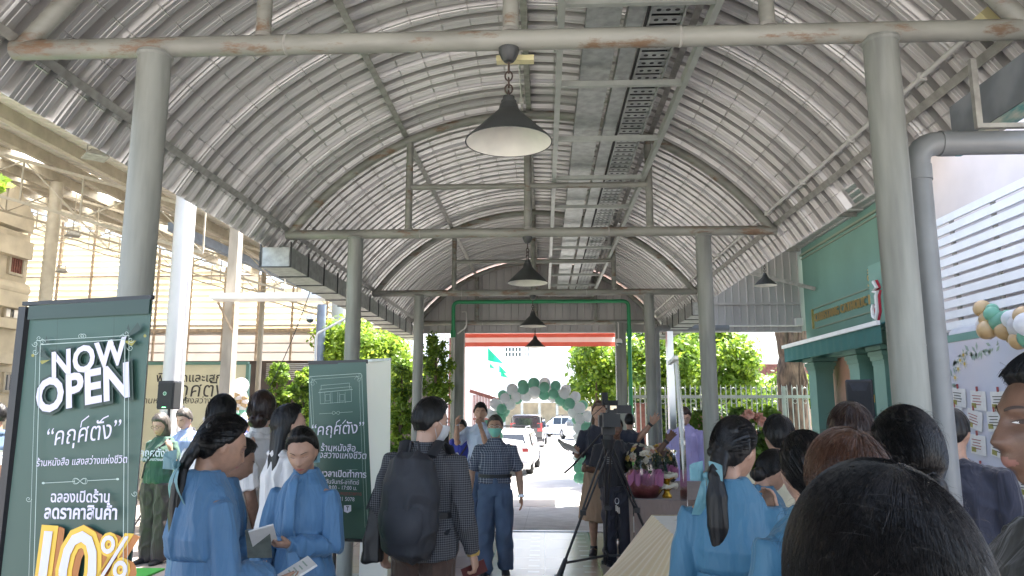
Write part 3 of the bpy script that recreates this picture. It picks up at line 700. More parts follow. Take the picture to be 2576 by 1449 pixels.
mb = MB(); mb.tube([at(690, 900, 11.8) + Vector((-.9 + .9 * t, 0, -1.3 + 1.3 * t * t)) + Vector((.75 * t, 0, 2.3 * t * t * .8)) for t in [i / 14 for i in range(15)]], .007, 5)
tag(mb.build('loose_cable', M['black_soft'], smooth=60), 'thin loose cable swinging across the hall louvres', 'cable')
def make_dome(loc, label, first=[None]):
    if first[0] is None:
        root = empty('dome_camera', '', 'security camera', group='white dome security cameras')
        mb = MB(); mb.lathe([(.0001, .09), (.05, .085), (.07, .05), (.075, 0), (.06, -.005)], seg=24); mb.box((0, .08, .06), (.06, .12, .05)); mb.build('housing', M['white'], root, smooth=40)
        mb = MB(); mb.lathe([(.06, 0), (.058, -.03), (.04, -.058), (.0001, -.068)], seg=24); mb.build('dome', M['glass_dark'], root, smooth=60)
        first[0] = root; o = root
    else: o = copy_tree(first[0])
    o.location = loc; o['label'] = label
make_dome(at(780, 803, 12.3), 'white dome security camera under the cable tray by the hall')
make_dome(at(1557, 862, 16.15), 'white dome security camera on the right gate column')
mb = MB(); p = at(1556, 835, 16.2); mb.tube(pipe_run([(p.x, 16.24, p.z - .15), (p.x, 16.2, p.z + .2), (p.x - .02, 16.36, p.z + .25)], .05), .014, 8)
p = at(1168, 800, 16.2); mb.tube(pipe_run([(p.x - .15, 16.2, p.z - .35), (p.x + .05, 16.2, p.z - .2), (p.x + .05, 16.2, p.z + .15), (p.x - .06, 16.3, p.z + .15)], .08), .016, 8)
tag(mb.build('white_conduits', M['pvc_white'], smooth=50), 'white hooked conduits above the two gate columns', 'conduit')

# ------------------------------------------------------------------ building at the far left
lb = empty('cream_building', 'cream concrete block with stepped balconies at the far left', 'building')
X0 = at(66, 700, 17.2).x
mb = MB(); mb.box((X0 - 3.0, 12.9, 2.8), (6.0, 8.6, 6.2)); mb.build('wall', M['cream_wall'], lb)
mb = MB()
for y_, h in ((620, .42), (752, .36), (812, .22), (900, .25), (1010, .22)):
    z_ = at(40, y_, 16.4).z; mb.box((X0 - .1, 12.6, z_), (.7, 8.8, h))
z_ = at(40, 722, 16.4).z; mb.tube([(X0 + .12, 8.6, z_), (X0 + .12, 17.0, z_)], .17, 14); mb.build('balcony', M['cream_wall'], lb)
mb = MB(); zp = at(66, 585, 17.2).z; mb.poly([(X0 + .02, 17.25, zp), (X0 + .02, 17.25, zp + .35), (X0 + .02, 16.3, zp + 1.3), (X0 + .02, 8.6, zp + 1.3), (X0 + .02, 8.6, zp)], d=(-.3, 0, 0)); mb.build('parapet', M['cream_wall'], lb)
def side_window(py0, py1, px0, px1, m_, nb, nm):
    a_, b_ = atx(px0, (py0 + py1) / 2, X0), atx(px1, (py0 + py1) / 2, X0); z1_, z0_ = at((px0 + px1) / 2, py0, (a_.y + b_.y) / 2).z, at((px0 + px1) / 2, py1, (a_.y + b_.y) / 2).z; yc = (a_.y + b_.y) / 2; wy = abs(b_.y - a_.y); zc = (z0_ + z1_) / 2; h = z1_ - z0_
    f = MB()
    for d_ in (-wy / 2, wy / 2): f.box((X0 + .03, yc + d_, zc), (.08, .06, h + .06))
    for d_ in (-h / 2, h / 2): f.box((X0 + .03, yc, zc + d_), (.08, wy - .06, .06))
    wo = f.build('window', M['hall_steel'], lb); g = MB(); g.box((X0 + .008, yc, zc), (.012, wy - .05, h - .04), mi=0)
    for k in range(nb): g.box((X0 + .025, yc - wy / 2 + wy * (k + .5) / nb, zc), (.02, wy / nb * .55, h - .05), mi=1)
    g.build(nm, [M['car_glass'] if nm == 'pane' else M['rust_pole'], m_], wo)
side_window(628, 690, 20, 55, M['brick_red'], 6, 'shutter'); side_window(775, 802, 6, 48, M['steel'], 2, 'pane'); side_window(940, 985, 4, 40, M['steel'], 4, 'pane')

# ------------------------------------------------------------------ green bookshop on the right
FX = 5.76
shop = empty('green_bookshop', 'sage green shop front with gold lettering and dark awning', 'shop')
zt = 5.235; zb = atx(2050, 905, FX).z
mb = MB(); mb.box((FX + 1.6, 14.0, (zt + zb) / 2), (3.2, 4.8, zt - zb)); mb.build('upper_wall', M['green_facade'], shop)
mb = MB(); mb.box((FX + .9, 12.4, zb / 2 - .1), (1.2, 7.7, zb + .2)); mb.build('back_wall', M['green_facade'], shop)
mb = MB()
mb.box((FX - .02, 14.0, 5.08), (.04, 4.84, .04)); mb.box((FX - .015, 14.0, 4.99), (.03, 4.82, .02)); 
# framed sign band
ya, yb = atx(2047, 800, FX).y, atx(2199, 755, FX).y - .15
zu, zl = atx(2047, 778, FX).z, atx(2047, 828, FX).z
for z in (zu, zl): mb.box((FX - .012, (ya + yb) / 2, z), (.024, abs(ya - yb), .02))
mb.build('trim', mat('bronze_green_trim', (0.20, 0.24, 0.17), .45), shop)
mb = MB(); mb.box((FX - .02, ya, (zu + zl) / 2), (.04, .03, zu - zl)); mb.build('sign_end', M['gold'], shop)
sg = MB(); text_into(sg, 'CHRISTANG CATHOLIC BOOK', .235, (FX - .012, ya - .12, (zu + zl) / 2), (0, -1, 0), (0, 0, 1), 0, bold=.012, align='LEFT', thick=.03, spacing=1.12, wscale=.92)
# give the letters depth
me = sg; base = list(me.v); nb = len(base)
sg2 = MB(); 
for off in (0, .008, .016, .024): sg2.add([(v[0] + off - .0, v[1], v[2]) for v in base], me.f, 0)
sg2.build('sign_lettering', M['gold'], shop, fix=False)
gd = MB(); text_into(gd, 'ร้านหนังสือ', .36, (FX - .02, atx(2190, 708, FX).y + .05, atx(2190, 705, FX).z), (0, -1, 0), (0, 0, 1), 0, bold=.01, align='LEFT', thick=.02); gd.build('sign_lettering', M['gold'], shop, fix=False)
# projecting pilaster with a red outlined emblem, capitals
yp = atx(2210, 760, FX - .25).y
mb = MB(); mb.box((FX - .13, yp, (atx(2210, 663, FX - .25).z + zb) / 2 + .15), (.26, .55, atx(2210, 663, FX - .25).z - zb - .25)); mb.build('pilaster', M['green_trim'], shop)
em = MB(); zc = atx(2212, 762, FX - .27).z; yc = yp - .02; h = .40
pts = [(0, .9), (.25, .62), (-.1, .5), (.3, .42), (.12, .3), (.12, -.35), (-.05, -.62), (-.28, -.5), (-.30, -.2), (-.18, -.05)]
em.tube([(FX - .312, yc - p * h, zc + q * h) for p, q in pts], .034, 8, mi=1); em.tube([(FX - .262, yc - p * h, zc + q * h) for p, q in pts], .046, 8, mi=0)
em.build('emblem', [mat('red_outline', (.5, .03, .06), .4), M['white']], shop, smooth=40)
def pillar(y, w=.42, x=FX - .05):
    mb = MB(); mb.box((x, y, zb / 2 - .3), (.34, w, zb + .15))
    for k, (dz, ex) in enumerate(((.0, .16), (-.09, .11), (-.16, .06), (-.24, .02))): mb.box((x, y, zb - .04 + dz), (.34 + ex, w + ex, .075))
    mb.build('pillar', M['green_trim'] if y < 14 and y > 12.2 else M['green_facade'], shop)
for px in (2062, 2172, 2236): pillar(atx(px, 1000, FX - .1).y)
mb = MB(); y0, y1 = atx(2092, 950, FX + .29).y, atx(2160, 950, FX + .29).y; mb.box((FX + .288, (y0 + y1) / 2, 1.85), (.03, abs(y0 - y1), 1.9)); mb.build('poster', M['peach'], shop)
mb = MB(); mb.box((FX + .285, atx(2200, 950, FX).y + .1, 1.2), (.012, .9, 2.5)); mb.build('door', M['glass_dark'], shop)
# awning sloping out over the shop front
aw = MB(); yA, yB = 16.25, 11.6; xo = FX - .55
zt_ = atx(2201, 822, xo + .1).z
aw.poly([(FX, yA, zt_ + .18), (FX, yB, zt_ + .18), (xo, yB, zt_), (xo, yA, zt_)], d=(0, 0, -.01)); 
aw.grid(lambda u, v: Vector((xo - .004 + .006 * math.sin(u * 90), yA + (yB - yA) * u, zt_ - .30 * v)), 120, 4)
aw.poly([(FX, yA, zt_ + .18), (xo, yA, zt_), (xo, yA, zt_ - .3), (FX, yA, zt_ - .3)], d=(0, .006, 0))
aw.build('awning', M['awning'], shop, fix=False)
mb = MB(); mb.box((xo - .03, (yA + yB) / 2, zt_ + .02), (.05, yA - yB, .07)); mb.build('awning_rail', M['white'], shop)

# ------------------------------------------------------------------ pale wall with white louvres and the photo wall, far right
pw = empty('pale_annex', 'pale grey annex wall above white horizontal louvres', 'building')
SX = 5.0
mb = MB(); mb.box((SX + .9, 6.6, 5.6), (1.2, 9.8, 11.8)); mb.build('wall', M['grey_wall'], pw)  # wall extended upward out of view to keep sun off the forecourt
mb = MB(); mb.box((SX + .285, 7.0, 6.0), (.05, .03, 4.6)); mb.build('wall_joint', M['cream_wall'], pw)
yF = atx(2345, 700, SX).y; z0 = atx(2385, 832, SX).z; zT = atx(2365, 552, SX).z
mb = MB(); z = z0; sp = (zT - z0) / 10.6
while z < zT + .05:
    mb.box((SX, (yF + 4.0) / 2, z + sp * .36), (.03, yF - 4.0, sp * .70)); z += sp
mb.build('louvre', M['white'], pw)
y = yF - .5
while y > 4: 
    mb = MB(); mb.box((SX + .035, y, (z0 + zT) / 2), (.035, .05, zT - z0)); mb.build('louvre_post', M['purlin'], pw); y -= .85
mb = MB(); mb.box((SX + .18, (yF + 4) / 2, z0 - .08), (.36, yF - 4, .12)); mb.build('soffit', M['pvc_grey'], pw)
mb = MB(); mb.tube([(SX - .06, yF - .55, z0 - .10), (SX - .06, 5, z0 - .10)], .10, 14); mb.build('rolled_blind', M['white_col'], pw, smooth=40)
# photo wall board
pb = empty('photo_backdrop', 'pale printed backdrop board with pinned greeting cards and daisy sprig border', 'backdrop')
BX = 4.55
yL = atx(2386, 1000, BX).y; zTop = atx(2388, 862, BX).z
mb = MB(); mb.box((BX + .02, (yL + 5.2) / 2, zTop / 2 + .1), (.04, yL - 5.2, zTop - .2)); mb.build('board', M['sky_print'], pb)
mb = MB(); mb.box((BX + .02, (yL + 5.2) / 2, zTop + .04), (.05, yL - 5.2, .08)); mb.build('top_rail', M['green_trim'], pb)
def on_board(px, py): p = atx(px, py, BX); return p
pr = MB(); rnd = random.Random(5)
def leafp(p, a, L, mi):
    d = Vector((0, -math.cos(a), math.sin(a))); w = Vector((0, math.sin(a), math.cos(a)))
    pr.poly([p, p + d * L * .5 + w * L * .22, p + d * L, p + d * L * .5 - w * L * .22], mi=mi)
path = [(2395, 1010), (2398, 960), (2404, 915), (2420, 893), (2450, 885), (2480, 875), (2520, 870)]
for i in range(len(path) - 1):
    for t in [k / 9 for k in range(9)]:
        px = path[i][0] * (1 - t) + path[i + 1][0] * t; py = path[i][1] * (1 - t) + path[i + 1][1] * t
        p = on_board(px + rnd.uniform(-5, 5), py + rnd.uniform(-5, 5)); p.x = BX - .003
        leafp(p, rnd.uniform(0, 6.28), rnd.uniform(.05, .11), 0)
for px, py in ((2417, 906), (2412, 928), (2404, 950), (2428, 915), (2425, 893), (2398, 990)):
    c = on_board(px, py); c.x = BX - .005
    for k in range(6): leafp(c, k * 1.047, .06, 1)
    pr.lathe([(.0001, 0), (.02, 0)], (BX - .008, c.y, c.z), 8, 2, axis=Matrix.Rotation(R(90), 3, 'Y'))
pr.build('print', [M['leaf_print'], M['white_flower'], M['yellow_flower']], pb, fix=False)
cards = MB(); rnd = random.Random(9)
for row, (px, py) in enumerate(((2412, 972), (2404, 1018), (2412, 1078), (2470, 1165))):
    a0 = on_board(px, py)
    for k in range(5):
        y = a0.y - k * .36; z = a0.z - .05 * k + .012 * k * k; rot = Matrix.Rotation(R(rnd.uniform(-8, 8) + 6), 3, 'X')
        cards.box((BX - .012, y, z - .12), (.004, .27, .20), rot, 0); cards.box((BX - .016, y, z), (.012, .02, .05), None, 1)
        for q in range(4): cards.box((BX - .0155, y + .02, z - .07 - .03 * q), (.002, .16 - .03 * (q % 2), .008), rot, 1 if k % 2 else 2)
        cards.box((BX - .0155, y + .08, z - .17), (.002, .08, .05), rot, 3)
cards.build('greeting_cards', [M['paper'], M['p_red'], M['p_black'], M['p_olive']], pb)
# hanging sign box, top right
sb = empty('sign_board', 'grey marbled sign board with teal lower strip hanging outside the right eave', 'sign')
BX_ = 2.5; yf = atx(2391, 300, BX_).y; z3 = atx(2391, 268, BX_).z; z2_ = atx(2452, 332, BX_).z; 
mb = MB(); mb.box((BX_ + .02, (yf + 1.5) / 2, (z3 + z2_) / 2), (.04, yf - 1.5, z3 - z2_)); mb.build('board', M['sign_wave'], sb)
mb = MB(); mb.box((BX_ + .022, (yf + 1.5) / 2, z2_ - .035), (.036, yf - 1.5, .066)); mb.build('lower_strip', mat('teal_swirl_print', (0.10, 0.30, 0.30), .5, col2=(.62, .58, .50), vscale=7, detail=5, stretch=(1, .5, 1.6), lo=.42, hi=.58), sb)
xa = at(2453, 230, 3.75).x; zA, zB = at(2466, 312, 3.75).z, at(2441, 150, 3.75).z
mb = MB(); mb.box((xa, 3.75, (zA + zB) / 2), (.03, .03, zB - zA)); mb.box((xa + .5, 3.75, zA - .012), (1.03, .03, .024)); mb.build('bracket', M['purlin'], sb)
# ================================================================== BEYOND THE CANOPY
aw2 = empty('striped_awning', 'red and white striped awning strip over the far entrance', 'awning')
p0, p1 = at(1168, 850, 17.4), at(1547, 850, 17.4)
zs = [at(1300, q, 17.4).z for q in (840, 849, 861, 872)]
for i in range(3):
    mb = MB(); mb.grid(lambda u, v: Vector((p0.x + (p1.x - p0.x) * u, 17.4 + .012 * math.sin(u * 60), zs[i] + (zs[i + 1] - zs[i]) * v)), 60, 1); mb.build('stripe', M['white_awn'] if i == 1 else M['red_awn'], aw2, fix=False)
mb = MB(); mb.box(((p0.x + p1.x) / 2, 17.55, zs[0] + .02), (p1.x - p0.x, 1.9, .02)); mb.build('canvas_top', M['red_awn'], aw2)  # canvas extended back to the gable so its shadow covers the entrance ground
mb = MB()
for x in (p0.x - .03, p1.x + .03): mb.tube([(x, 17.4, zs[3] - .02), (x, 18.4, zs[0] + .1)], .02, 8)
mb.build('frame', M['steel'], aw2)
# low house with blue tile roof, red brick gate house
hs = empty('tiled_house', 'low beige house with blue tiled roof beyond the left gate column', 'house')
Y = 34; a = at(1172, 950, Y).x - 3; b = at(1233, 950, Y).x; ze = at(1233, 945, Y).z; zt = at(1180, 915, Y).z
mb = MB(); mb.box(((a + b) / 2, Y + 2, ze / 2 - .4), (b - a, 4, ze + .2)); mb.build('wall', M['grey_wall'], hs)
mb = MB(); e = at(1212, 942, Y).x
for k in range(16):
    t = k / 16; mb.poly([(a, Y - .4 + 2 * t, ze + .1 + 1.1 * t + .05), (e - 1.0 * t, Y - .4 + 2 * t, ze + .1 + 1.1 * t + .05), (e - 1.0 * t - .06, Y - .4 + 2 * (t + .0625), ze + .1 + 1.1 * (t + .0625)), (a, Y - .4 + 2 * (t + .0625), ze + .1 + 1.1 * (t + .0625))])
mb.build('roof', M['roof_tile'], hs, fix=False)
gh = empty('red_gatehouse', 'red steel gate with brick pier beyond the left gate column', 'gate')
Y = 22; mb = MB(); x0, x1 = at(1190, 1020, Y).x, at(1232, 1020, Y).x; zt = at(1200, 985, Y).z; zb = at(1200, 1080, Y).z
for k in range(12): mb.box((x0 + (x1 - x0) * k / 11, Y, (zt + zb) / 2 - .1), (.03, .03, zt - zb))
mb.bar((x0 - .1, Y, zt + .02), (x1 + .6, Y, zt - .35), .08, .1); mb.bar((x0, Y, zb + .3), (x1, Y, zb + .3), .06, .06); mb.build('bars', M['brick_red'], gh)
mb = MB(); x = at(1150, 950, Y).x; mb.box((x, Y, 1.6), (.45, .45, 4.4)); mb.build('pier', M['brick_red'], gh)
rb = MB(); p = at(2500 * 0 + 1612, 1040, 18.6); rb.box((p.x, 18.6, .75), (.22, .22, 2.1)); rb.box((p.x, 18.6, 1.83), (.27, .27, .06)); tag(rb.build('brick_pier', M['brick_red']), 'red brick pier behind the fence beside the green pipe', 'pier')
# pale office building far behind
ob = empty('white_office_block', 'pale office block with barred windows far behind the balloon arch', 'building')
Y = 75; x0, x1 = at(1195, 900, Y).x, at(1440, 900, Y).x
mb = MB(); mb.box(((x0 + x1) / 2, Y + 6, 8), (x1 - x0 + 12, 12, 20)); mb.build('wall', M['white'], ob)
for px0, px1 in ((1270, 1312), (1320, 1332)):
    a, b = at(px0, 873, Y), at(px1, 898, Y)
    w = MB(); n_ = 5 if px1 - px0 > 20 else 2
    for k in range(n_ + 1): w.box((a.x + (b.x - a.x) * k / n_, Y - .08, (a.z + b.z) / 2), (.14, .1, a.z - b.z))
    for z in (a.z, (a.z + b.z) / 2, b.z): w.box(((a.x + b.x) / 2, Y - .09, z), (b.x - a.x, .1, .14))
    wo = w.build('window', M['white'], ob); g = MB(); g.box(((a.x + b.x) / 2, Y - .03, (a.z + b.z) / 2), (b.x - a.x, .04, a.z - b.z)); g.build('pane', M['glass_dark'], wo)
lt = MB(); a, b = at(1275, 905, Y - 4), at(1440, 945, Y - 4); rnd = random.Random(2)
for i in range(34):
    for j in range(10):
        if rnd.random() < .72: lt.box((a.x + (b.x - a.x) * (i + .5) / 34, Y - 4, a.z + (b.z - a.z) * (j + .5) / 10), (abs(b.x - a.x) / 34 * rnd.uniform(.5, .8), .12, abs(a.z - b.z) / 10 * rnd.uniform(.4, .7)))
lt.build('lattice_screen', M['grey_wall'], ob)
cp = empty('car_shelter', 'long pale car shelter across the far car park', 'shelter')
Y = 60; a, b = at(1225, 1012, Y), at(1490, 1012, Y); zr = a.z
mb = MB(); mb.box(((a.x + b.x) / 2, Y + 2, zr + .1), (b.x - a.x + 6, 5, .25)); mb.build('roof', M['white'], cp)
mb = MB(); mb.box(((a.x + b.x) / 2, Y + 4, 1.2), (b.x - a.x + 6, .2, 3.4)); mb.build('back_wall', M['cream_wall'], cp)
for k in range(7): mb = MB(); mb.box((a.x + (b.x - a.x) * k / 6, Y, zr / 2 - .15), (.2, .2, zr + .3)); mb.build('post', M['galv'], cp)
# green flags on a line
f0 = None
for px, py, lab, s in ((1247, 878, 'largest green pennant flying under the awning', 1.0), (1266, 920, 'green pennant hanging left of the balloon arch top', .55), (1239, 915, 'smallest green pennant beside the tiled house', .35), (1269, 932, 'lowest green pennant above the balloon arch', .5)):
    p = at(px, py, 24); mb = MB(); mb.grid(lambda u, v: p + Vector(((u - .5) * .5 * s, .08 * math.sin(u * 7 + py), (-.12 - .22 * u + (.3 - .3 * u) * (v - .5)) * s * 1.4)), 10, 4)
    tag(mb.build('flag', M['flag_green'], smooth=80, fix=False), lab, 'flag', 'green pennants over the entrance')
mb = MB(); mb.tube([at(1225, 868, 24) , at(1262, 880, 24), at(1276, 940, 24)], .008, 5); tag(mb.build('flag_line', M['white']), 'thin line carrying the green pennants', 'line')
# red-roofed shed behind the fence on the right
rs = empty('red_edged_shed', 'low shed with red fascia behind the tree trunk', 'shed')
Y = 27; a, b = at(1895, 915, Y), at(2060, 915, Y); z1, z2 = at(1950, 916, Y).z, at(1950, 944, Y).z
mb = MB(); mb.box(((a.x + b.x) / 2 + 1, Y, (z1 + z2) / 2), (b.x - a.x + 2, .12, z1 - z2)); mb.build('fascia', M['brick_red'], rs)
mb = MB(); mb.box(((a.x + b.x) / 2 + 1, Y + 2, z1 + .12), (b.x - a.x + 2.2, 4.4, .14)); mb.build('roof', M['white'], rs)
for k in (0, 1): mb = MB(); mb.box((a.x + .2 + k * 3.5, Y + .3, .6), (.15, .15, 2.2 + z2 * .6)); mb.build('post', M['galv'], rs)

# ------------------------------------------------------------------ cars
def car(name, label, p, heading, L, W, H, paint, kind):
    root = empty(name, label, 'car', loc=p, rz=heading, group='cars parked outside'); nx = W / 2
    if kind == 'van': st = [(-.5, .30, .92, .90, .97), (-.49, .22, .95, .97, .99), (-.30, .20, .98, 1.0, 1.0), (.12, .20, 1.0, 1.0, .99), (.24, .20, .98, .86, .86), (.30, .2, .96, .60, .60), (.44, .22, .92, .53, .53), (.5, .3, .8, .46, .46)]
    else: st = [(-.5, .28, .88, .62, .62), (-.49, .20, .94, .66, .72), (-.42, .18, .98, .64, .90), (-.30, .18, 1.0, .62, .98), (.05, .18, 1.0, .60, 1.0), (.18, .18, 1.0, .585, .80), (.26, .18, .98, .57, .58), (.44, .2, .93, .50, .50), (.5, .3, .8, .42, .42)]
    mb = MB(); rows = []
    belt = .58 if kind == 'van' else .60
    for (fy, fz, fw, zb, zt) in st:
        z1 = min(zb, belt) * H; zr = zt * H; w = nx * fw; wr = w * (.86 if zr > z1 + .05 else 1.0)
        rows.append([Vector((-w * .9, fy * L, fz * H * .9)), Vector((-w, fy * L, fz * H + .1)), Vector((-w, fy * L, z1 * .8)), Vector((-w * .97, fy * L, z1)), Vector((-wr, fy * L, zr - .04)), Vector((-wr * .85, fy * L, zr)), Vector((0, fy * L, zr + .015)),
                     Vector((wr * .85, fy * L, zr)), Vector((wr, fy * L, zr - .04)), Vector((w * .97, fy * L, z1)), Vector((w, fy * L, z1 * .8)), Vector((w, fy * L, fz * H + .1)), Vector((w * .9, fy * L, fz * H * .9))])
    nr = len(rows[0]); vs = [v for r in rows for v in r]; fs = []
    for i in range(len(rows) - 1):
        for k in range(nr - 1): fs.append((i * nr + k, i * nr + k + 1, (i + 1) * nr + k + 1, (i + 1) * nr + k))
    fs.append(tuple(range(nr))); fs.append(tuple((len(rows) - 1) * nr + k for k in range(nr)))
    mb.add(vs, fs); body = mb.build('body', M[paint], root, smooth=35)
    def win(name, pts): m_ = MB(); m_.poly(pts, d=(0, 0, .004)); m_.build(name, M['car_glass'], root)
    zb = belt * H + .03; zt = .93 * H
    for s in (-1, 1):
        y0, y1 = (-.44 * L, .15 * L) if kind == 'van' else (-.36 * L, .10 * L)
        nseg = 3
        for k in range(nseg):
            a = y0 + (y1 - y0) * k / nseg + .03; b = y0 + (y1 - y0) * (k + 1) / nseg - .03
            m_ = MB(); m_.poly([(s * nx * .985, a, zb), (s * nx * .985, b, zb), (s * nx * .875, b, zt), (s * nx * .875, a, zt)], d=(s * .012, 0, 0)); m_.build('side_window', M['car_glass'], root)
    m_ = MB()
    if kind == 'van': m_.poly([(-nx * .84, -.503 * L, .60 * H), (nx * .84, -.503 * L, .60 * H), (nx * .76, -.497 * L, .92 * H), (-nx * .76, -.497 * L, .92 * H)], d=(0, -.012, 0))
    else: m_.poly([(-nx * .80, -.485 * L, .70 * H), (nx * .80, -.485 * L, .70 * H), (nx * .70, -.425 * L, .90 * H), (-nx * .70, -.425 * L, .90 * H)], d=(0, -.02, .01))
    m_.build('rear_window', M['car_glass'], root)
    m_ = MB(); yf = (.24 * L, .30 * L, .84 * H, .60 * H) if kind == 'van' else (.12 * L, .25 * L, .94 * H, .60 * H)
    m_.poly([(-nx * .8, yf[0], yf[2]), (nx * .8, yf[0], yf[2]), (nx * .85, yf[1], yf[3]), (-nx * .85, yf[1], yf[3])], d=(0, .015, .02)); m_.build('windscreen', M['car_glass'], root)
    for s in (-1, 1):
        m_ = MB(); m_.box((s * nx * .80, -.497 * L, (.62 if kind == 'van' else .56) * H), (nx * (.30 if kind == 'van' else .2), .06, .26 * H if kind == 'van' else .07 * H)); m_.build('tail_light', M['tail_red'], root)
        m_ = MB(); m_.box((s * nx * .66, .487 * L, .40 * H), (nx * .4, .06, .09 * H)); m_.build('headlight', M['chrome'], root)
        m_ = MB(); m_.box((s * (nx + .09), .16 * L, .62 * H), (.16, .09, .11)); m_.build('mirror', M[paint], root)
        for fy in (-.31, .31):
            m_ = MB(); ax = Matrix.Rotation(R(90), 3, 'Y'); r = .335
            m_.lathe([(r * .6, -.1), (r * .9, -.11), (r, -.08), (r, .08), (r * .9, .11), (r * .6, .1)], (s * (nx - .11), fy * L, r), 28, 0, axis=ax)
            w = m_.build('wheel', M['tyre'], root, smooth=35)
            m_ = MB(); m_.lathe([(.0001, .03), (r * .55, .03), (r * .62, .06)], (s * (nx - .05), fy * L, r), 24, 0, axis=ax)
            for k in range(5):
                a = k * 1.2566; m_.bar((s * (nx + .0), fy * L, r), (s * (nx + .0), fy * L + math.cos(a) * r * .6, r + math.sin(a) * r * .6), .05, .03)
            m_.build('rim', M['steel'], w)
    m_ = MB(); m_.box((0, -.505 * L, .22 * H), (W * .96, .16, .14 * H)); m_.box((0, -.512 * L, .15 * H), (W * .7, .13, .08 * H)); m_.build('bumper', M[paint] if kind == 'van' else M['steel'], root)
    m_ = MB(); m_.box((0, -.512 * L, .40 * H), (.36, .015, .15)); m_.build('number_plate', M['paper'], root)
    m_ = MB()
    if kind == 'suv':
        for s in (-1, 1): m_.tube([(s * nx * .72, -.34 * L, H + .02), (s * nx * .72, -.3 * L, H + .09), (s * nx * .72, .02 * L, H + .09), (s * nx * .72, .06 * L, H + .02)], .025, 8)
        for yy in (-.22, -.06): m_.box((0, yy * L, H + .1), (W * .74, .06, .03))
        m_.build('roof_rack', M['black'], root)
    return root
car('white_suv', 'white car with roof rack parked right behind the walking masked man', (at(1296, 1150, 23.6).x - .22, 25.4, -.3), R(-4), 4.3, 1.76, 1.36, 'car_white', 'suv')
car('black_van', 'black van seen from behind in the car park', (at(1330, 1090, 40).x, 42.4, -.3), R(-3), 4.9, 1.80, 1.72, 'car_black', 'van')
car('white_hatchback', 'white car parked side-on under the far shelter', (at(1415, 1060, 55).x, 56, -.3), R(70), 4.2, 1.78, 1.50, 'car_white', 'suv')
car('grey_car', 'pale car half hidden behind the right leg of the balloon arch', (at(1462, 1070, 50).x, 51, -.3), R(20), 4.2, 1.75, 1.45, 'car_white', 'suv')
car('blue_car', 'blue car parked beyond the fence behind the tree trunk', (at(2050, 1055, 24).x + .6, 25, -.3), R(60), 4.2, 1.75, 1.4, 'car_blue', 'suv')

# ------------------------------------------------------------------ fence
fn = empty('picket_fence', 'pale grey metal fence with arched pickets in front of the trees', 'fence')
FY = 17.3; xa = at(1585, 1000, FY).x; xb = at(2060, 1000, FY).x; zt = at(1850, 972, FY).z; zr = at(1850, 998, FY).z; zl = -.1
mb = MB()
for z in (zr, .55, -.05): mb.box(((xa + xb) / 2, FY, z), (xb - xa, .05, .07))
mb.build('rail', M['galv_rail'], fn)
mb = MB(); x = xa; k = 0
while x < xb:
    mb.tube([(x, FY, -.1), (x, FY, zt - .03), (x, FY, zt + .04)], [.013, .013, .002], 6)
    if k % 2 == 0:
        mb.tube([(x + .115 * .5 + .0575 * math.cos(a), FY, zt - .14 + .11 * math.sin(a)) for a in [math.pi * q / 10 for q in range(11)]], .011, 5)
        mb.tube([(x + .0575 + .05 * math.cos(a), FY, zr - .10 + .05 * math.sin(a)) for a in [2 * math.pi * q / 12 for q in range(12)]], .008, 5, closed=True)
    x += .115; k += 1
mb.build('pickets', M['galv_rail'], fn, smooth=50)
x = xa
while x < xb + .1: mb = MB(); mb.box((x, FY + .02, zt / 2 - .1), (.07, .07, zt + .2)); mb.build('post', M['galv_rail'], fn); x += 1.75

# ------------------------------------------------------------------ trees and hedges
def leaves(mb, centers, n, size, rnd, flat=.6, mi_n=1, core=.55):
    """leaf-sized folded faces scattered through many small clumps"""
    cs = np.array([c[:3] for c in centers]); rr = np.array([c[3] for c in centers]); w = rr ** 2; w = w / w.sum()
    idx = rnd.choice(len(cs), n, p=w); d = rnd.normal(size=(n, 3)); d /= np.linalg.norm(d, axis=1)[:, None]
    rad = rr[idx] * rnd.uniform(core, 1.15, n); pos = cs[idx] + d * rad[:, None]
    nd = d * .7 + rnd.normal(size=(n, 3)) * .6 + np.array([0, 0, .5]); nd /= np.linalg.norm(nd, axis=1)[:, None]
    t = np.cross(nd, rnd.normal(size=(n, 3))); t /= np.linalg.norm(t, axis=1)[:, None]; b = np.cross(nd, t)
    s = size * rnd.uniform(.45, 1.5, n)[:, None]
    p0 = pos - t * s * .5; p1 = pos + b * s * .28 - nd * s * .05; p2 = pos + t * s * .5 - nd * s * .12; p3 = pos - b * s * .28 - nd * s * .05
    vs = np.stack([p0, p1, p2, p3], 1).reshape(-1, 3); o = len(mb.v)
    mb.v.extend(map(tuple, vs.tolist())); mi = rnd.integers(0, mi_n, n)
    for i in range(n): mb.f.append((o + 4 * i, o + 4 * i + 1, o + 4 * i + 2, o + 4 * i + 3)); mb.m.append(int(mi[i]))
def clumps(c, r, n, rc, rnd):
    out = []
    for _ in range(n):
        d = rnd.normal(size=3); d /= np.linalg.norm(d); q = rnd.uniform(.35, 1) ** .6
        out.append((c[0] + d[0] * r[0] * q, c[1] + d[1] * r[1] * q, c[2] + d[2] * r[2] * q, rc * rnd.uniform(.6, 1.25)))
    return out
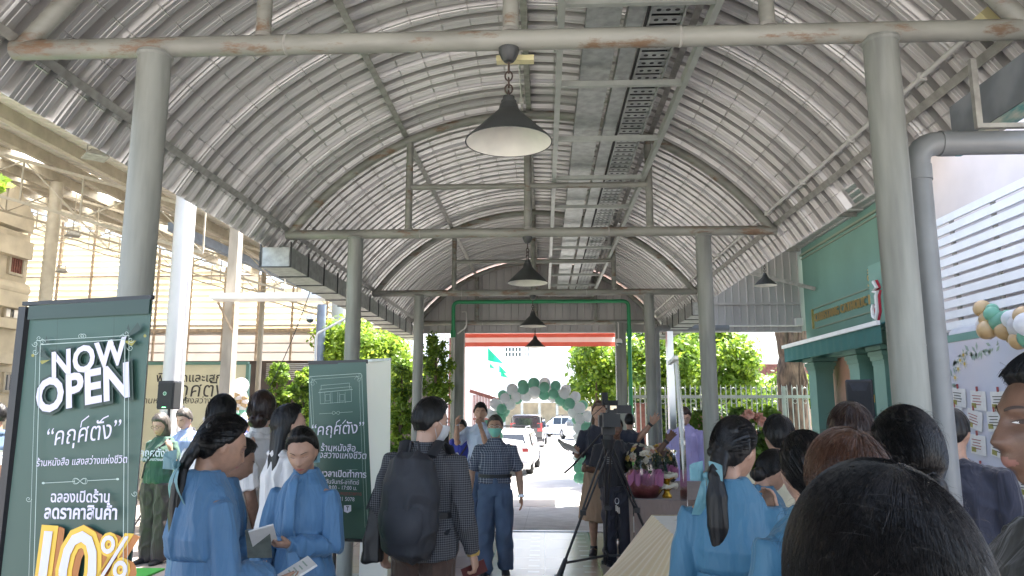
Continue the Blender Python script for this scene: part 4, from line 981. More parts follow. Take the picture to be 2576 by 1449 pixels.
def tree(label, base, h, crown_c, crown_r, n, size, mats, seed, ncl=40, rc=.5, trunk=.14, cat='tree', name='tree', group=None):
    rnd = np.random.default_rng(seed); root = empty(name, label, cat, group=group)
    cl = clumps(crown_c, crown_r, ncl, rc, rnd); mb = MB(); leaves(mb, cl, n, size, rnd, mi_n=len(mats), core=.25); mb.build('crown', [M[m_] for m_ in mats], root, fix=False)
    tm = MB(); b = Vector(base); top = Vector(crown_c)
    tm.tube([b, b + (top - b) * .4 + Vector((.06, 0, 0)), b + (top - b) * .8], [trunk, trunk * .8, trunk * .45], 10)
    for q in range(7):
        e = Vector(cl[q][:3]); s = b + (top - b) * (.35 + .07 * q); mid = (s + e) / 2 + Vector((0, 0, .15)); tm.tube([s, mid, e], [trunk * .4, trunk * .25, trunk * .08], 6)
    tm.build('trunk', M['bark'], root, smooth=60); return root
def blob(px, py, Y, rx, rz, ry=None): p = at(px, py, Y); k = Y / 1860; return p, (rx * k, (ry or rx * k), rz * k)
c, r = blob(1660, 955, 20.5, 130, 115, 1.2); tree('bushy light green tree behind the fence, left of the second right column', (c.x, 20.5, -.3), 4, c, r, 13000, .14, ['leaf_a', 'leaf_a', 'leaf_b'], 1, 60, .42, group='trees behind the fence')
c, r = blob(1790, 925, 21.5, 105, 105, 1.3); tree('dense tree behind the fence, right of the second right column', (c.x, 21.5, -.3), 4, c, r, 13000, .14, ['leaf_a', 'leaf_a', 'leaf_b'], 2, 55, .45, group='trees behind the fence')
c, r = blob(1500, 935, 22, 75, 85, 1.2); tree('round green tree rising behind the right leg of the balloon arch', (c.x, 22, -.3), 4, c, r, 8000, .14, ['leaf_a', 'leaf_a', 'leaf_b'], 3, 40, .40, group='trees behind the fence')
c, r = blob(1700, 865, 23.5, 120, 50, 1.2); tree('taller dark green tree standing behind the other fence trees', (c.x, 23.5, -.3), 5, c, r, 7000, .15, ['leaf_b'], 4, 40, .45, group='trees behind the fence')
c, r = blob(1930, 1010, 23, 150, 70, .8)
tree('long low green hedge running behind the fence and the tree trunk', (c.x, 23, -.3), 2, c, r, 10000, .13, ['leaf_a', 'leaf_b'], 5, 60, .4, cat='hedge', name='hedge')
c, r = blob(1700, 1060, 19.8, 130, 50, .5)
tree('low leafy shrub row at the foot of the fence trees', (c.x, 19.8, -.3), 1, c, r, 7000, .12, ['leaf_b', 'leaf_c'], 6, 40, .35, cat='shrub', name='shrub')
c, r = blob(915, 900, 18.6, 130, 85, 1.3); tree('big sunlit yellow-green bush behind the second left column', (c.x, 18.6, -.1), 4, c, r, 14000, .12, ['leaf_a'], 7, 65, .40, cat='bush', name='bush')
def column_hedge(label, px, y0, y1, w, Y, seed, mats, n=11000):
    rnd = np.random.default_rng(seed); a, b = at(px, y0, Y), at(px, y1, Y); k = Y / 1860 * w / 2; root = empty('columnar_shrub', label, 'shrub', group='columnar shrubs by the hall')
    cl = []
    for _ in range(150):
        t = rnd.uniform(0, 1); f = (1 - max(0, t - .88) * 2.6); an = rnd.uniform(0, 6.28); q = rnd.uniform(.3, 1) * k * .75 * f
        cl.append((a.x + math.cos(an) * q, Y + math.sin(an) * q, b.z + (a.z - b.z) * t * .97, k * .26 * rnd.uniform(.6, 1.3)))
    mb = MB(); leaves(mb, cl, n, .075, rnd, mi_n=len(mats), core=.1); mb.build('foliage', [M[m_] for m_ in mats], root, fix=False)
    tm = MB(); tm.tube([(a.x, Y, -.1), (a.x, Y, (a.z + b.z) / 2), (a.x, Y, a.z - .15)], [.06, .045, .01], 8); tm.build('stem', M['bark'], root, smooth=60)
column_hedge('green columnar shrub left of the smaller banner, shorter one', 700, 908, 1235, 84, 15.2, 11, ['leaf_b', 'leaf_a'])
column_hedge('green columnar shrub touching the left edge of the smaller banner', 768, 920, 1235, 84, 15.6, 12, ['leaf_b', 'leaf_a'])
column_hedge('dark columnar shrub between the white banner and the third left column', 1012, 912, 1235, 86, 15.4, 13, ['leaf_a', 'leaf_b'])
column_hedge('tall dark columnar shrub right of the third left column', 1098, 838, 1235, 110, 15.8, 14, ['leaf_a', 'leaf_b', 'leaf_b'], 13000)
# big bare trunk at the shop corner
tk = empty('old_tree', 'thick rough-barked tree trunk behind the fence at the shop corner', 'tree'); Y = 18.6
mb = MB(); rnd = random.Random(4)
def trunk_strand(pts, rs):
    P_ = [at(x, y, Y) for x, y in pts]; seg = 26; o0 = len(mb.v); mb.tube(P_, rs, seg)
    for i in range(o0, len(mb.v)):
        v = Vector(mb.v[i]); nz_ = noise.noise(Vector((v.x * 9, v.y * 9, v.z * 2.2))); mb.v[i] = (v.x + nz_ * .05, v.y + nz_ * .05, v.z)
def interp(pts, n_): 
    out = []
    for i in range(len(pts) - 1):
        for k in range(n_): t = k / n_; out.append((pts[i][0] * (1 - t) + pts[i + 1][0] * t, pts[i][1] * (1 - t) + pts[i + 1][1] * t))
    return out + [pts[-1]]
pts = interp([(2012, 1200), (2002, 1080), (1993, 980), (1990, 920), (1998, 870), (2012, 810), (2030, 720)], 5); trunk_strand(pts, [.40 - .17 * i / len(pts) for i in range(len(pts))])
pts = interp([(1988, 930), (1975, 880), (1965, 830), (1950, 750)], 5); trunk_strand(pts, [.20 - .05 * i / len(pts) for i in range(len(pts))])
for s in range(3): 
    pts = interp([(2025 + 8 * s, 1150), (2018 - 6 * s, 1050), (2030 - 9 * s, 960), (2008 + 4 * s, 880), (2020, 800)], 4); q0 = len(mb.v); P_ = [at(x, y, Y - .30) for x, y in pts]; mb.tube(P_, .035, 7)
mb.build('trunk', M['bark'], tk, smooth=70)
rnd = np.random.default_rng(21); mb = MB(); c = at(1990, 700, Y); leaves(mb, clumps((c.x, Y, c.z + 1.2), (2.2, 1.5, .9), 30, .5, rnd), 4000, .15, rnd); mb.build('crown', [M['leaf_b']], tk, fix=False)
# leafy twig at the left frame edge
c = at(-25, 455, 6.0); tree('fresh green leafy branch poking in at the left edge', (c.x - 1.2, 6.0, 0), 3, c + Vector((-.05, 0, 0)), (.16, .16, .13), 130, .11, ['leaf_a'], 31, 8, .06, trunk=.05)

# ------------------------------------------------------------------ balloons
def make_balloon(r, m, neck=True):
    mb = MB(); mb.lathe([(.0001, r)] + [(r * math.sin(a) * (1 - .06 * max(0, -math.cos(a))), r * math.cos(a) * (1.0 if math.cos(a) > 0 else 1.10)) for a in [math.pi * k / 12 for k in range(1, 12)]] + [(.012, -r * 1.10), (.02, -r * 1.16)], seg=20)
    return mb
bal = {}
def balloon(p, r, mk, label, group, rot=None):
    key = (mk,)
    if key not in bal:
        o = make_balloon(.125, mk).build('balloon', M[mk], smooth=60); bal[key] = o
    else: o = bal[key].copy(); COL.objects.link(o)
    o.location = p; s = r / .125; o.scale = (s, s, s); o.rotation_euler = rot or (random.uniform(-.9, .9), random.uniform(-.9, .9), random.uniform(0, 6))
    return tag(o, label, 'balloon', group)
rnd = random.Random(12); AY = 16.05
path = [Vector((1238, 1210 - 12 * q)) for q in range(11)] + [Vector((1354 - 116 * math.cos(t), 1088 - 110 * math.sin(t) ** .9)) for t in [math.pi * q / 60 for q in range(61)]] + [Vector((1470, 1095 + 12 * q)) for q in range(11)]
dist = [0.0]
for p, q in zip(path[:-1], path[1:]): dist.append(dist[-1] + (q - p).length)
n_st = 24
for i in range(n_st):
    d_ = dist[-1] * (i + .5) / n_st; j = max(q for q in range(len(dist)) if dist[q] <= d_); j = min(j, len(path) - 2); tt = (d_ - dist[j]) / (dist[j + 1] - dist[j]); c2 = path[j].lerp(path[j + 1], tt); tg_ = (path[j + 1] - path[j]).normalized()
    nrm2 = Vector((tg_.y, 0, tg_.x)); ctr = at(c2.x, c2.y, AY)
    for k in range(4):
        ph = k * math.pi / 2 + (math.pi / 4 if i % 2 else 0) + .3; q = .135; off = nrm2 * math.cos(ph) * q + Vector((0, math.sin(ph) * q, 0))
        green = ((k + i // 2) % 4) < 2; side_ = 'left leg' if i < 8 else ('right leg' if i > 15 else 'top'); cn = 'green' if green else 'white'
        balloon(ctr + off, .118 * rnd.uniform(.9, 1.06), 'b_green' if green else 'b_white', cn + ' balloon in the ' + side_ + ' of the entrance arch', cn + ' balloons in the ' + side_ + ' of the entrance arch')
# column of small balloons beside the stage, printed white one on top
SYc = 14.0
p = at(606, 970, SYc); o = balloon(p, .15, 'b_white', 'large white printed balloon topping the balloon column by the stage', 'stage balloon column top', rot=(0, 0, 0))
tm = MB()
for q, s in enumerate(('ร้านหนังสือ', 'แสงสว่างแห่งชีวิต')): text_into(tm, s, .062, (p.x, p.y - .156, p.z + .03 - .06 * q), (1, 0, 0), (0, 0, 1), 0, thick=.002)
t_ = tm.build('lettering', M['p_black'], None, fix=False); t_.parent = o; t_.matrix_parent_inverse = Matrix.Translation(p).inverted()
cols = ['b_tan', 'b_white', 'b_tan', 'b_green']
for i in range(11):
    for k in range(2):
        mk = 'b_green' if i in (5, 6) and k == i % 2 else (cols[(i + k) % 2]); q = at(598 + k * 15 + 4 * math.sin(i), 993 + i * 8.5, SYc - .05 * k)
        cn = {'b_tan': 'tan', 'b_white': 'white', 'b_green': 'green'}[mk]
        balloon(q, .062, mk, 'small ' + cn + ' balloon in the column beside the stage', 'small ' + cn + ' balloons beside the stage')
# garland over the photo wall
GX = 4.25; rnd = random.Random(33)
spec = [(2468, 776, 20, 't'), (2490, 778, 14, 'g'), (2478, 803, 25, 't'), (2505, 790, 18, 'g'), (2512, 810, 26, 'g'), (2458, 815, 17, 'w'), (2470, 828, 21, 't'), (2496, 830, 22, 't'), (2522, 832, 23, 't'), (2530, 797, 17, 'g'), (2545, 803, 22, 'w'), (2548, 828, 28, 'g'), (2563, 795, 20, 'w'), (2572, 820, 30, 'w'), (2528, 848, 16, 't'), (2552, 850, 15, 't'), (2572, 855, 22, 't'), (2585, 795, 24, 't'), (2590, 850, 26, 'g'), (2605, 815, 28, 'w')]
for k, (px, py, pr_, cc) in enumerate(spec):
    p = atx(px, py, GX); r = pr_ * p.y / 1860 * 1.04; mk = {'t': 'b_tan', 'g': 'b_green', 'w': 'b_white'}[cc]; cn = {'t': 'tan', 'g': 'green', 'w': 'white'}[cc]
    balloon(p + Vector((rnd.uniform(-.08, .08), 0, 0)), r, mk, cn + ' balloon in the garland over the photo board', cn + ' balloons in the photo board garland')

# ------------------------------------------------------------------ roll-up banners
def banner_frame(root, A, B, z0, z1, pole_m='black', pole_left=True):
    """flat banner from point A (left) to B (right), z0..z1; returns local axes"""
    A, B = Vector((A[0], A[1], 0)), Vector((B[0], B[1], 0)); ux = (B - A).normalized(); W = (B - A).length; nrm = ux.cross(Vector((0, 0, 1)))
    return A, ux, W, nrm
bn = empty('standing_banner', 'large dark green banner reading NOW OPEN in the left foreground', 'banner')
a_, b_ = at(60, 773, 2.58), at(382, 754, 2.42); A, ux, W, nrm = banner_frame(bn, a_, b_, 0, 0); zT = (a_.z + b_.z) / 2; zB = .12
def bw(u, v): return .012 * math.sin(u * 5 + v * 3) * v * (1 - u * .3)
mb = MB(); H_ = zT - zB
mb.grid(lambda u, v: A + ux * (W * (.06 + .94 * u)) + Vector((0, 0, zT - H_ * v)) + nrm * bw(u, v), 24, 48)
cloth_o = mb.build('fabric', M['banner'], bn, smooth=80, fix=False)
mb = MB(); mb.grid(lambda u, v: A + ux * (W * (.06 + .94 * u)) + Vector((0, 0, zT + .002 - .050 * v)) + nrm * .009, 24, 2); mb.build('top_sleeve', M['banner_dk'], bn, fix=False)
mb = MB(); mb.bar(A + Vector((0, 0, zT + .012)) , A + ux * (W + .004) + Vector((0, 0, zT + .008)), .016, .014)
mb.bar(A + ux * .008 - nrm * .012 + Vector((0, 0, 0)), A + ux * .008 - nrm * .012 + Vector((0, 0, zT)), .034, .05, up=nrm); mb.box(A + ux * W / 2 + Vector((0, 0, .05)), (W + .05, .22, .1), Matrix.Rotation(math.atan2(ux.y, ux.x), 3, 'Z')); mb.build('frame', M['black'], bn)
pr = MB(); UZ = Vector((0, 0, 1))
def bp(px, py):
    """photo position on this banner's plane -> banner point"""
    r = ray(px, py); d = nrm; o = Vector((0, 0, EYE)); t = (A - o).dot(d) / r.dot(d); return o + r * t
def B_(px, py, off=.006): return bp(px, py) + nrm * (off + .012)
def btext(s, size_px, px, py, mi, rot=0, **k):
    c = B_(px, py); d = (c - Vector((0, 0, EYE))).length; sz = size_px * d / 1860; cu = ux * math.cos(rot) + UZ * math.sin(rot); cv = UZ * math.cos(rot) - ux * math.sin(rot)
    text_into(pr, s, sz, c, cu, cv, mi, **k)
def bline(pts, w, mi, off=.006):
    P_ = [B_(x, y, off) for x, y in pts]
    for p, q in zip(P_[:-1], P_[1:]):
        t = (q - p).normalized(); s = t.cross(nrm).normalized() * w / 2; pr.poly([p - s, q - s, q + s, p + s], mi=mi)
mats_b = [M['p_white'], M['p_line'], M['banner_dk'], M['p_gold'], M['p_orange'], M['p_olive'], M['p_black'], M['p_red']]
# double frame with curls
for dx, w in ((0, .0016), (10, .0026)):
    bline([(85 + dx * 1.2, 1449), (103 + dx, 858 + dx)], w, 1); bline([(103 + dx, 858 + dx), (335 - dx, 845 + dx)], w, 1); bline([(335 - dx, 845 + dx), (332 - dx * 1.1, 1449)], w, 1)
def curl(px, py, s, fx, fy):
    bline([(px + fx * s * (1 - t) * math.cos(t * 9), py + fy * s * (1 - t) * math.sin(t * 9)) for t in [k / 22 for k in range(22)]], .0016, 1)
for cx_, cy_, fx, fy in ((110, 852, 1, 1), (100, 866, -1, 1), (118, 862, 1, -1), (328, 840, -1, 1), (340, 856, 1, 1), (320, 850, -1, -1), (100, 886, 1, 1), (338, 876, -1, 1), (214, 848, 1, -1), (222, 848, -1, -1), (84, 1254, 1, 1), (350, 1240, -1, 1)): curl(cx_, cy_, 8, fx, fy)
# confetti
for pts, mi in (([(127, 845), (132, 862), (122, 866)], 2), ([(103, 868), (137, 905), (108, 897)], 2), ([(109, 908), (136, 906), (116, 917)], 5), ([(333, 816), (337, 834), (328, 828)], 2), ([(356, 812), (364, 830), (324, 853)], 2), ([(352, 858), (341, 872), (318, 858)], 5)):
    pr.poly([B_(x, y, .004) for x, y in pts], mi=mi)
for px, py, s, mi in ((326, 838, 4, 2), (137, 882, 3, 2), (93, 895, 4, 5), (374, 846, 4, 5)): pr.poly([B_(px + s * math.cos(k), py + s * math.sin(k), .004) for k in [i * .785 for i in range(8)]], mi=mi)
bline([(157, 800), (153, 906)], .0018, 2); bline([(298, 792), (297, 872)], .0018, 2)
rt = R(8)
for mi, bold, off in ((2, .10, .000), (2, .06, .001), (0, .034, .004)):
    for s, sz, px, py, sp in (('NOW', 78, 230, 905, 1.04), ('OPEN', 100, 217, 982, 1.03)):
        c = B_(px, py, off); d = (c - Vector((0, 0, EYE))).length; szm = sz * d / 1860
        text_into(pr, s, szm, c, ux * math.cos(rt) + UZ * math.sin(rt), UZ * math.cos(rt) - ux * math.sin(rt), mi, bold=bold, shear=.0, thick=.0005, spacing=sp, wscale=1.0)
btext('“คฤศตัง”', 54, 218, 1092, 0, rot=R(6), shear=.15)
bline([(215, 1075), (218, 1060), (236, 1046)], .004, 0, .007); bline([(262, 1062), (272, 1052), (285, 1046)], .004, 0, .007)
btext('ร้านหนังสือ แสงสว่างแห่งชีวิต', 21.5, 215, 1160, 0, rot=R(3), bold=.004, shear=.1)
bline([(122, 1214), (200, 1210)], .0018, 1); bline([(232, 1208), (306, 1204)], .0018, 1)
for k in (0, 1): bline([(213 + (18 - 4 * k) * math.sin(t), 1209 - 9 * math.sin(2 * t) * .8) for t in [i * 6.28 / 30 for i in range(31)]], .0016, 1)
for px, py in ((121, 1214), (307, 1204)): pr.poly([B_(px + 4 * math.cos(k), py + 3 * math.sin(k)) for k in [i * .785 for i in range(8)]], mi=1)
btext('ฉลองเปิดร้าน', 31, 213, 1250, 0, rot=R(2), bold=.018); btext('ลดราคาสินค้า', 38, 214, 1289, 0, rot=R(2), bold=.026)
for mi, bold, off, dx, dy in ((4, .05, .000, 14, 7), (4, .05, .0006, 10, 5), (4, .05, .0012, 6, 3), (3, .05, .003, 0, 0), (0, .0, .006, 0, 0)):
    for s, sz, px, py in (('1', 228, 116, 1446), ('0', 228, 202, 1446), ('%', 124, 296, 1405)):
        c = B_(px + dx, py + dy, off); d = (c - Vector((0, 0, EYE))).length
        text_into(pr, s, sz * d / 1860, c, ux, UZ, mi, bold=bold, shear=.05, thick=.0005)
pr.build('print', mats_b, bn, fix=False)

b2 = empty('standing_banner', 'smaller dark green banner with shop drawing tied in front of the second left column', 'banner')
a_, b_ = at(777, 918, 6.0), at(924, 908, 5.85); A, ux, W, nrm = banner_frame(b2, a_, b_, 0, 0); zT = (a_.z + b_.z) / 2; zB = at(830, 1357, 5.9).z
mb = MB(); c2 = at(935, 1352, 5.9); A2 = at(845, 1360, 5.95)
lean = .0
mb.grid(lambda u, v: A + ux * W * u + Vector((0, 0, zT - (zT - zB) * v)) + nrm * (.02 * math.sin(v * 2.5 + u) + .012 * math.sin(u * 6) * v) + ux * .10 * v, 20, 40)
mb.build('fabric', M['banner'], b2, smooth=80, fix=False)
mb = MB(); mb.bar(A + Vector((0, 0, zT + .006)), A + ux * W + Vector((0, 0, zT + .006)), .02, .03); mb.bar(A + ux * (.1) + Vector((0, 0, zB)), A + ux * (W + .1) + Vector((0, 0, zB)), .02, .02)
mb.bar(A + ux * W * .5 - nrm * .06, A + ux * W * .5 - nrm * .06 + Vector((0, 0, zT)), .02, .02, up=nrm); mb.bar(A - nrm * .3 + ux * W * .2, A + nrm * .3 + ux * W * .8, .03, .03); mb.build('frame', M['black'], b2)
pr = MB(); O = Vector((0, 0, EYE))
def B_(px, py, off=.004): return bp(px, py) + nrm * (off + .035)
for w, d in ((.003, 0), (.0018, 7)):
    bline([(808 + d * .4, 1330), (784 + d, 955 + d), (786 + d, 948 + d), (914 - d, 940 + d), (917 - d, 950 + d), (932 - d, 1325)], w, 1)
for cx_, cy_, fx, fy in ((790, 955, 1, 1), (912, 945, -1, 1), (795, 965, 1, -1), (908, 955, -1, -1)): curl(cx_, cy_, 9, fx, fy)
# line drawing of the shop
bx = [(812, 980), (890, 973), (891, 1010), (813, 1016)]
bline(bx + [bx[0]], .002, 1); bline([(808, 988), (894, 980)], .003, 1); bline([(815, 970), (886, 964), (886, 978)], .002, 1); bline([(815, 970), (815, 982)], .002, 1)
for px in (824, 838, 842, 856, 860, 875): bline([(px, 987), (px + .5, 1014)], .0016, 1)
for px in (826, 862): bline([(px, 993), (px + 11, 992), (px + 11, 1008), (px, 1009), (px, 993)], .0014, 1)
bline([(810, 1041), (845, 1039)], .002, 1); bline([(860, 1038), (894, 1036)], .002, 1); bline([(852 + 9 * math.sin(t), 1038.5 - 5 * math.sin(2 * t) * .8) for t in [i * 6.28 / 24 for i in range(25)]], .0018, 1)
btext('“คฤศตัง”', 38, 854, 1080, 0, rot=R(3), shear=.12); bline([(852, 1072), (854, 1062), (862, 1056)], .006, 0); bline([(868, 1066), (877, 1056)], .006, 0)
btext('ร้านหนังสือ', 22, 857, 1127, 0, shear=.1, bold=.006); btext('แสงสว่างแห่งชีวิต', 22, 857, 1145, 0, shear=.1, bold=.004)
btext('เวลาเปิดทำการ', 21, 872, 1192, 0, bold=.02); bline([(878, 1181), (906, 1180)], .0016, 1); bline([(878, 1205), (908, 1204)], .0016, 1)
btext('วันจันทร์-อาทิตย์', 14, 868, 1212, 0); btext('08:00 - 17:00 น.', 13, 866, 1226, 0); btext('เว้นวันหยุดราชการ', 12, 876, 1240, 7); btext('02 681 5078', 13, 868, 1254, 0)
pr.poly([B_(x, y) for x, y in ((872, 1270), (890, 1269), (890, 1284), (881, 1289), (872, 1285))], mi=0); btext('T', 13, 881, 1278, 2, bold=.03)
pr.build('print', mats_b, b2, fix=False)
b3 = empty('standing_banner', 'blank white back of a roll-up banner behind the smaller green one', 'banner')
mb = MB(); a_, b_ = at(915, 908, 7.0), at(984, 904, 6.9); zB = 0.1; z_ = a_.z
mb.grid(lambda u, v: a_ + (b_ - a_) * u + Vector((.02 * math.sin(v * 2), .02 * math.sin(u * 4) - .0, -(z_ - zB) * v)), 8, 24); mb.build('fabric', mat('banner_back', (0.72, 0.70, 0.64), .6, trans=.3), b3, smooth=80, fix=False)
mb = MB(); mb.bar(a_, b_, .02, .025); mb.tube([((a_.x + b_.x) / 2, 7.02, 0), ((a_.x + b_.x) / 2, 7.02, z_)], .01, 8); mb.box(((a_.x + b_.x) / 2, 6.98, .05), (.7, .2, .09)); mb.build('frame', M['galv'], b3)

# ------------------------------------------------------------------ stage backdrop with writing
st = empty('stage_backdrop', 'pale yellow stage backdrop with black Thai lettering at the left', 'backdrop')
SY = 18.5; a, b = at(375, 915, SY), at(626, 915, SY); zt = at(500, 917, SY).z
mb = MB(); mb.box(((a.x + b.x) / 2, SY, zt / 2), (b.x - a.x, .08, zt)); mb.build('board', M['stage_yel'], st)
mb = MB(); mb.box(((a.x + b.x) / 2, SY - .01, zt + .03), (b.x - a.x, .12, .08)); mb.box((b.x, SY - .01, zt / 2), (.08, .12, zt)); mb.build('border', M['green_facade'], st)
tm = MB()
for s, size, px, py, bold in (('พิธีเปิดและเสก', .30, 476, 951, .012), ('“คฤศตัง”', .52, 490, 982, 0), ('ร้านหนังสือ แสงสว่างแห่งชีวิต', .22, 478, 1008, 0)):
    p = at(px, py, SY - .05); text_into(tm, s, size, p, (1, 0, 0), (0, 0, 1), 0, bold=bold, shear=.1 if bold == 0 else 0)
tm.build('lettering', M['p_black'], st, fix=False)

# ------------------------------------------------------------------ loudspeakers
def speaker(px, py, Y, w, h, label, yaw, cone=False, light=False):
    c = at(px, py, Y); root = empty('loudspeaker', label, 'loudspeaker', loc=c, rz=yaw, group='loudspeakers on stands')
    mb = MB(); d = w * .85; zs_ = (-h / 2, h / 2)
    for z0_, z1_, s0, s1 in ((-h / 2, -h / 2 + .02, .94, 1), (-h / 2 + .02, h / 2 - .02, 1, 1), (h / 2 - .02, h / 2, 1, .94)):
        vs = []
        for z, s in ((z0_, s0), (z1_, s1)):
            for x, y in ((-.46, -.5), (.46, -.5), (.5, -.44), (.36, .5), (-.36, .5), (-.5, -.44)): vs.append((x * w * s, y * d * s, z))
        mb.add(vs, [(0, 1, 2, 3, 4, 5), (11, 10, 9, 8, 7, 6)] + [(i, (i + 1) % 6, (i + 1) % 6 + 6, i + 6) for i in range(6)])
    mb.build('cabinet', M['black'], root)
    mb = MB(); mb.box((0, -d / 2 - .004, -.02 * h), (w * .84, .008, h * .86)); mb.build('grille', mat('speaker_grille', (.012, .012, .013), .55, bump=.4, bscale=500), root)
    if cone:
        mb = MB(); mb.poly([(-w * .36, -d / 2 - .010, h * .42), (w * .36, -d / 2 - .010, h * .42), (w * .24, -d / 2 - .010, h * .2), (-w * .24, -d / 2 - .010, h * .2)], d=(0, .004, 0)); mb.build('horn', M['nylon'], root)
        mb = MB(); mb.box((w * .505, -.08, 0), (.01, .03, h * .2)); mb.build('label_strip', M['yellow_flower'], root)
    if light:
        mb = MB(); mb.lathe([(.0001, 0), (.030, 0)], (0, -d / 2 - .012, .02), 16, 0, axis=Matrix.Rotation(R(90), 3, 'X')); mb.lathe([(.020, .001), (.024, .001)], (0, -d / 2 - .013, .02), 16, 1, axis=Matrix.Rotation(R(90), 3, 'X')); mb.build('badge', [mat('badge_green', (.03, .2, .09), .4), M['white']], root)
        m_, n_, l_, bs = nt('indicator'); bs.inputs['Emission Color'].default_value = (.1, 1, .3, 1); bs.inputs['Emission Strength'].default_value = 1.5
        mb = MB(); mb.box((0, -d / 2 - .01, -h * .43), (w * .22, .006, .008)); mb.build('indicator_light', m_, root)
    st_ = empty('speaker_stand', 'black tripod stand under the ' + ('loudspeaker by the stage' if light else 'loudspeaker at the shop front'), 'stand', loc=(c.x, c.y, 0), group='speaker stands')
    mb = MB(); mb.tube([(0, 0, .3), (0, 0, c.z - h / 2 + .02)], .018, 10); mb.build('pole', M['black'], st_)
    for k in range(3): mb = MB(); an = k * 2.094; mb.tube([(0, 0, .75), (.5 * math.cos(an), .5 * math.sin(an), .0)], .012, 8); mb.build('leg', M['black'], st_)
speaker(428, 994, 10.2, .255, .39, 'black loudspeaker with round green badge in front of the white hall column', R(-8), light=True)
speaker(2166, 1003, 11.0, .36, .54, 'black loudspeaker with a horn panel at the green shop front', R(-28), cone=True)

# ------------------------------------------------------------------ far-left book table
tb = empty('book_table', 'table with gathered rust-brown skirting at the far left', 'table'); p = at(-40, 1165, 7.0)
mb = MB(); mb.box((p.x - .3, 7.0, p.z), (1.3, .7, .03)); mb.build('tabletop', M['white'], tb)
mb = MB(); zt = p.z - .016; xr = p.x + .35
mb.grid(lambda u, v: Vector((xr - 1.3 + 1.3 * u, 6.64 - .02 * math.sin(u * 95) - .03 * v, zt * (1 - v) + .02)), 140, 3); mb.grid(lambda u, v: Vector((xr + .015 * math.sin(u * 60) + .03 * v, 6.64 + .72 * u, zt * (1 - v) + .02)), 80, 3); mb.build('skirting', M['rust_cloth'], tb, fix=False)
mb = MB(); mb.box((xr - .12, 6.60, zt - .25), (.22, .006, .34), mi=0); mb.box((xr - .12, 6.596, zt - .27), (.18, .004, .10), mi=1); text_into(mb, 'ลด', .1, (xr - .12, 6.592, zt - .15), (1, 0, 0), (0, 0, 1), 1, bold=.02); mb.build('price_sign', [M['paper'], M['p_red']], tb, fix=False)
rnd = random.Random(8); bm_ = None
for k in range(6):
    mb = MB(); w_, l_, h_ = .15, .21, .035; mb.box((0, 0, h_ / 2), (w_ - .006, l_ - .006, h_ - .006), mi=1); mb.box((0, 0, h_ - .002), (w_, l_, .004), mi=0); mb.box((0, 0, .002), (w_, l_, .004), mi=0); mb.box((-w_ / 2, 0, h_ / 2), (.004, l_, h_), mi=0)
    o = mb.build('book', [M[['paper', 'book_cover', 'pale_blue_c'][k % 3]], M['paper']], None, loc=(xr - .10 - (k % 2) * .19, 6.82, p.z + .016 + .036 * (k // 2)), rz=rnd.uniform(-.15, .15))
    tag(o, ['pale', 'dark green', 'light blue'][k % 3] + ' book in the ' + ('right' if k % 2 == 0 else 'left') + ' stack on the brown skirted table', 'book', 'books on the skirted table')
mb = MB(); mb.box((0, 0, .11), (.16, .01, .22), Matrix.Rotation(R(-14), 3, 'X'), 0); mb.box((0, -.008, .07), (.14, .006, .08), Matrix.Rotation(R(-14), 3, 'X'), 1); tag(mb.build('book', [M['pale_blue_c'], M['p_orange']], None, loc=(xr - .05, 6.95, p.z + .016)), 'upright blue and orange book at the back of the skirted table', 'book', 'books on the skirted table')

# ------------------------------------------------------------------ flower table on the right with baskets and gold trays
ft = empty('flower_table', 'long table in taupe cloth carrying flower baskets', 'table')
zt = at(1610, 1248, 8.6).z; x0 = at(1588, 1240, 8.4).x; x1 = x0 + 1.5; y0, y1 = 8.2, 10.4
mb = MB(); mb.box(((x0 + x1) / 2, (y0 + y1) / 2, zt - .015), (x1 - x0, y1 - y0, .03))
mb.grid(lambda u, v: Vector((x0 + (x1 - x0) * u, y0 - .01 - .015 * math.sin(u * 26 + 1) * v, (zt - .01) * (1 - v) + .02)), 60, 4); mb.grid(lambda u, v: Vector((x0 - .01 - .02 * math.sin(u * 22) * v, y0 + (y1 - y0) * u, (zt - .01) * (1 - v) + .02)), 60, 4)
mb.build('cloth', M['brown_cloth'], ft, fix=False)
def flower_cluster(mb, c, r, n, mis, rnd, size=.035):
    for _ in range(n):
        d = Vector((rnd.gauss(0, 1), rnd.gauss(0, 1), abs(rnd.gauss(0, 1)) * .8 + .1)).normalized(); p = Vector(c) + Vector((d.x * r[0], d.y * r[1], d.z * r[2])) * rnd.uniform(.75, 1.05); mi = rnd.choice(mis); q = d.to_track_quat('Z', 'Y').to_matrix()
        for ring, (rr, tilt, pn) in enumerate(((1.0, .35, 7), (.65, .8, 5), (.3, 1.2, 3))):
            for k in range(pn):
                a = 2 * math.pi * k / pn + ring * .6; u = Vector((math.cos(a), math.sin(a), 0)); w = Vector((-math.sin(a), math.cos(a), 0)); s = size * rr * rnd.uniform(.85, 1.15); up = Vector((0, 0, math.tan(tilt) * s * .7))
                mb.poly([p + q @ (u * s * .15), p + q @ (u * s * .7 - w * s * .5 + up * .6), p + q @ (u * s * 1.1 + up), p + q @ (u * s * .7 + w * s * .5 + up * .6)], mi=mi)
def foliage(mb, c, r, n, size, seed, mi):
    rg = np.random.default_rng(seed); t = MB(); leaves(t, clumps(c, r, 14, min(r) * .5, rg), n, size, rg); mb.add(t.v, t.f, mi)
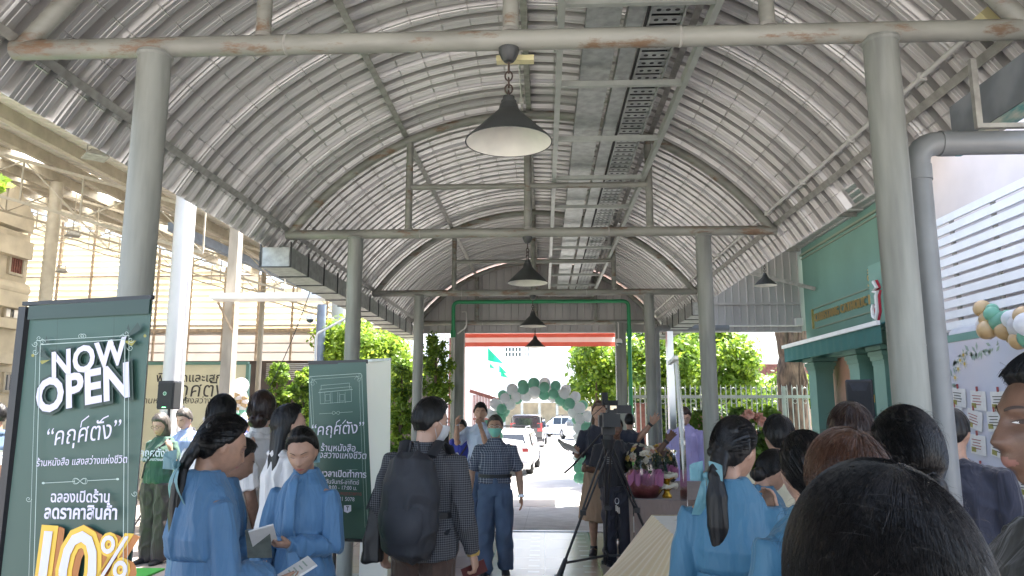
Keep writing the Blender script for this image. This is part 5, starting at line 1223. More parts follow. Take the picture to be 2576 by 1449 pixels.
def basket(px, py, Y, s, label, wrap, seed):
    c = at(px, py, Y); c.z = zt; root = empty('flower_basket', label, 'flower basket', loc=c, group='flower baskets on the taupe table'); rnd = random.Random(seed)
    mb = MB(); mb.lathe([(.0001, 0), (.13 * s, .0), (.19 * s, .1 * s), (.21 * s, .2 * s), (.17 * s, .30 * s), (.0001, .30 * s)], seg=28)
    for i, v in enumerate(mb.v): k = 1 + .06 * noise.noise(Vector((v[0] * 22, v[1] * 22, v[2] * 12))); mb.v[i] = (v[0] * k, v[1] * k, v[2])
    mb.build('wrapped_pot', M[wrap], root, smooth=60)
    mb = MB(); flower_cluster(mb, (0, 0, .38 * s), (.19 * s, .19 * s, .20 * s), 46, [0, 0, 1, 2], rnd, .036 * s); mb.build('blossoms', [M['white_flower'], M['yellow_flower'], M['pink_flower']], root, fix=False)
    mb = MB(); foliage(mb, (0, 0, .36 * s), (.20 * s, .20 * s, .14 * s), 900, .06 * s, seed, 0); mb.build('foliage', M['leaf_c'], root, fix=False)
    mb = MB(); mb.lathe([(.14 * s, .0), (.23 * s, .12 * s), (.25 * s, .28 * s), (.22 * s, .42 * s), (.26 * s, .50 * s)], seg=30)
    for i, v in enumerate(mb.v): k = 1 + .12 * noise.noise(Vector((v[0] * 14, v[1] * 14, v[2] * 7))); mb.v[i] = (v[0] * k, v[1] * k, v[2])
    mb.build('cellophane', M['film'], root, smooth=60, fix=False)
    mb = MB(); rnd = random.Random(seed + 1)
    for k in range(14):
        a = rnd.uniform(-2.4, -.6); mb.grid(lambda u, v: Vector((.20 * s * math.cos(a) + (u - .5) * .12 * s, -.20 * s + .02 * math.sin(u * 5 + k) - .03 * v, .22 * s + .02 * k / 14 + (v - .5) * .12 * s + .03 * math.sin(u * 6 + k) * s)), 5, 4)
    mb.build('ribbon', M['pink_tulle'], root, smooth=80, fix=False)
basket(1622, 1240, 8.5, 1.0, 'flower basket in pink wrap and cellophane, front one on the taupe table', 'pink_wrap', 5)
basket(1600, 1235, 9.3, .95, 'cellophane flower basket directly behind the pink wrapped one', 'pink_wrap', 6)
basket(1660, 1230, 9.6, .9, 'flower basket at the back of the taupe table near the silver banner', 'brown_cloth', 7)
ph = empty('offering_tray', 'gold pedestal tray carrying two white garland rings on the taupe table', 'tray'); c = at(1678, 1250, 8.45); c.z = zt; ph.location = c
mb = MB(); mb.lathe([(.0001, 0), (.05, 0), (.055, .02), (.035, .05), (.03, .07), (.05, .10), (.075, .115), (.04, .125), (.03, .15), (.045, .19), (.10, .215), (.105, .225), (.0001, .225)], seg=28); mb.build('pedestal', M['gold_leaf'], ph, smooth=30)
for z in (.125, .235):
    mb = MB(); rnd = random.Random(3)
    for k in range(60):
        a = 2 * math.pi * k / 60; mb.sphere((.105 * math.cos(a), .105 * math.sin(a), z + rnd.uniform(-.012, .02)), .022, 6, 4)
    mb.build('garland', M['white_flower'], ph, smooth=60)
# tall flower stand in front of the fence
fs = empty('flower_stand', 'standing arrangement of peach roses and greenery in front of the fence', 'flowers'); c = at(1908, 1085, 9.6); rnd = random.Random(15)
mb = MB(); foliage(mb, (c.x, c.y, c.z - .05), (.34, .2, .36), 2600, .085, 41, 0); foliage(mb, (c.x + .1, c.y, c.z - .35), (.25, .2, .3), 1200, .09, 42, 0); mb.build('foliage', M['leaf_b'], fs, fix=False)
mb = MB()
for px, py in ((1882, 1043), (1909, 1052), (1915, 1062), (1868, 1058), (1890, 1090)):
    p = at(px, py, 9.45); flower_cluster(mb, p, (.03, .03, .03), 5, [0], rnd, .06)
flower_cluster(mb, c + Vector((0, -.1, -.1)), (.3, .2, .3), 16, [1], rnd, .035); mb.build('blossoms', [M['pink_flower'], M['white_flower']], fs, fix=False)
mb = MB(); mb.tube([(c.x, c.y, 0), (c.x, c.y, c.z)], .025, 8)
for k in range(3): a = k * 2.1; mb.tube([(c.x, c.y, .5), (c.x + .35 * math.cos(a), c.y + .3 * math.sin(a), 0)], .014, 6)
mb.build('stand', M['black'], fs)
fs = empty('flower_stand', 'loose peach and green flowers on a stand behind the lavender clergyman', 'flowers'); c = at(1775, 1075, 11.6); rnd = random.Random(16)
mb = MB(); foliage(mb, c, (.35, .2, .4), 1600, .09, 45, 0); mb.build('foliage', M['leaf_b'], fs, fix=False)
mb = MB(); flower_cluster(mb, c, (.33, .22, .38), 14, [0, 1], rnd, .055); mb.build('blossoms', [M['pink_flower'], M['white_flower']], fs, fix=False)
mb = MB(); mb.tube([(c.x, c.y, 0), (c.x, c.y, c.z)], .025, 8); mb.build('stand', M['black'], fs)
# silver roll-up seen edge on
sv = empty('silver_banner', 'silver-backed roll-up banner seen nearly edge on beside the flower table', 'banner')
mb = MB(); Y = 6.4
top, bot = at(1688, 910, Y), at(1722, 1268, Y); bot.z = .06
mb.grid(lambda u, v: Vector((top.x + .04 + (bot.x - top.x - .04) * v ** 1.0 + .045 * (u - .5) * 2 * (1 - .2 * v) + .02 * math.sin(v * 5), Y + (u - .5) * .75, top.z + (bot.z - top.z) * v)), 10, 30); mb.build('fabric', M['chrome'], sv, smooth=80, fix=False)
mb = MB(); mb.bar((top.x - .02, Y - .38, top.z + .01), (top.x + .05, Y + .38, top.z + .01), .03, .03); mb.tube([(top.x + .12, Y, .05), (top.x + .04, Y, top.z)], .012, 8); mb.box((bot.x, Y, .045), (.2, .8, .09)); mb.build('frame', M['white'], sv)
mb = MB(); p = at(1684, 860, 12.6); mb.box((p.x, 12.6, 1.3), (.10, .18, 3.4)); mb.box((p.x, 12.5, .9), (.5, .05, .05)); tag(mb.build('aluminium_post', M['steel']), 'tall aluminium post behind the silver banner', 'post')
# satin skirted reception table in the right foreground
rt_ = empty('reception_table', 'white-topped table with flared pleated cream satin skirt', 'table')
q0 = at(1640, 1297, 5.2); q1 = at(1702, 1352, 4.3); zt = q0.z; q1.z = zt
e1 = (q1 - q0).normalized(); e2 = Vector((-e1.y, e1.x, 0)); e2 = e2 if e2.x > 0 else -e2; LA, LB = 1.15, .70
cor = [q0, q0 + e1 * LA, q0 + e1 * LA + e2 * LB, q0 + e2 * LB]
mb = MB(); mb.poly([c_ + Vector((0, 0, -.03)) for c_ in cor], d=(0, 0, .03)); mb.build('tabletop', M['white'], rt_)
per_ = []
ctr_ = (cor[0] + cor[2]) / 2
for i in range(4):
    p, q = cor[i], cor[(i + 1) % 4]
    for t in range(110): per_.append(p.lerp(q, t / 110))
def skirt_pt(u, v):
    i = int(round(u * len(per_))) % len(per_); p = per_[i]; o_ = (p - ctr_); o_.z = 0; o_.normalize()
    pl_ = .010 * math.sin(i * .9) + .006 * math.sin(i * .37 + 1) ; f = 1.05 * v + pl_ * (.4 + 1.5 * v) + .025 * math.sin(i * .06) * v
    return Vector((p.x + o_.x * f, p.y + o_.y * f, (zt - .004) * (1 - v) + .01))
mb = MB(); mb.grid(skirt_pt, len(per_), 12); mb.build('skirt', M['satin_cream'], rt_, smooth=70, fix=False)
mb = MB(); c = cor[0] + e1 * .32 + e2 * .25; mb.box((c.x, c.y, zt + .004), (.2, .28, .006), Matrix.Rotation(.4, 3, 'Z')); tag(mb.build('paper_sheet', M['paper']), 'white paper sheet lying on the cream satin table', 'paper')

# ------------------------------------------------------------------ video camera on tripod
tp = empty('camera_tripod', 'black video tripod with floor spreader', 'tripod'); Y = 7.9
hd = at(1530, 1092, Y); 
f1 = at(1405, 1440, Y); f1 = Vector((f1.x, Y - .05, .02)); f2 = at(1600, 1440, 8.5); f2 = Vector((f2.x + .25, 8.25, .02)); f3 = at(1510, 1440, 8.6); f3 = Vector((hd.x, 8.62, .02))
apex = Vector((hd.x - .0, Y, hd.z - .10))
for f in (f1, f2, f3):
    mb = MB(); mid = apex + (f - apex) * .52; sd = (f - apex).cross(Vector((0, 1, 0))).normalized() * .022
    for s in (-1, 1): mb.tube([apex + sd * s * 1.3, mid + sd * s * .6], .011, 8)
    mb.tube([mid - (f - apex) * .04, f + (apex - f) * .10], .014, 8); mb.box(mid, (.06, .05, .05)); mb.tube([f + (apex - f) * .14, f], [.022, .034], 8); mb.box(f + Vector((0, 0, .01)), (.09, .07, .04)); mb.build('leg', M['black'], tp, smooth=40)
mb = MB(); hub = Vector((hd.x, 8.25, .17)); 
for f in (f1, f2, f3): mb.bar(f + (apex - f) * .11, hub, .022, .022)
mb.build('spreader', M['black'], tp)
mb = MB(); mb.tube([apex + Vector((0, 0, -.05)), apex + Vector((0, 0, .05))], [.05, .075], 14); mb.tube([apex + Vector((0, 0, .05)), apex + Vector((0, 0, .10))], .055, 14); mb.box(apex + Vector((0, 0, .13)), (.13, .16, .07)); mb.build('fluid_head', M['black'], tp)
mb = MB(); mb.tube([apex + Vector((-.05, .05, .12)), at(1440, 1172, Y + .3), at(1420, 1190, Y + .36)], .012, 8); mb.build('pan_handle', M['black'], tp, smooth=40)
mb = MB(); k0 = at(1530, 1290, Y); mb.tube([k0 + Vector((.14 * 0 + .09 + .02 * math.cos(a), -.02, .03 * math.sin(a) + .12)) for a in [i * .5236 for i in range(12)]], .003, 5, closed=True)
for k in range(3): mb.box(k0 + Vector((.08 + .015 * k, -.02, .05 - .012 * k)), (.012, .004, .06))
mb.build('key_bunch', M['steel'], tp)
vc = empty('video_camera', 'black professional video camera mounted on the tripod', 'camera'); vz = hd.z + .085; vx = hd.x
mb = MB(); mb.box((vx, Y + .02, vz + .06), (.13, .34, .15)); mb.box((vx + .03, Y - .06, vz + .145), (.10, .2, .04)); mb.box((vx - .075, Y + .05, vz + .05), (.04, .2, .12)); mb.build('body', M['black'], vc)
mb = MB(); ax = Matrix.Rotation(R(90), 3, 'X'); mb.lathe([(.0001, 0), (.055, 0), (.058, .10), (.062, .12), (.075, .12), (.075, .18), (.05, .181), (.0001, .16)], (vx + .01, Y - .14, vz + .06), 24, 0, axis=ax); mb.box((vx + .01, Y - .30, vz + .06), (.17, .10, .13)); mb.build('lens', M['black'], vc, smooth=35)
mb = MB(); mb.bar((vx, Y - .12, vz + .20), (vx, Y + .12, vz + .20), .03, .03); mb.bar((vx, Y - .12, vz + .14), (vx, Y - .12, vz + .21), .03, .03); mb.build('top_handle', M['black'], vc)
mb = MB(); mb.box((vx - .03, Y - .02, vz + .28), (.06, .09, .13)); mb.tube([(vx - .02, Y - .10, vz + .25), (vx - .02, Y + .12, vz + .25)], .022, 10); mb.box((vx + .05, Y - .04, vz + .235), (.10, .07, .055)); mb.build('microphone', M['black_soft'], vc, smooth=40)
mb = MB(); mb.box((vx + .17, Y - .02, vz + .17), (.16, .012, .085), Matrix.Rotation(.25, 3, 'Z')); mb.bar((vx + .06, Y - .02, vz + .17), (vx + .11, Y - .02, vz + .17), .03, .02); mb.build('viewfinder', M['black'], vc)
mb = MB(); mb.box((vx, Y + .24, vz + .07), (.09, .10, .10)); mb.build('battery', M['black_soft'], vc)
mb = MB(); mb.tube([(vx - .05, Y, vz + .2), (vx - .16, Y + .05, vz + .1), (vx - .20, Y + .1, vz - .1), (vx - .14, Y + .1, vz - .25)], .004, 6); mb.build('cord', M['black_soft'], vc, smooth=60)
# ================================================================== PEOPLE
def sm(t): t = max(0.0, min(1.0, t)); return t * t * (3 - 2 * t)
HA, HB, HC = .077, .098, .119       # head half width, half depth, half height (1.65 m person)
def head_pt(x, y, z, feat=1.0):
    t = max(0.0, -z)
    px = HA * x * (1 - .30 * t ** 1.6); py = HB * y; pz = HC * z
    if y > 0: py *= 1 + .30 * t
    else: py *= (1 - .42 * t ** 1.2) * (1.06 if z > -.2 else 1.0)
    if feat and y > 0:
        ax = abs(x); g = lambda d, w: math.exp(-(d / w) ** 2)
        if z > .12: pro = 0
        elif z > -.28: pro = .004 + .017 * ((.12 - z) / .40) ** 1.05
        else: pro = .021 * sm((z + .385) / .105)
        py += feat * pro * g(ax, .10 + .09 * sm((.05 - z) / .30))
        py += feat * .006 * g(ax - .20, .08) * g(z + .27, .07)
        py -= feat * .010 * g(ax - .40, .20) * g(z - .05, .11)
        py += feat * .006 * g(ax - .33, .34) * g(z - .22, .08)
        py += feat * (.010 * g(ax, .26) * (g(z + .475, .05) + 1.05 * g(z + .575, .05)) - .003 * g(ax, .3) * g(z + .525, .02))
        py += feat * .010 * g(ax, .26) * g(z + .84, .13) - feat * .004 * g(ax, .3) * g(z + .69, .06)
        py -= feat * .006 * sm((z - .35) / .4)
        px *= 1 + feat * .05 * g(z + .12, .18) * g(ax - .75, .25)
    return Vector((px, py, pz))
def head_mesh(mb, Mx, k, nu=64, nv=48):
    mb.grid(lambda u, v: Mx @ (head_pt(math.sin(math.pi * v) * math.sin(2 * math.pi * u), math.sin(math.pi * v) * math.cos(2 * math.pi * u), math.cos(math.pi * v)) * k), nu, nv)
    rot = Mx.to_3x3()
    for s in (-1, 1):
        mb.sphere(Mx @ Vector((s * .075 * k, -.008 * k, -.008 * k)), .031 * k, 14, 10, sc=(.34, .62, 1.0), rot=rot @ Matrix.Rotation(s * -.35, 3, 'Z'))
def remesh(mb, vox, smooth=2, name='m', disp=None):
    me = mb.mesh(name); bm = bmesh.new(); bm.from_mesh(me); bmesh.ops.remove_doubles(bm, verts=bm.verts, dist=1e-5); bmesh.ops.recalc_face_normals(bm, faces=bm.faces); bm.to_mesh(me); bm.free()
    o = bpy.data.objects.new(name, me); COL.objects.link(o)
    r = o.modifiers.new('r', 'REMESH'); r.mode = 'VOXEL'; r.voxel_size = vox; r.use_smooth_shade = True
    if smooth: s = o.modifiers.new('s', 'SMOOTH'); s.factor = .5; s.iterations = smooth
    dg = bpy.context.evaluated_depsgraph_get(); out = bpy.data.meshes.new_from_object(o.evaluated_get(dg)); bpy.data.objects.remove(o); bpy.data.meshes.remove(me)
    out.materials.clear()
    if disp is not None:
        n = len(out.vertices); co = np.empty(n * 3); out.vertices.foreach_get('co', co); no = np.empty(n * 3); out.vertices.foreach_get('normal', no)
        co = co.reshape(-1, 3); no = no.reshape(-1, 3); d = disp(co, no); out.vertices.foreach_set('co', (co + no * d[:, None]).ravel()); out.update()
    out.shade_smooth(); return out
_tab = np.random.default_rng(5).uniform(-1, 1, (32, 32, 32))
def vnoise(p):
    i = np.floor(p).astype(int); f = p - i; f = f * f * (3 - 2 * f); r = 0
    for dx in (0, 1):
        for dy in (0, 1):
            for dz in (0, 1):
                w = (f[:, 0] if dx else 1 - f[:, 0]) * (f[:, 1] if dy else 1 - f[:, 1]) * (f[:, 2] if dz else 1 - f[:, 2])
                r = r + w * _tab[(i[:, 0] + dx) % 32, (i[:, 1] + dy) % 32, (i[:, 2] + dz) % 32]
    return r
def folds(AMP, seed, fz=4.0, fxy=13.0):
    def fn(co, no):
        s = seed * 3.7
        amp = 2.2 * AMP; a = vnoise(np.stack([co[:, 0] * fxy * 1.25 + s, co[:, 1] * fxy, co[:, 2] * fz + co[:, 0] * 3], 1))
        b = vnoise(np.stack([co[:, 0] * fxy * .6 + co[:, 2] * 9 + s, co[:, 1] * fxy * .6 - co[:, 2] * 5, co[:, 2] * 7], 1))
        c = vnoise(np.stack([co[:, 0] * 38, co[:, 1] * 38 + s, co[:, 2] * 20], 1))
        rid = 1 - np.abs(a) * 2
        d = amp * (.85 * rid + .35 * b + .08 * c); return np.clip(d - .5 * AMP, -.4 * AMP, 1.5 * AMP)
    return fn
def finger(mb, p, d, n, L, r, curl):
    pts = [p]; q = p.copy(); ang = 0
    for s, f in ((.42, .35), (.32, .75), (.26, .6)):
        ang += curl * f; dd = (d * math.cos(ang) + n * math.sin(ang)).normalized(); q = q + dd * L * s; pts.append(q.copy())
    mb.tube(pts, [r, r * .98, r * .88, r * .62], 8)
def hand(mb, w, d, n, k, curl, thumb, spread=.0):
    """palm with four unequal curled fingers, and a thumb leaving the side of the palm"""
    d = d.normalized(); n = (n - d * n.dot(d)); n = n.normalized() if n.length > 1e-4 else d.orthogonal().normalized(); s = d.cross(n) * thumb
    mb.tube([w - d * .01, w + d * .03 * k, w + d * .07 * k, w + d * .092 * k], [(.026 * k, .018 * k), (.038 * k, .017 * k), (.042 * k, .015 * k), (.036 * k, .011 * k)], 12, side=s)
    for i, (o, L) in enumerate(((.032, .070), (.011, .080), (-.011, .074), (-.031, .058))):
        sp = s * (o * spread * 12); finger(mb, w + d * (.085 - .006 * abs(i - 1.2)) * k + s * o * k, (d + sp).normalized(), n, L * k, .0088 * k, curl * (1 + .12 * i))
    tb = w + d * .025 * k + s * .030 * k; td = (d * .72 + s * (.75 if spread else .5) + n * .35).normalized()
    mb.tube([tb, tb + td * .035 * k, tb + (td + d * .25 + n * .15 * curl).normalized() * .068 * k], [.014 * k, .0115 * k, .008 * k], 8)
def limb(P0, P1, r, nseg=4):
    return [P0 + (P1 - P0) * (i / nseg) for i in range(nseg + 1)]
PEOPLE = {}
def on_face(HM, k, x, z, off):
    y = math.sqrt(max(0.0, 1 - x * x - z * z)); p = head_pt(x, y, z); d = Vector((p.x * .8, abs(p.y), p.z * .2)).normalized(); return HM @ ((p + d * off) * k)
def face_detail(I, down, male):
    """brows and eyes laid on the face as thin curved pieces"""
    HM, k = I['HM'], I['k']; br = MB(); ey = MB()
    for s in (-1, 1):
        br.grid(lambda u, v: on_face(HM, k, s * (.17 + .48 * u), .20 + .07 * math.sin(u * 2.2) - .03 * u + (v - .5) * (.055 if male else .04) * (1 - .75 * u ** 2) * (.6 + .4 * math.sin(min(1, u * 4) * 1.57)), .0012), 14, 3)
        al = lambda u: 1 - (2 * u - 1) ** 2
        if not down:
            ey.grid(lambda u, v: on_face(HM, k, s * (.23 + .36 * u), .035 + .01 * u + al(u) * (.040 * v - .022), .0010), 14, 5, mi=0)
            ey.grid(lambda u, v: on_face(HM, k, s * (.335 + .15 * u), .04 + al(u) ** .5 * (.050 * v - .024), .0016), 8, 5, mi=1)
        ey.grid(lambda u, v: on_face(HM, k, s * (.22 + .40 * u), (.035 + .012 * u + al(u) * .020 if not down else .030 - al(u) * .030) + v * .016 * (.35 + al(u)), .0020), 14, 2, mi=1)
        ey.grid(lambda u, v: on_face(HM, k, s * (.24 + .36 * u), .085 + al(u) * .025 + v * .006, .0008), 12, 1, mi=2)
    me = br.mesh('eyebrows'); me.shade_smooth(); I['child'](me, 'eyebrows', 'brow'); me = ey.mesh('eyes'); me.shade_smooth(); I['child'](me, 'eyes', ['eye_white', 'brow', 'lips_m'])
def person(key, label, px, Y, top, face, sex='f', skin='skin', hair=None, hairc='hair', shirt=None, lower=None, arms=None, legs=None, head=(0, 0, 0), lean=(0, 0), vox=.010, group=None, build=1.0, features=True, gz=None, seed=1, extras=(), strands=0, sr=.0006, name='person', twist=0.0, shoe='shoe', hand_k=1.0):
    """face: heading in degrees, 0 = facing away from the camera along the walkway, positive turns to the person's left"""
    g = ground_z(Y) if gz is None else gz; tp = at(px, top, Y); H = tp.z - g - .02 * (1 if hair else 0); k = H / 1.65; male = sex == 'm'
    base = Vector((at(px, top + 40, Y).x, Y, g)); V = lambda *a: Vector(a) * k
    ln = Vector((lean[0], lean[1], 0)) * k
    zz = lambda z: ln * sm((z - .85) / .7)            # lean grows upward
    sw = .178 if male else .150; build = build * (.95 if (shirt and len(shirt) > 2 and shirt[2].get('blouse')) else 1); sw *= build; shz = 1.300 if not (shirt and len(shirt) > 2 and shirt[2].get('blouse')) else 1.275
    up = [(.80, .135, .10, 0), (.88, .165, .115, -.01), (.96, .155 if male else .158, .108, 0), (1.04, .142 if male else .122, .10, 0), (1.14, .150 if male else .130, .108, .008), (1.24, .165 if male else .140, .108, .006), (1.31, .140 if male else .122, .082, -.005), (1.355, .085, .062, -.012), (1.395, .052, .052, -.008), (1.44, .050, .053, .0), (1.50, .050, .053, .010)]
    tors = lambda e: [(V(0, y, z) + zz(z), ((rx * build + e) * k, (ry * build + e) * k)) for z, rx, ry, y in up]
    sk = MB(); T = tors(0); sk.tube([t[0] for t in T], [t[1] for t in T], 20, side=(1, 0, 0))
    hc = V(0, .018, 1.65 - HC) + zz(1.65); hy, hp, hr = [R(a) for a in head]
    # turn and nod about the base of the skull
    piv = hc + V(0, -.02, -.10); HM = Matrix.Translation(piv) @ Matrix.Rotation(hy, 4, 'Z') @ Matrix.Rotation(-hp, 4, 'X') @ Matrix.Rotation(hr, 4, 'Y') @ Matrix.Translation(hc - piv)
    head_mesh(sk, HM, k)
    AR = {}; LG = {}
    arms = arms or {}; dflt = {'u': (.16, .02, -1), 'f': (.06, .16, -1), 'n': None, 'curl': .55, 'spread': 0, 'hd': None}
    for s, nm in ((-1, 'L'), (1, 'R')):
        a = dict(dflt); a.update(arms.get(nm, {})); sh = V(s * sw, -.005, shz) + zz(shz)
        u = Vector((s * a['u'][0], a['u'][1], a['u'][2])).normalized(); f = Vector((s * a['f'][0], a['f'][1], a['f'][2])).normalized()
        el = sh + u * .275 * k; wr = el + f * .235 * k; hd = Vector((s * a['hd'][0], a['hd'][1], a['hd'][2])).normalized() if a['hd'] else f
        n = Vector((s * a['n'][0], a['n'][1], a['n'][2])) if a['n'] else Vector((-s, 0, 0))
        b = (1.12 if male else 1.0) * min(1, build)
        sk.tube([sh + V(-s * .03, 0, .0), sh, sh + (el - sh) * .5, el, el + (wr - el) * .3, wr], [.045 * k * b, .047 * k * b, .042 * k * b, .035 * k * b, .036 * k * b, .024 * k * b], 12)
        hand(sk, wr, hd, n, k * (1.05 if male else .97) * hand_k, a['curl'], s, a['spread']); AR[nm] = (sh, el, wr, hd, n)
    legs = legs or {}
    for s, nm in ((-1, 'L'), (1, 'R')):
        a = legs.get(nm, {}); hip = V(s * .085, 0, .86); t = Vector(a.get('t', (.01 * s, .0, -1))).normalized(); sh_ = Vector(a.get('s', (.0, -.02, -1))).normalized()
        kn = hip + t * .40 * k; an = kn + sh_ * .39 * k; dz = 0
        if 'lift' not in a: an.z = .07 * k
        fd = Vector(a.get('foot', (.12 * s, 1, -.12))).normalized()
        sk.tube([hip, hip + (kn - hip) * .5, kn, kn + (an - kn) * .35, an, an + V(0, 0, -.02)], [.088 * k, .075 * k, .054 * k, .054 * k, .034 * k, .032 * k], 14); LG[nm] = (hip, kn, an, fd)
        sk.tube([an + V(0, 0, -.03) - fd * .04 * k, an + V(0, 0, -.035) + fd * .06 * k, an + V(0, 0, -.045) + fd * .16 * k], [(.034 * k, .030 * k), (.042 * k, .026 * k), (.036 * k, .016 * k)], 10, side=fd.cross(Vector((0, 0, 1))))
    me = remesh(sk, vox, 2, 'person')
    body = bpy.data.objects.new(name, me); COL.objects.link(body)
    for m_ in (skin, 'brow', 'lips_m' if male else 'lips', 'eye_white'): me.materials.append(M[m_])
    body.location = base; body.rotation_euler.z = R(face) ; tag(body, label, 'person', group)
    HMi = HM.inverted()
    if features:
        n = len(me.polygons); c = np.empty(n * 3); me.polygons.foreach_get('center', c); c = c.reshape(-1, 3); A = np.array(HMi); q = c @ A[:3, :3].T + A[:3, 3]; q = q / k
        x = np.abs(q[:, 0]) / HA; y = q[:, 1] / HB; z = q[:, 2] / HC; fr = (y > .35) & (z > -.8) & (z < .5); mi = np.zeros(n, int)
        mi[fr & (x < .30) & (np.abs(z + .525) < .075 * (1 - (x / .34) ** 2))] = 2
        me.polygons.foreach_set('material_index', mi.astype(np.int32))
    def child(me_, nm, m_):
        o = bpy.data.objects.new(nm, me_); COL.objects.link(o); o.parent = body
        for q_ in (m_ if isinstance(m_, (list, tuple)) else [m_]): me_.materials.append(M[q_])
        return o
    info = dict(body=body, k=k, HM=HM, AR=AR, LG=LG, base=base, zz=zz, V=V, child=child, vox=vox, H=H, sr=sr, mat=Matrix.Translation(base) @ Matrix.Rotation(R(face), 4, 'Z'), build=build)
    if features: face_detail(info, head[1] > 12, male)
    # ---------------- lower garment
    if lower:
        kind, lm = lower[0], lower[1]; mb = MB()
        if kind == 'trousers':
            e = lower[2] if len(lower) > 2 else .018
            T = [(V(0, y, z) + zz(z), ((rx * build + .012) * k, (ry * build + .012) * k)) for z, rx, ry, y in up[:4]]; mb.tube([t[0] for t in T], [t[1] for t in T], 20, side=(1, 0, 0))
            for nm in 'LR':
                hip, kn, an, fd = LG[nm]; mb.tube([hip, hip + (kn - hip) * .5, kn, kn + (an - kn) * .5, an + V(0, 0, .01), an + V(0, -.01, -.045)], [(.088 + e) * k, (.076 + e) * k, (.058 + e * 1.1) * k, (.052 + e * 1.4) * k, (.044 + e * 1.5) * k, (.046 + e * 1.5) * k], 16)
            child(remesh(mb, vox, 2, 'trousers', folds(.010 * k, seed + 9, 7, 10)), 'trousers', lm)
        else:
            zh = lower[2] if len(lower) > 2 else .30; fl = lower[3] if len(lower) > 3 else .26
            prof = [(1.04, .138, .112), (.98, .152, .120), (.88, .180, .140), (.70, .20 + (fl - .26) * .4, .165), (zh + .02, fl - .03, fl - .07), (zh, fl - .03, fl - .07)]
            mb.tube([V(0, -.004, z) + zz(z) for z, a, b in prof], [(a * k, b * k) for z, a, b in prof], 24, side=(1, 0, 0)); child(remesh(mb, vox, 2, 'skirt', folds(.012 * k, seed + 4, 1.2, 12)), 'skirt', lm)
            wb = MB(); wb.tube([V(0, -.004, 1.00) + zz(1.0), V(0, -.004, 1.062) + zz(1.06)], [(.158 * k, .126 * k), (.148 * k, .122 * k)], 28, side=(1, 0, 0)); child(wb.mesh('waistband'), 'waistband', lm) if kind == 'skirt_band' else None
        if lower[0] == 'trousers' and 'belt' in extras:
            wb = MB(); wb.tube([V(0, 0, 1.0) + zz(1.0), V(0, 0, 1.035) + zz(1.03)], [(.184 * build * k, .146 * build * k)] * 2, 24, side=(1, 0, 0)); child(wb.mesh('belt'), 'belt', 'leather')
        for nm in 'LR':
            hip, kn, an, fd = LG[nm]; s = MB(); fl_ = Vector((fd.x, fd.y, fd.z)); z0 = V(0, 0, -.045)
            s.tube([an + z0 - fl_ * .055 * k, an + z0 + fl_ * .0 * k, an + z0 + fl_ * .10 * k, an + z0 + fl_ * .18 * k, an + z0 + fl_ * .205 * k], [(.032 * k, .030 * k), (.042 * k, .040 * k), (.048 * k, .032 * k), (.042 * k, .024 * k), (.02 * k, .014 * k)], 14, side=fl_.cross(Vector((0, 0, 1))))
            s.tube([an + V(0, 0, -.03), an + V(0, 0, .01)], .042 * k, 12); o = child(remesh(s, max(.007, vox * .8), 1, 'shoe'), 'shoe', shoe)
            if shoe == 'trainer': pass
    # ---------------- upper garment
    if shirt:
        kind, smt = shirt[0], shirt[1]; o_ = shirt[2] if len(shirt) > 2 else {}
        e = o_.get('e', .022); hem = o_.get('hem', .93); sl = o_.get('sleeve', 'short'); mb = MB(); mb2 = mb
        rows = [r_ for r_ in up if hem < r_[0] < 1.38]; bot = [(hem, (rows[0][1] if rows else .16), (rows[0][2] if rows else .11), 0)]
        ee = lambda z: e * (1.0 if z < 1.28 else .55)
        prof = [(z, rx * build + ee(z), ry * build + ee(z), y) for z, rx, ry, y in bot + rows]
        if o_.get('blouse'): prof = [(hem, .135 * build, .11 * build, 0), (hem + .035, .165 * build, .135 * build, -.0), (hem + .10, .172 * build, .142 * build, -.004), (1.20, .160 * build, .134 * build, 0), (1.27, .156 * build, .118 * build, -.004), (1.335, .126 * build, .100, -.01), (1.375, .088, .084, -.010), (1.408, .068, .070, -.006)]
        if kind == 'jacket': prof = [(z, a + .012, b + .014, y) for z, a, b, y in prof]
        prof = prof + ([] if o_.get('blouse') else [(1.345, .112 * build + e * .5, .084 * build + e * .5, -.01), (1.385, .068 + e * .4, .068 + e * .4, -.008)])
        mb.tube([V(0, y, z) + zz(z) for z, a, b, y in prof], [(a * k, b * k) for z, a, b, y in prof], 24, side=(1, 0, 0))
        for s, nm in ((-1, 'L'), (1, 'R')):
            sh, el, wr, hd, n = AR[nm]; r0 = (.058 if male else .054) * k * build; sp = sh + V(-s * .05, 0, -.005)
            if sl == 'short':
                q = sh + (el - sh) * o_.get('sl', .72); mb.tube([sp, sh + V(s * .004, 0, -.004), sh + (q - sh) * .5, q], [r0 * .95, r0 * 1.0, r0 * 1.10, r0 * 1.12], 16)
            elif sl == 'puff':
                mb.tube([sp, sh + V(0, 0, -.004), sh + (el - sh) * .35, el, el + (wr - el) * .4, el + (wr - el) * .80, wr - (wr - el) * .06], [r0 * .92, r0 * 1.02, r0 * 1.2, r0 * 1.22, r0 * 1.22, r0 * 1.18, r0 * .62], 18)
                mb.tube([wr - (wr - el) * .10, wr + (wr - el) * .05], [.036 * k] * 2, 14)
            elif sl == 'long':
                mb.tube([sp, sh, sh + (el - sh) * .5, el, el + (wr - el) * .5, wr - (wr - el) * .0], [r0 * .95, r0 * 1.04, r0 * 1.08, r0 * 1.0, r0 * .88, r0 * .74], 16)
        shirt_me = remesh(mb, vox * o_.get('vm', .9), 2, kind, folds(o_.get('fold', .009) * k, seed, o_.get('fz', 5), o_.get('fxy', 11))); child(shirt_me, kind, smt)
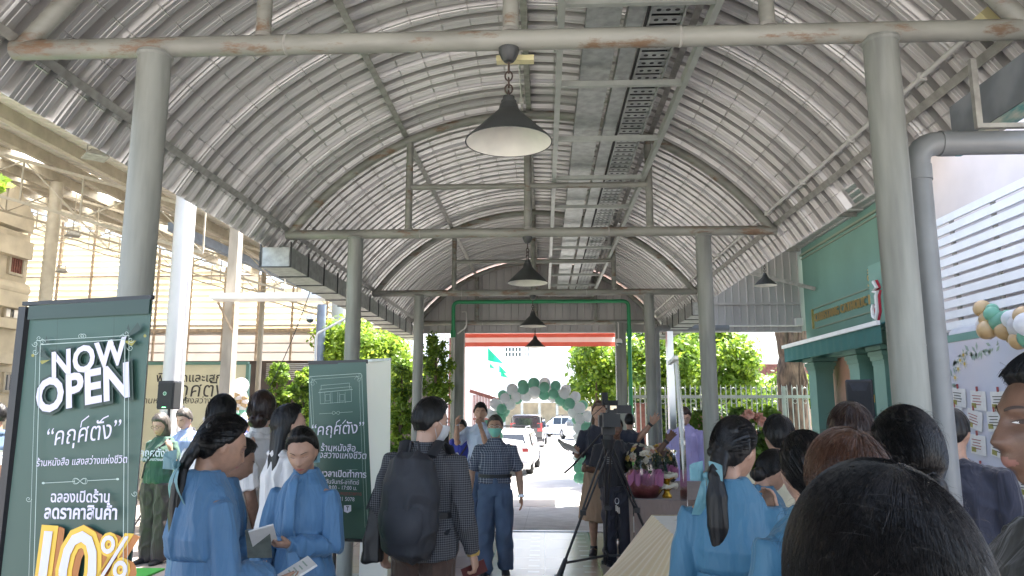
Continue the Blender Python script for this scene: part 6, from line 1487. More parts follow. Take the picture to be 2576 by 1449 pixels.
        if o_.get('collar'):
            c = MB(); cz = 1.400; r1 = .060; hgt = o_['collar']
            c.grid(lambda u, v: V(math.sin(2 * math.pi * u) * (r1 + .010 - .006 * v), math.cos(2 * math.pi * u) * (r1 + .008 - .004 * v) - .006, cz - .035 + (hgt + .018) * v - .015 * math.cos(2 * math.pi * u) * (1 - v)) + zz(cz), 32, 3); child(c.mesh('collar'), 'collar', o_.get('collar_m', smt))
    # ---------------- hair
    if hair: make_hair(info, hair, hairc, strands, seed)
    PEOPLE[key] = info
    return info
def hair_mask(style, x, y, z):
    """1 where hair covers the scalp"""
    fr = .10 if style in ('short', 'male', 'bob') else .30
    if y > .0:
        line = (.60 if style in ('short', 'male', 'bob') else .66) * sm(y / (.70 if style in ('short', 'male', 'bob') else .62)) + (-.04) * (1 - sm(y / .70))
        if style == 'bob': line -= .12 * (1 - y)
        return sm((z - line) / fr + (.5 if fr < .2 else .25))
    low = -.50 if style in ('short', 'male') else -.66
    line = low * sm(-y / .65) + -.02 * (1 - sm(-y / .65))
    if style in ('long', 'bob'): line = -1.2 * sm((-y + .15) / .3)
    return sm((z - line) / .12 + .5)
def make_hair(I, style, hc, strands, seed):
    k, HM, V = I['k'], I['HM'], I['V']; mb = MB(); th = {'short': .016, 'male': .012, 'long': .016, 'bob': .018}.get(style, .014)
    vol = {'short': .010, 'long': .008, 'male': .004}.get(style, .010); rn = random.Random(seed)
    def cap(u, v):
        x, y, z = math.sin(math.pi * v) * math.sin(2 * math.pi * u), math.sin(math.pi * v) * math.cos(2 * math.pi * u), math.cos(math.pi * v)
        m_ = hair_mask(style, x, y, z); p = head_pt(x, y, z, 0); off = th * m_ - .016 * (1 - m_) + vol * sm(z) * m_ + .0015 * noise.noise(Vector((x * 14, y * 14, z * 4 + seed))) * m_
        return HM @ ((p + p.normalized() * off) * k)
    mb.grid(cap, 56, 40); L = lambda x, y, z: HM @ (Vector((x, y, z)) * k)
    tail = None; down = Vector((0, 0, -1))
    if style == 'bun': mb.sphere(L(0, -.105, -.045), .050 * k, 18, 12, sc=(1.15, .75, .95))
    if style == 'lowbun': mb.sphere(L(0, -.082, -.085), .046 * k, 18, 12, sc=(1.25, .8, .9)); mb.sphere(L(.02, -.10, -.075), .03 * k, 12, 8)
    if style == 'updo': mb.sphere(L(0, -.085, -.07), .048 * k, 18, 12, sc=(1.3, .8, .85)); mb.sphere(L(.025, -.10, -.05), .03 * k, 12, 8); mb.sphere(L(-.03, -.098, -.06), .028 * k, 12, 8)
    if style == 'braid':
        a = L(.0, -.092, -.03); sx = I.get('side', 0); b = L(sx * .03, -.11, -.13); c = b + Vector((sx * .05, -.02, -.19)) * k; dn = c + Vector((sx * .02, .0, -.15)) * k
        n = 11
        for i in range(n):
            t = i / (n - 1); p = a.lerp(b, t) ; s = 1 if i % 2 else -1
            mb.sphere(p + Vector((s * .012 * k, 0, 0)), .026 * k * (1 - .15 * t), 10, 8, sc=(1.1, .9, 1.1))
        for q in (0, 1, 2, 3, 4, 5): mb.sphere(L(.035 - .014 * q, -.085 - .003 * q, .055 - .018 * q), .022 * k, 10, 8)
        tail = (b, c, dn); mb.tube([b, b.lerp(c, .4), c, dn], [(.024 * k, .022 * k), (.042 * k, .032 * k), (.042 * k, .028 * k), (.014 * k, .010 * k)], 12, side=(1, 0, 0))
    if style == 'long':
        n = I.get('hl', .42)
        pts = [L(0, -.03, .03), L(0, -.058, -.06)]; q = pts[1]
        for i in range(1, 6): pts.append(q + Vector((0, -.022 * k * min(i, 3) * .6, -n * k * i / 5)))
        mb.tube(pts, [(.085 * k, .065 * k), (.090 * k, .055 * k), (.095 * k, .046 * k), (.098 * k, .040 * k), (.092 * k, .034 * k), (.075 * k, .026 * k), (.045 * k, .014 * k)], 18, side=(HM.to_3x3() @ Vector((1, 0, 0))))
    if style == 'bob':
        mb.tube([L(0, -.02, .04), L(0, -.022, -.06), L(0, -.025, -.155)], [(.088 * k, .078 * k), (.094 * k, .078 * k), (.080 * k, .062 * k)], 20, side=(HM.to_3x3() @ Vector((1, 0, 0))))
        # keep the face clear
    me = remesh(mb, max(.005, I['vox'] * .75), 1, 'hair', lambda co, no: .0035 * k * vnoise(np.stack([co[:, 0] * 70, co[:, 1] * 70, co[:, 2] * 9], 1)))
    o = I['child'](me, 'hair', hc)
    if strands:
        sr = I.get('sr', .0007); s = MB(); pole = {'bun': (0, -.95, -.35), 'lowbun': (0, -.85, -.62), 'updo': (0, -.88, -.55), 'braid': (0, -.95, -.25)}.get(style)
        for i in range(strands):
            while True:
                d = Vector((rn.gauss(0, 1), rn.gauss(0, 1), rn.gauss(.3, 1))).normalized()
                if hair_mask(style, d.x, d.y, d.z) > .6: break
            if pole: tgt = Vector(pole).normalized(); ln_ = rn.uniform(.25, .8)
            else:
                cr = Vector((.12, -.35, .93)).normalized(); tgt = (d - cr * d.dot(cr)); tgt = (d * .35 + tgt.normalized() * .8 + Vector((rn.uniform(-.15, .15), 0, -.5))).normalized(); ln_ = rn.uniform(.3, .6)
            fly = rn.random() < (.006 if sr > .0003 else .0012); pts = []; w = rn.uniform(-.05, .05)
            for j in range(6):
                t = j / 5; q = d.lerp(tgt, t * ln_).normalized(); q = (q + Vector((w * math.sin(t * 3), w * math.cos(t * 2), 0))).normalized()
                if hair_mask(style, q.x, q.y, q.z) < .3: break
                p = head_pt(q.x, q.y, q.z, 0); pts.append(HM @ ((p + p.normalized() * (th + vol * sm(q.z) + .0012 + (.010 * t * rn.random() + .006 * t * t if fly else .0015 * math.sin(t * 3.1)))) * k))
            if len(pts) > 2: s.tube(pts, [sr * k] * (len(pts) - 1) + [sr * .3 * k], 3, mi=0, caps=False)
        I['child'](s.mesh('hair_strands'), 'hair_strands', hc)['kind'] = 'stuff'
def W(I, p): return I['mat'] @ p
def wmat(I): return I['mat']
def ear_bow(I, m_, at_local, s=1.0):
    """ribbon bow with two loops and two tails"""
    k = I['k'] * s; c = at_local; mb = MB(); rn = random.Random(3)
    for sg in (-1, 1):
        mb.grid(lambda u, v: c + Vector((sg * (.012 + .07 * math.sin(u * 3.1416) * (.6 + .4 * u)), -.022 - .03 * math.sin(u * 3.14) , (v - .5) * (.03 + .055 * u) + .02 * u)) * k, 10, 4)
        mb.grid(lambda u, v: c + Vector((sg * (.010 + .03 * u) + (v - .5) * (.018 + .04 * u), -.02 - .015 * math.sin(u * 4), -.015 - .15 * u)) * k, 10, 3)
    mb.sphere(c + Vector((0, -.026, 0)) * k, .016 * k, 10, 8); me = mb.mesh('ribbon_bow'); me.shade_smooth(); return I['child'](me, 'ribbon_bow', m_)
def booklet(loc, rx, ry, rz, w, h, mats, label, open_=0):
    mb = MB(); mb.box((0, 0, 0), (w, .006, h), mi=0); mb.box((0, -.005, 0), (w * .98, .004, h * .98), mi=1)
    rnd = random.Random(int(w * 1e4)); 
    for i in range(5): mb.box((rnd.uniform(-.02, .02), -.0078, h * (.3 - .13 * i)), (w * rnd.uniform(.4, .75), .001, h * .035), mi=2)
    o = mb.build('booklet', mats, None, loc=loc); o.rotation_euler = (R(rx), R(ry), R(rz)); return tag(o, label, 'booklet', 'booklets held by guests')

BL = {'blouse': True, 'sleeve': 'puff', 'hem': 1.05, 'collar': .034, 'fold': .0095, 'fz': 1.7, 'fxy': 11, 'vm': .8}
HOLD = lambda n=(-.3, .3, 1), c=.9: {'u': (.12, .10, -1), 'f': (-.42, .85, .10), 'n': n, 'curl': c}
# ---- left group
person('braid_blue', 'woman in light blue blouse seen from behind, black braid tied with a blue ribbon', 528, 3.25, 1031, -38, hair='braid', shirt=('blouse', 'blue', BL), lower=('skirt_band', 'blue', .30, .27), arms={'L': {'u': (.12, .05, -1), 'f': (-.25, .75, -.15), 'n': (-.2, .2, 1), 'curl': .9}, 'R': {'u': (.13, .08, -1), 'f': (-.10, .9, -.22), 'n': (-.4, .2, 1), 'curl': .8}}, head=(-16, 22, 0), vox=.007, seed=2, strands=900, skin='skin')
I = PEOPLE['braid_blue']; ear_bow(I, 'ribbon', I['HM'] @ (Vector((0.0, -.115, -.125)) * I['k']), 1.0)
sh, el, wr, hd, n = I['AR']['R']; booklet(W(I, wr + hd * .12 * I['k'] + Vector((-.02, .02, .035))), -62, 8, -55, .13, .18, [M['white_c'], M['paper'], M['leaf_print']], 'open white booklet held low by the braided woman on the left')
person('front_blue', 'woman in light blue bow blouse facing us, looking down at a booklet', 770, 4.1, 1064, 172, hair='updo', shirt=('blouse', 'blue', BL), lower=('skirt_band', 'blue', .30, .27), arms={'R': {'u': (.14, .12, -1), 'f': (-.1, .75, -.42), 'n': (-.5, .5, .5), 'curl': .9}, 'L': {'u': (.20, .06, -1), 'f': (-.66, .62, .12), 'n': (-.3, -.3, 1), 'curl': .95}}, head=(14, 22, 4), vox=.0065, seed=5, strands=700, skin='skin')
I = PEOPLE['front_blue']; V = I['V']; mb = MB()
def tie(u, v):
    x = .028 * (u - .5) * 2 * (1 + .5 * v); return V(x + .008 * math.sin(v * 5), .150 - .030 * v * 0 + .006 * math.cos(u * 6) + .018 * math.sin(v * 3.1) - .02 * v, 1.385 - .36 * v)
kk = I['k']; mb.tube([V(0, .095, 1.385), V(0, .135, 1.35), V(0, .160, 1.26), V(0, .168, 1.15), V(.01, .158, 1.05)], [(.022 * kk, .010 * kk), (.028 * kk, .010 * kk), (.031 * kk, .009 * kk), (.034 * kk, .009 * kk), (.036 * kk, .009 * kk)], 14, side=(1, 0, 0)); mb.tube([V(.0, .150, 1.10), V(-.03, .168, 1.0), V(-.06, .175, .88), V(-.075, .175, .80)], [(.030 * kk, .008 * kk), (.036 * kk, .008 * kk), (.044 * kk, .008 * kk), (.004 * kk, .006 * kk)], 14, side=(1, 0, 0)); mb.sphere(V(0, .085, 1.372), .030 * I['k'], 14, 10, sc=(1.1, .7, .9))
me = mb.mesh('bow_tie'); me.shade_smooth(); I['child'](me, 'bow_tie', 'blue'); ear_bow(I, 'ribbon', I['HM'] @ (Vector((0, -.10, -.10)) * I['k']), .8)
sh, el, wr, hd, n = I['AR']['L']; p = W(I, wr + hd * .10 * I['k'] + V(0, .03, .03)); booklet(p + Vector((-.05, -.02, -.02)), -30, 0, 188, .12, .17, [M['book_cover'], M['book_cover'], M['p_line']], 'grey-green booklet held up by the woman in the bow blouse'); o = booklet(p + Vector((-.02, -.045, .02)), -50, 14, 200, .12, .16, [M['paper'], M['paper'], M['paper']], 'pale folded leaflet over the grey-green booklet')
person('hidden_blue', 'woman in light blue blouse mostly hidden behind the braided woman, holding a booklet', 572, 4.2, 1090, -60, hair='lowbun', shirt=('blouse', 'blue', BL), lower=('skirt_band', 'blue', .3, .27), arms={'R': HOLD(), 'L': HOLD()}, head=(0, 26, 0), vox=.009, seed=8, strands=200)
I = PEOPLE['hidden_blue']; sh, el, wr, hd, n = I['AR']['R']; booklet(W(I, wr + hd * .11 + Vector((0, .03, .05))), -40, 20, -30, .12, .17, [M['book_cover'], M['paper'], M['book_cover']], 'dark booklet held by the half-hidden woman in blue')
person('bun_white', 'woman in white T-shirt from behind, black bun with pearl hair clips', 556, 5.0, 992, -8, hair='bun', shirt=('t_shirt', 'white_c', {'hem': .92, 'sl': .8}), lower=('trousers', 'dark_trouser'), skin='skin_dark', vox=.009, seed=11, strands=300, build=1.12, arms={'R': {'u': (.28, .0, -1), 'f': (.02, .4, -1)}})
I = PEOPLE['bun_white']; mb = MB()
for s in (-1, 1):
    for q in range(6): mb.sphere(I['HM'] @ (Vector((s * .086 + .006 * math.cos(q), -.045 + .012 * math.sin(q), -.02 + .012 * math.cos(q * 1.3))) * I['k']), .010, 10, 8)
I['child'](mb.mesh('hair_clip'), 'hair_clip', 'white_c')
person('updo_white', 'woman in white ruffled keyhole blouse from behind, brown hair pinned up', 658, 5.4, 982, 4, hair='updo', hairc='hair_dbrown', shirt=('blouse', 'white_c', {'hem': .80, 'e': .035, 'sleeve': 'short', 'sl': .85, 'collar': .045, 'fold': .012}), lower=('skirt', 'white_c', .35, .27), skin='skin_pale', vox=.009, seed=14, strands=300)
I = PEOPLE['updo_white']; mb = MB(); mb.poly([I['V'](.013 * math.cos(a), -.125 + .0 - .012 * math.sin(a), 1.325 + .045 * math.sin(a)) for a in [i * .5236 for i in range(12)]], d=(0, -.014, 0)); I['child'](mb.mesh('keyhole'), 'keyhole', 'skin_pale')
person('long_hair', 'woman with very long straight black hair, white blouse and dark trousers', 722, 4.9, 1015, -50, hair='long', shirt=('blouse', 'white_c', {'hem': .82, 'e': .03, 'sleeve': 'long'}), lower=('trousers', 'black_c'), skin='skin_pale', vox=.008, seed=17, strands=400, head=(-8, 0, 0))
person('green_tee', 'older woman with glasses and grey bob in dark green lettered T-shirt', 411, 8.6, 1036, 168, hair='bob', hairc='hair_grey', shirt=('t_shirt', 'green_t', {'hem': .84, 'e': .03}), lower=('trousers', 'grey_tr', .035), skin='skin_pale', vox=.011, seed=20, head=(0, 18, 0), arms={'L': {'u': (.30, .15, -1), 'f': (.10, .55, .9), 'curl': .7}})
I = PEOPLE['green_tee']; mb = MB(); V = I['V']
for q, (s, sz, z) in enumerate((('“คฤศตัง”', .115, 1.205), ('ร้านหนังสือ แสงสว่างแห่งชีวิต', .043, 1.135))): text_into(mb, s, sz, V(0, .150, z), (-1, 0, 0), (0, 0, 1), 0, bold=.02, thick=.004)
I['child'](mb.mesh('shirt_print'), 'shirt_print', 'p_white'); mb = MB(); mb.tube([V(-.13, .03, 1.37), V(-.05, .150, 1.24), V(.08, .158, 1.08), V(.17, .08, .92)], .009, 6); I['child'](mb.mesh('bag_strap'), 'bag_strap', 'black_c')
def glasses(I, m_='black'):
    mb = MB(); HM = I['HM']; k = I['k']
    for s in (-1, 1):
        mb.tube([HM @ (Vector((s * .030 + .021 * math.cos(a), .098, .002 + .016 * math.sin(a))) * k) for a in [i * .5236 for i in range(12)]], .0018 * k, 5, closed=True); mb.tube([HM @ (Vector((s * .051, .096, .006)) * k), HM @ (Vector((s * .076, .0, .006)) * k)], .0017 * k, 5)
    mb.tube([HM @ (Vector((x, .104, .006)) * k) for x in (-.01, 0, .01)], .0018 * k, 5); I['child'](mb.mesh('glasses'), 'glasses', m_)
glasses(I)
person('pale_blue_man', 'grey-haired man in pale blue shirt looking down beside the woman in green', 470, 9.4, 1023, 170, 'm', 'skin_pale', hair='short', hairc='hair_grey', shirt=('shirt', 'pale_blue_c', {'sleeve': 'long', 'collar': .03}), lower=('trousers', 'dark_trouser'), vox=.012, seed=23, head=(0, 22, 0))
person('stage_man', 'man with short black hair before the stage, seen from behind', 448, 11.0, 1015, 5, 'm', 'skin_dark', hair='male', shirt=('shirt', 'black_c', {'sleeve': 'long'}), lower=('trousers', 'dark_trouser'), vox=.014, seed=24)
person('veil_a', 'small figure in pale lilac veil, nearest to the balloon column', 609, 12.8, 1046, 175, 'f', 'skin_pale', hair='long', hairc='pale_blue_c', shirt=('blouse', 'lavender', {'sleeve': 'long', 'hem': .7}), lower=('skirt', 'lavender'), vox=.014, seed=25)
person('veil_b', 'figure in lilac veil partly behind the woman with the keyhole blouse', 638, 12.0, 1048, 120, 'f', 'skin_pale', hair='long', hairc='lavender', shirt=('blouse', 'lavender', {'sleeve': 'long', 'hem': .7}), lower=('skirt', 'lavender'), vox=.014, seed=26)
person('far_left_blue', 'person in blue shirt cut off by the left edge, behind the book table', -8, 7.7, 1010, 100, 'm', 'skin', hair='male', shirt=('shirt', 'jeans', {'sl': .9}), lower=('trousers', 'dark_trouser'), vox=.012, seed=27, arms={'L': {'u': (.1, .1, -1), 'f': (.1, .9, -.3)}})
# ---- middle
person('backpack_man', 'man in checked tweed jacket with black backpack and white mask, turning right', 1072, 4.6, 998, -12, 'm', 'skin_pale', hair='short', shirt=('jacket', 'tweed', {'sleeve': 'long', 'hem': .80, 'e': .02, 'collar': .03, 'fold': .008}), lower=('trousers', 'brown_tr', .025), vox=.0075, seed=30, head=(-42, 8, 0), strands=350, build=1.04, arms={'L': {'u': (.30, -.05, -1), 'f': (.0, .25, -1), 'curl': 1.2}, 'R': {'u': (.20, -.05, -1), 'f': (.15, .30, -1), 'curl': 1.0}}, extras=('belt',))
I = PEOPLE['backpack_man']; V = I['V']; glasses(I, 'steel'); HM = I['HM']; k = I['k']
def facemask(I, m_):
    mb = MB(); HM, k = I['HM'], I['k']
    def fm(u, v):
        a = (u - .5) * 2.5; x = math.sin(a); z = -.12 - .78 * v; c = math.sqrt(max(0.02, 1 - z * z * .92)); p = head_pt(x * c, max(.05, math.cos(a)) * c, z, .6); q = p.copy(); q.y += .012 + .006 * math.cos(a * 1.2); q.x *= 1.06
        return HM @ (q * k)
    mb.grid(fm, 20, 12); mb.grid(lambda u, v: fm(u, v) - (HM.to_3x3() @ Vector((0, .004, 0))) * k, 20, 12)
    for s in (-1, 1): mb.tube([fm(.5 + .5 * s, .1), HM @ (Vector((s * .078, -.012, .02)) * k)], .0016 * k, 4); mb.tube([fm(.5 + .5 * s, .9), HM @ (Vector((s * .078, -.012, -.03)) * k)], .0016 * k, 4)
    me = mb.mesh('face_mask'); me.shade_smooth(); I['child'](me, 'face_mask', m_)
facemask(I, 'mask_w')
bp_ = empty('backpack', 'black nylon backpack worn by the man in the checked jacket', 'backpack', loc=I['base'], rz=R(-12)); mb = MB()
mb.tube([V(0, -.19, .82), V(0, -.215, .86), V(0, -.23, 1.0), V(0, -.225, 1.2), V(0, -.205, 1.32), V(0, -.19, 1.36)], [(.10 * k, .06 * k), (.150 * k, .10 * k), (.162 * k, .115 * k), (.155 * k, .10 * k), (.13 * k, .075 * k), (.07 * k, .04 * k)], 24, side=(1, 0, 0)); 
me = remesh(mb, .009, 3, 'bag', folds(.010, 3, 6, 8)); me.materials.append(M['nylon']); o = bpy.data.objects.new('bag', me); COL.objects.link(o); o.parent = bp_
mb = MB(); mb.tube([V(0, -.315, .90), V(0, -.325, .96), V(0, -.318, 1.06), V(0, -.30, 1.1)], [(.09 * k, .02 * k), (.115 * k, .035 * k), (.11 * k, .03 * k), (.08 * k, .012 * k)], 18, side=(1, 0, 0)); mb.build('front_pocket', M['nylon'], bp_, smooth=60)
for s in (-1, 1):
    mb = MB(); mb.tube([V(s * .085, -.13, 1.34), V(s * .105, -.05, 1.415), V(s * .115, .07, 1.385), V(s * .125, .155, 1.25), V(s * .15, .12, 1.05), V(s * .15, -.10, .92)], [(.034 * k, .010 * k)] * 6, 10); mb.build('strap', M['nylon'], bp_, smooth=60)
mb = MB(); mb.tube([V(-.03, -.17, 1.36), V(-.02, -.17, 1.42), V(.02, -.17, 1.42), V(.03, -.17, 1.36)], .008, 6); mb.build('handle', M['nylon'], bp_, smooth=60)
# tote bag hanging from his left hand
sh, el, wr, hd, n = I['AR']['L']; hp_ = W(I, wr + hd * .10 * k); tg = empty('tote_bag', 'black leather tote bag hanging from the left hand of the backpack man', 'bag', loc=(hp_.x, hp_.y, 0)); bx_ = at(928, 1330, 4.5)
cx_ = bx_.x - hp_.x; ztop = at(928, 1278, 4.5).z; zbt = at(928, 1425, 4.5).z
mb = MB(); mb.tube([(cx_, -.1, zbt), (cx_, -.1, zbt + .01), (cx_ + .01, -.1, (ztop + zbt) / 2), (cx_ + .015, -.1, ztop)], [(.06, .05), (.085, .06), (.078, .055), (.055, .035)], 4, side=(1, 1, 0)) ; me = remesh(mb, .008, 2, 'bag', folds(.006, 2, 5, 9)); me.materials.append(M['leather']); o = bpy.data.objects.new('bag', me); COL.objects.link(o); o.parent = tg
mb = MB(); 
for d_ in (-.03, .02): mb.tube([(cx_ - .04, -.1 + d_, ztop - .02), (cx_ - .0, -.08 + d_, ztop + .10), (0, 0, hp_.z - .01), (cx_ + .06, -.07 + d_, ztop + .06), (cx_ + .055, -.1 + d_, ztop - .02)], .006, 6)
mb.build('handles', M['leather'], tg, smooth=60)
sh, el, wr, hd, n = I['AR']['R']; mb = MB(); mb.box((0, 0, 0), (.075, .010, .15)); o = mb.build('phone', mat('dark_red_phone', (.10, .02, .02), .3), None, loc=W(I, wr + hd * .11 * k + Vector((-.02, .015, 0)))); o.rotation_euler = (.2, 1.2, .5); tag(o, 'dark red phone in the right hand of the backpack man', 'phone')
mb = MB(); mb.tube([wr - hd * .01, wr + hd * .012], .034 * k, 16); mb.sphere(wr + Vector((.033, 0, 0)) * k, .018 * k, 12, 8, sc=(.5, 1, 1)); I['child'](mb.mesh('watch'), 'watch', 'gold')
person('navy_skirt', 'woman in dark skirt and black shoes hidden behind the backpack man', 1112, 8.6, 1070, 8, hair='long', shirt=('blouse', 'white_c', {'sleeve': 'long'}), lower=('skirt', 'navy_suit', .42, .24), skin='skin_dark', vox=.011, seed=33)
person('navy_polo', 'person with short dark hair in navy polo with arms crossed and a shoulder bag', 1163, 12.3, 1054, 195, 'f', 'skin', hair='short', shirt=('polo_shirt', 'navy_polo', {'sl': .8, 'hem': .80, 'e': .03, 'collar': .03}), lower=('trousers', 'jeans_l', .03), vox=.011, seed=36, head=(-35, 6, 0), build=1.1, arms={'L': {'u': (.18, .12, -1), 'f': (-.75, .55, -.3)}, 'R': {'u': (.18, .12, -1), 'f': (-.75, .6, -.45)}})
I = PEOPLE['navy_polo']; V = I['V']; mb = MB(); mb.tube([V(-.12, .03, 1.37), V(-.03, .165, 1.2), V(.10, .17, 1.02), V(.19, .10, .90)], .014, 6); mb.box(V(.19, .13, .84), (.09, .22, .2)); o = I['child'](mb.mesh('shoulder_bag'), 'shoulder_bag', 'dark_trouser')
person('photo_man', 'man in pale checked shirt raising both hands to his face to take a photo', 1209, 10.5, 1012, 150, 'm', 'skin', hair='short', shirt=('shirt', 'check_light', {'sl': .85, 'hem': .86, 'collar': .03}), lower=('trousers', 'jeans'), vox=.010, seed=39, head=(30, 0, 0), arms={'L': {'u': (.15, .55, -.55), 'f': (-.15, .35, 1), 'curl': .9}, 'R': {'u': (.12, .7, -.45), 'f': (-.20, .25, 1), 'curl': .9}}, shoe='shoe')
I = PEOPLE['photo_man']; mb = MB(); wr = I['AR']['R'][2]; mb.tube([wr, wr + I['AR']['R'][3] * .02], .03, 12); I['child'](mb.mesh('watch'), 'watch', 'steel')
person('masked_man', 'older man in blue-grey checked shirt, jeans and mint face mask walking towards us', 1246, 8.1, 1041, 180, 'm', 'skin', hair='male', hairc='hair_grey', shirt=('shirt', 'check_old', {'sl': .88, 'hem': .94, 'e': .024, 'collar': .03, 'fold': .008}), lower=('trousers', 'jeans', .022), vox=.009, seed=42, extras=('belt',), arms={'L': {'u': (.30, -.02, -1), 'f': (.10, .20, -1)}, 'R': {'u': (.30, -.06, -1), 'f': (.08, .15, -1)}}, legs={'R': {'t': (.02, .10, -1), 's': (.02, .02, -1)}, 'L': {'t': (-.04, .16, -1), 's': (-.02, -.30, -1), 'lift': 1, 'foot': (-.12, .8, -.55)}}, strands=150)
I = PEOPLE['masked_man']; facemask(I, 'mask_g'); glasses(I, 'steel'); sh, el, wr, hd, n = I['AR']['L']; mb = MB(); mb.tube([wr - hd * .012, wr + hd * .014], .034 * I['k'], 16); mb.box(wr + Vector((-.03, .02, 0)), (.016, .034, .034)); I['child'](mb.mesh('watch'), 'watch', 'steel')
person('cameraman', 'cameraman in black T-shirt behind the tripod camera, one arm reaching right', 1548, 8.7, 1046, 182, 'm', 'skin_dark', hair='short', shirt=('t_shirt', 'black_c', {'sl': .9, 'hem': .84, 'e': .03}), lower=('trousers', 'dark_trouser', .022), vox=.010, seed=45, build=1.1, arms={'L': {'u': (.80, .2, -.30), 'f': (.62, .2, .80), 'curl': .35, 'n': (0, 1, -.3), 'spread': .5}, 'R': {'u': (.28, .35, -1), 'f': (.42, .75, .1), 'curl': 1.1}})
I = PEOPLE['cameraman']; sh, el, wr, hd, n = I['AR']['L']; mb = MB(); mb.tube([wr - hd * .03, wr - hd * .0], .036 * I['k'], 16); I['child'](mb.mesh('watch'), 'watch', 'black'); mb = MB(); V = I['V']
text_into(mb, 'STAFF', .10, V(.0, .185, 1.18), (-1, 0, 0), (0, 0, 1), 0) if False else [mb.box(V(.11 - .0 * q, .178, 1.20 - .022 * q), (.10 - .015 * (q % 2), .002, .008)) for q in range(4)]
I['child'](mb.mesh('shirt_print'), 'shirt_print', 'pvc_grey')
person('notes_woman', 'brown-haired woman in dark top and tan skirt behind the cameraman, one arm raised', 1508, 9.3, 1008, 178, 'f', 'skin', hair='long', hairc='hair_brown', shirt=('t_shirt', 'navy_suit', {'sl': .95, 'hem': .95, 'e': .03}), lower=('skirt', 'tan_c', .36, .27), vox=.010, seed=48, build=1.1, arms={'L': {'u': (.85, .25, -.20), 'f': (.60, .2, .72), 'curl': .25, 'n': (0, 1, 0), 'spread': .7}, 'R': {'u': (.35, .15, -1), 'f': (.05, .85, .25), 'n': (-.4, .2, .8), 'curl': .9}})
I = PEOPLE['notes_woman']; sh, el, wr, hd, n = I['AR']['R']; booklet(W(I, wr + hd * .13) + Vector((-.10, -.02, .03)), -72, 18, 20, .20, .28, [M['paper'], M['paper'], M['pvc_grey']], 'sheaf of white papers held by the woman behind the cameraman'); o = booklet(W(I, wr + hd * .12) + Vector((-.15, .02, .05)), -60, 25, 30, .09, .22, [M['black'], M['black'], M['pvc_grey']], 'black tablet held with the white papers'); o.name = 'tablet'; o['category'] = 'tablet'
sh, el, wr, hd, n = I['AR']['L']; mb = MB(); mb.tube([wr - hd * .03, wr], .034, 14); I['child'](mb.mesh('watch'), 'watch', 'black')
person('suit_man', 'man with short dark hair in navy suit far behind the raised arms', 1584, 13.6, 1038, 20, 'm', 'skin', hair='male', shirt=('jacket', 'navy_suit', {'sleeve': 'long', 'hem': .85}), lower=('trousers', 'navy_suit'), vox=.013, seed=51, head=(-30, 0, 0))
person('lavender_man', 'clergyman in lavender cassock and glasses looking down by the fence', 1722, 11.0, 1019, 160, 'm', 'skin_pale', hair='short', hairc='hair_dbrown', shirt=('cassock', 'lavender', {'sleeve': 'long', 'hem': .55, 'e': .035, 'collar': .035}), lower=('skirt', 'lavender', .1, .27), vox=.011, seed=54, head=(12, 26, 0)); glasses(PEOPLE['lavender_man'], 'steel')
# ---- right group
person('bow_blue', 'woman in teal-blue blouse from behind, black hair tied with an aqua bow', 1828, 3.1, 1040, -14, hair='braid', shirt=('blouse', 'blue2', BL), lower=('skirt_band', 'blue2', .30, .27), vox=.007, seed=60, strands=900, head=(-30, 18, 0), arms={'R': {'u': (.14, .35, -1), 'f': (-.05, .35, 1), 'curl': .9, 'n': (-.6, -.4, 0)}, 'L': {'u': (.14, -.02, -1), 'f': (.0, .4, -1)}})
I = PEOPLE['bow_blue']; ear_bow(I, 'ribbon', I['HM'] @ (Vector((-.045, -.105, -.13)) * I['k']), .92)
person('looking_down', 'woman with smooth black hair bowing her head beside the teal blouse', 1917, 4.3, 1114, -62, hair='lowbun', shirt=('blouse', 'blue2', BL), lower=('skirt_band', 'blue2', .3, .27), vox=.009, seed=63, strands=400, head=(0, 38, 0))
person('cream_tee', 'short-haired person in cream T-shirt from behind, standing near the fence', 1962, 4.7, 1043, -6, 'f', 'skin', hair='short', shirt=('t_shirt', 'cream_c', {'hem': .84, 'e': .032, 'sl': .9}), lower=('trousers', 'dark_trouser'), vox=.009, seed=66, strands=500, head=(14, 0, 0), build=1.08)
person('low_bun_blue', 'woman in blue blouse with loose dark side hair, left of the brown head', 2030, 2.6, 1084, 8, hair='lowbun', shirt=('blouse', 'blue2', BL), lower=('skirt_band', 'blue2', .3, .27), vox=.008, seed=69, strands=800, build=1.05)
person('brown_head', 'person with shiny reddish-brown hair directly behind the largest black head', 2135, 1.75, 1079, 6, hair='long', hairc='hair_brown', shirt=('blouse', 'cream_c', {'sleeve': 'short'}), lower=('trousers', 'dark_trouser'), vox=.008, seed=72, strands=1600, features=False)
person('long_dark', 'person with straight dark brown hair in front of the right loudspeaker', 2143, 3.3, 1012, 0, hair='long', hairc='hair_dbrown', shirt=('blouse', 'black_c', {'sleeve': 'short'}), lower=('trousers', 'dark_trouser'), vox=.009, seed=75, strands=900, features=False)
person('sleek_bun', 'woman with sleek black hair and low bun in front of the large right column', 2285, 2.15, 1021, -10, hair='lowbun', shirt=('blouse', 'blue', BL), lower=('skirt_band', 'blue', .3, .27), vox=.008, seed=78, strands=1600, features=False, head=(8, 4, 0))
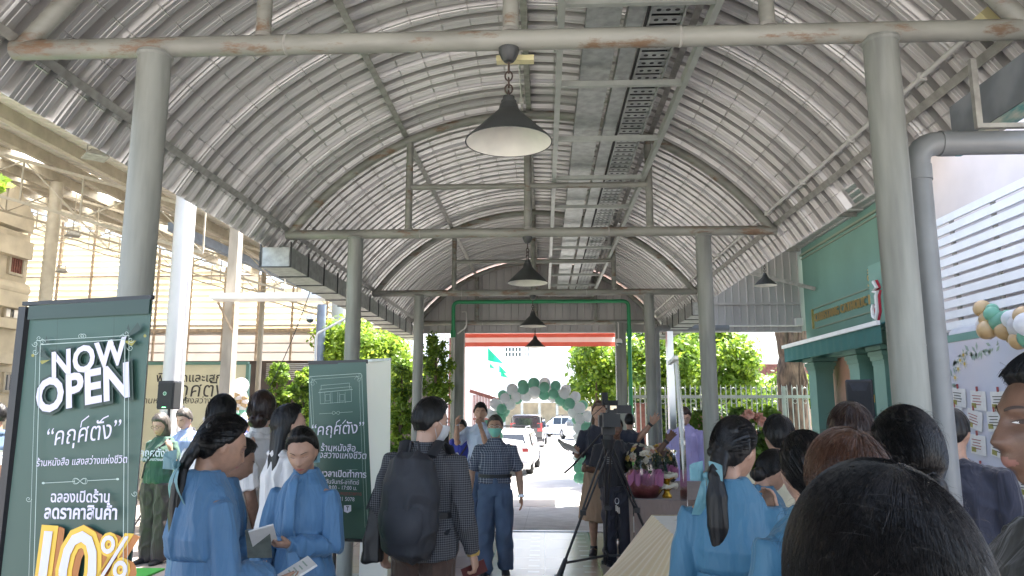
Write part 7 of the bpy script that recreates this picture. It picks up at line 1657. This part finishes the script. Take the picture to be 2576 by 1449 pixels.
person('dark_suit', 'person in dark navy jacket beside the photo board, right of the drain pipe', 2392, 4.4, 1022, -50, 'm', 'skin', hair='male', shirt=('jacket', 'navy_suit', {'sleeve': 'long', 'hem': .8, 'e': .03}), lower=('trousers', 'navy_suit'), vox=.010, seed=81, build=1.2)
glasses(PEOPLE['dark_suit'])
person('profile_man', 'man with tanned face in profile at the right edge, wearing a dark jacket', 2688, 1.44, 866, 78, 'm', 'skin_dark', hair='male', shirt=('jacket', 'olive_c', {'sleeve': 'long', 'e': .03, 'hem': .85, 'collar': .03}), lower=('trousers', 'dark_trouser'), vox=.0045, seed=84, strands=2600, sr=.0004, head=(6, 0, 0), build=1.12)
person('front_head', 'person with large head of dark hair close to us at the bottom right', 2240, .75, 1165, 4, hair='long', hairc='hair', shirt=('t_shirt', 'black_c', {}), lower=('trousers', 'dark_trouser'), vox=.007, seed=87, strands=15000, sr=.00017, features=False, head=(0, 6, 0))
def fuzz(key, n, seed, r, m_, cx=0.0):
    """fine loose hairs standing off the crown"""
    I = PEOPLE[key]; k = I['k']; HM = I['HM']; s = MB(); rn = random.Random(seed)
    for i in range(n):
        d = Vector((rn.gauss(cx, .5), rn.gauss(-.15, .5), rn.uniform(.35, 1))).normalized(); p = head_pt(d.x, d.y, d.z, 0); b = p + p.normalized() * .020
        g = Vector((rn.uniform(-1, 1), rn.uniform(-1, 1), rn.uniform(-.5, .4))); g = (g - d * g.dot(d)).normalized(); L = rn.uniform(.012, .045); h = rn.uniform(.003, .013)
        s.tube([HM @ ((b + g * L * t + d * h * math.sin(t * 2.7)) * k) for t in (0, .25, .5, .75, 1)], [r] * 4 + [r * .4], 3, caps=False)
    I['child'](s.mesh('flyaway_hair'), 'flyaway_hair', m_)['kind'] = 'stuff'
fuzz('front_head', 240, 2, .00010, 'hair'); 
fuzz('front_head', 24, 3, .00009, 'hair_fly', -.3)
for q, (k_, m_) in enumerate((('brown_head', 'hair_brown'), ('sleek_bun', 'hair'), ('low_bun_blue', 'hair'), ('bow_blue', 'hair'), ('braid_blue', 'hair'), ('profile_man', 'hair'))): fuzz(k_, 200 if q < 5 else 40, 10 + q, .00020, m_)
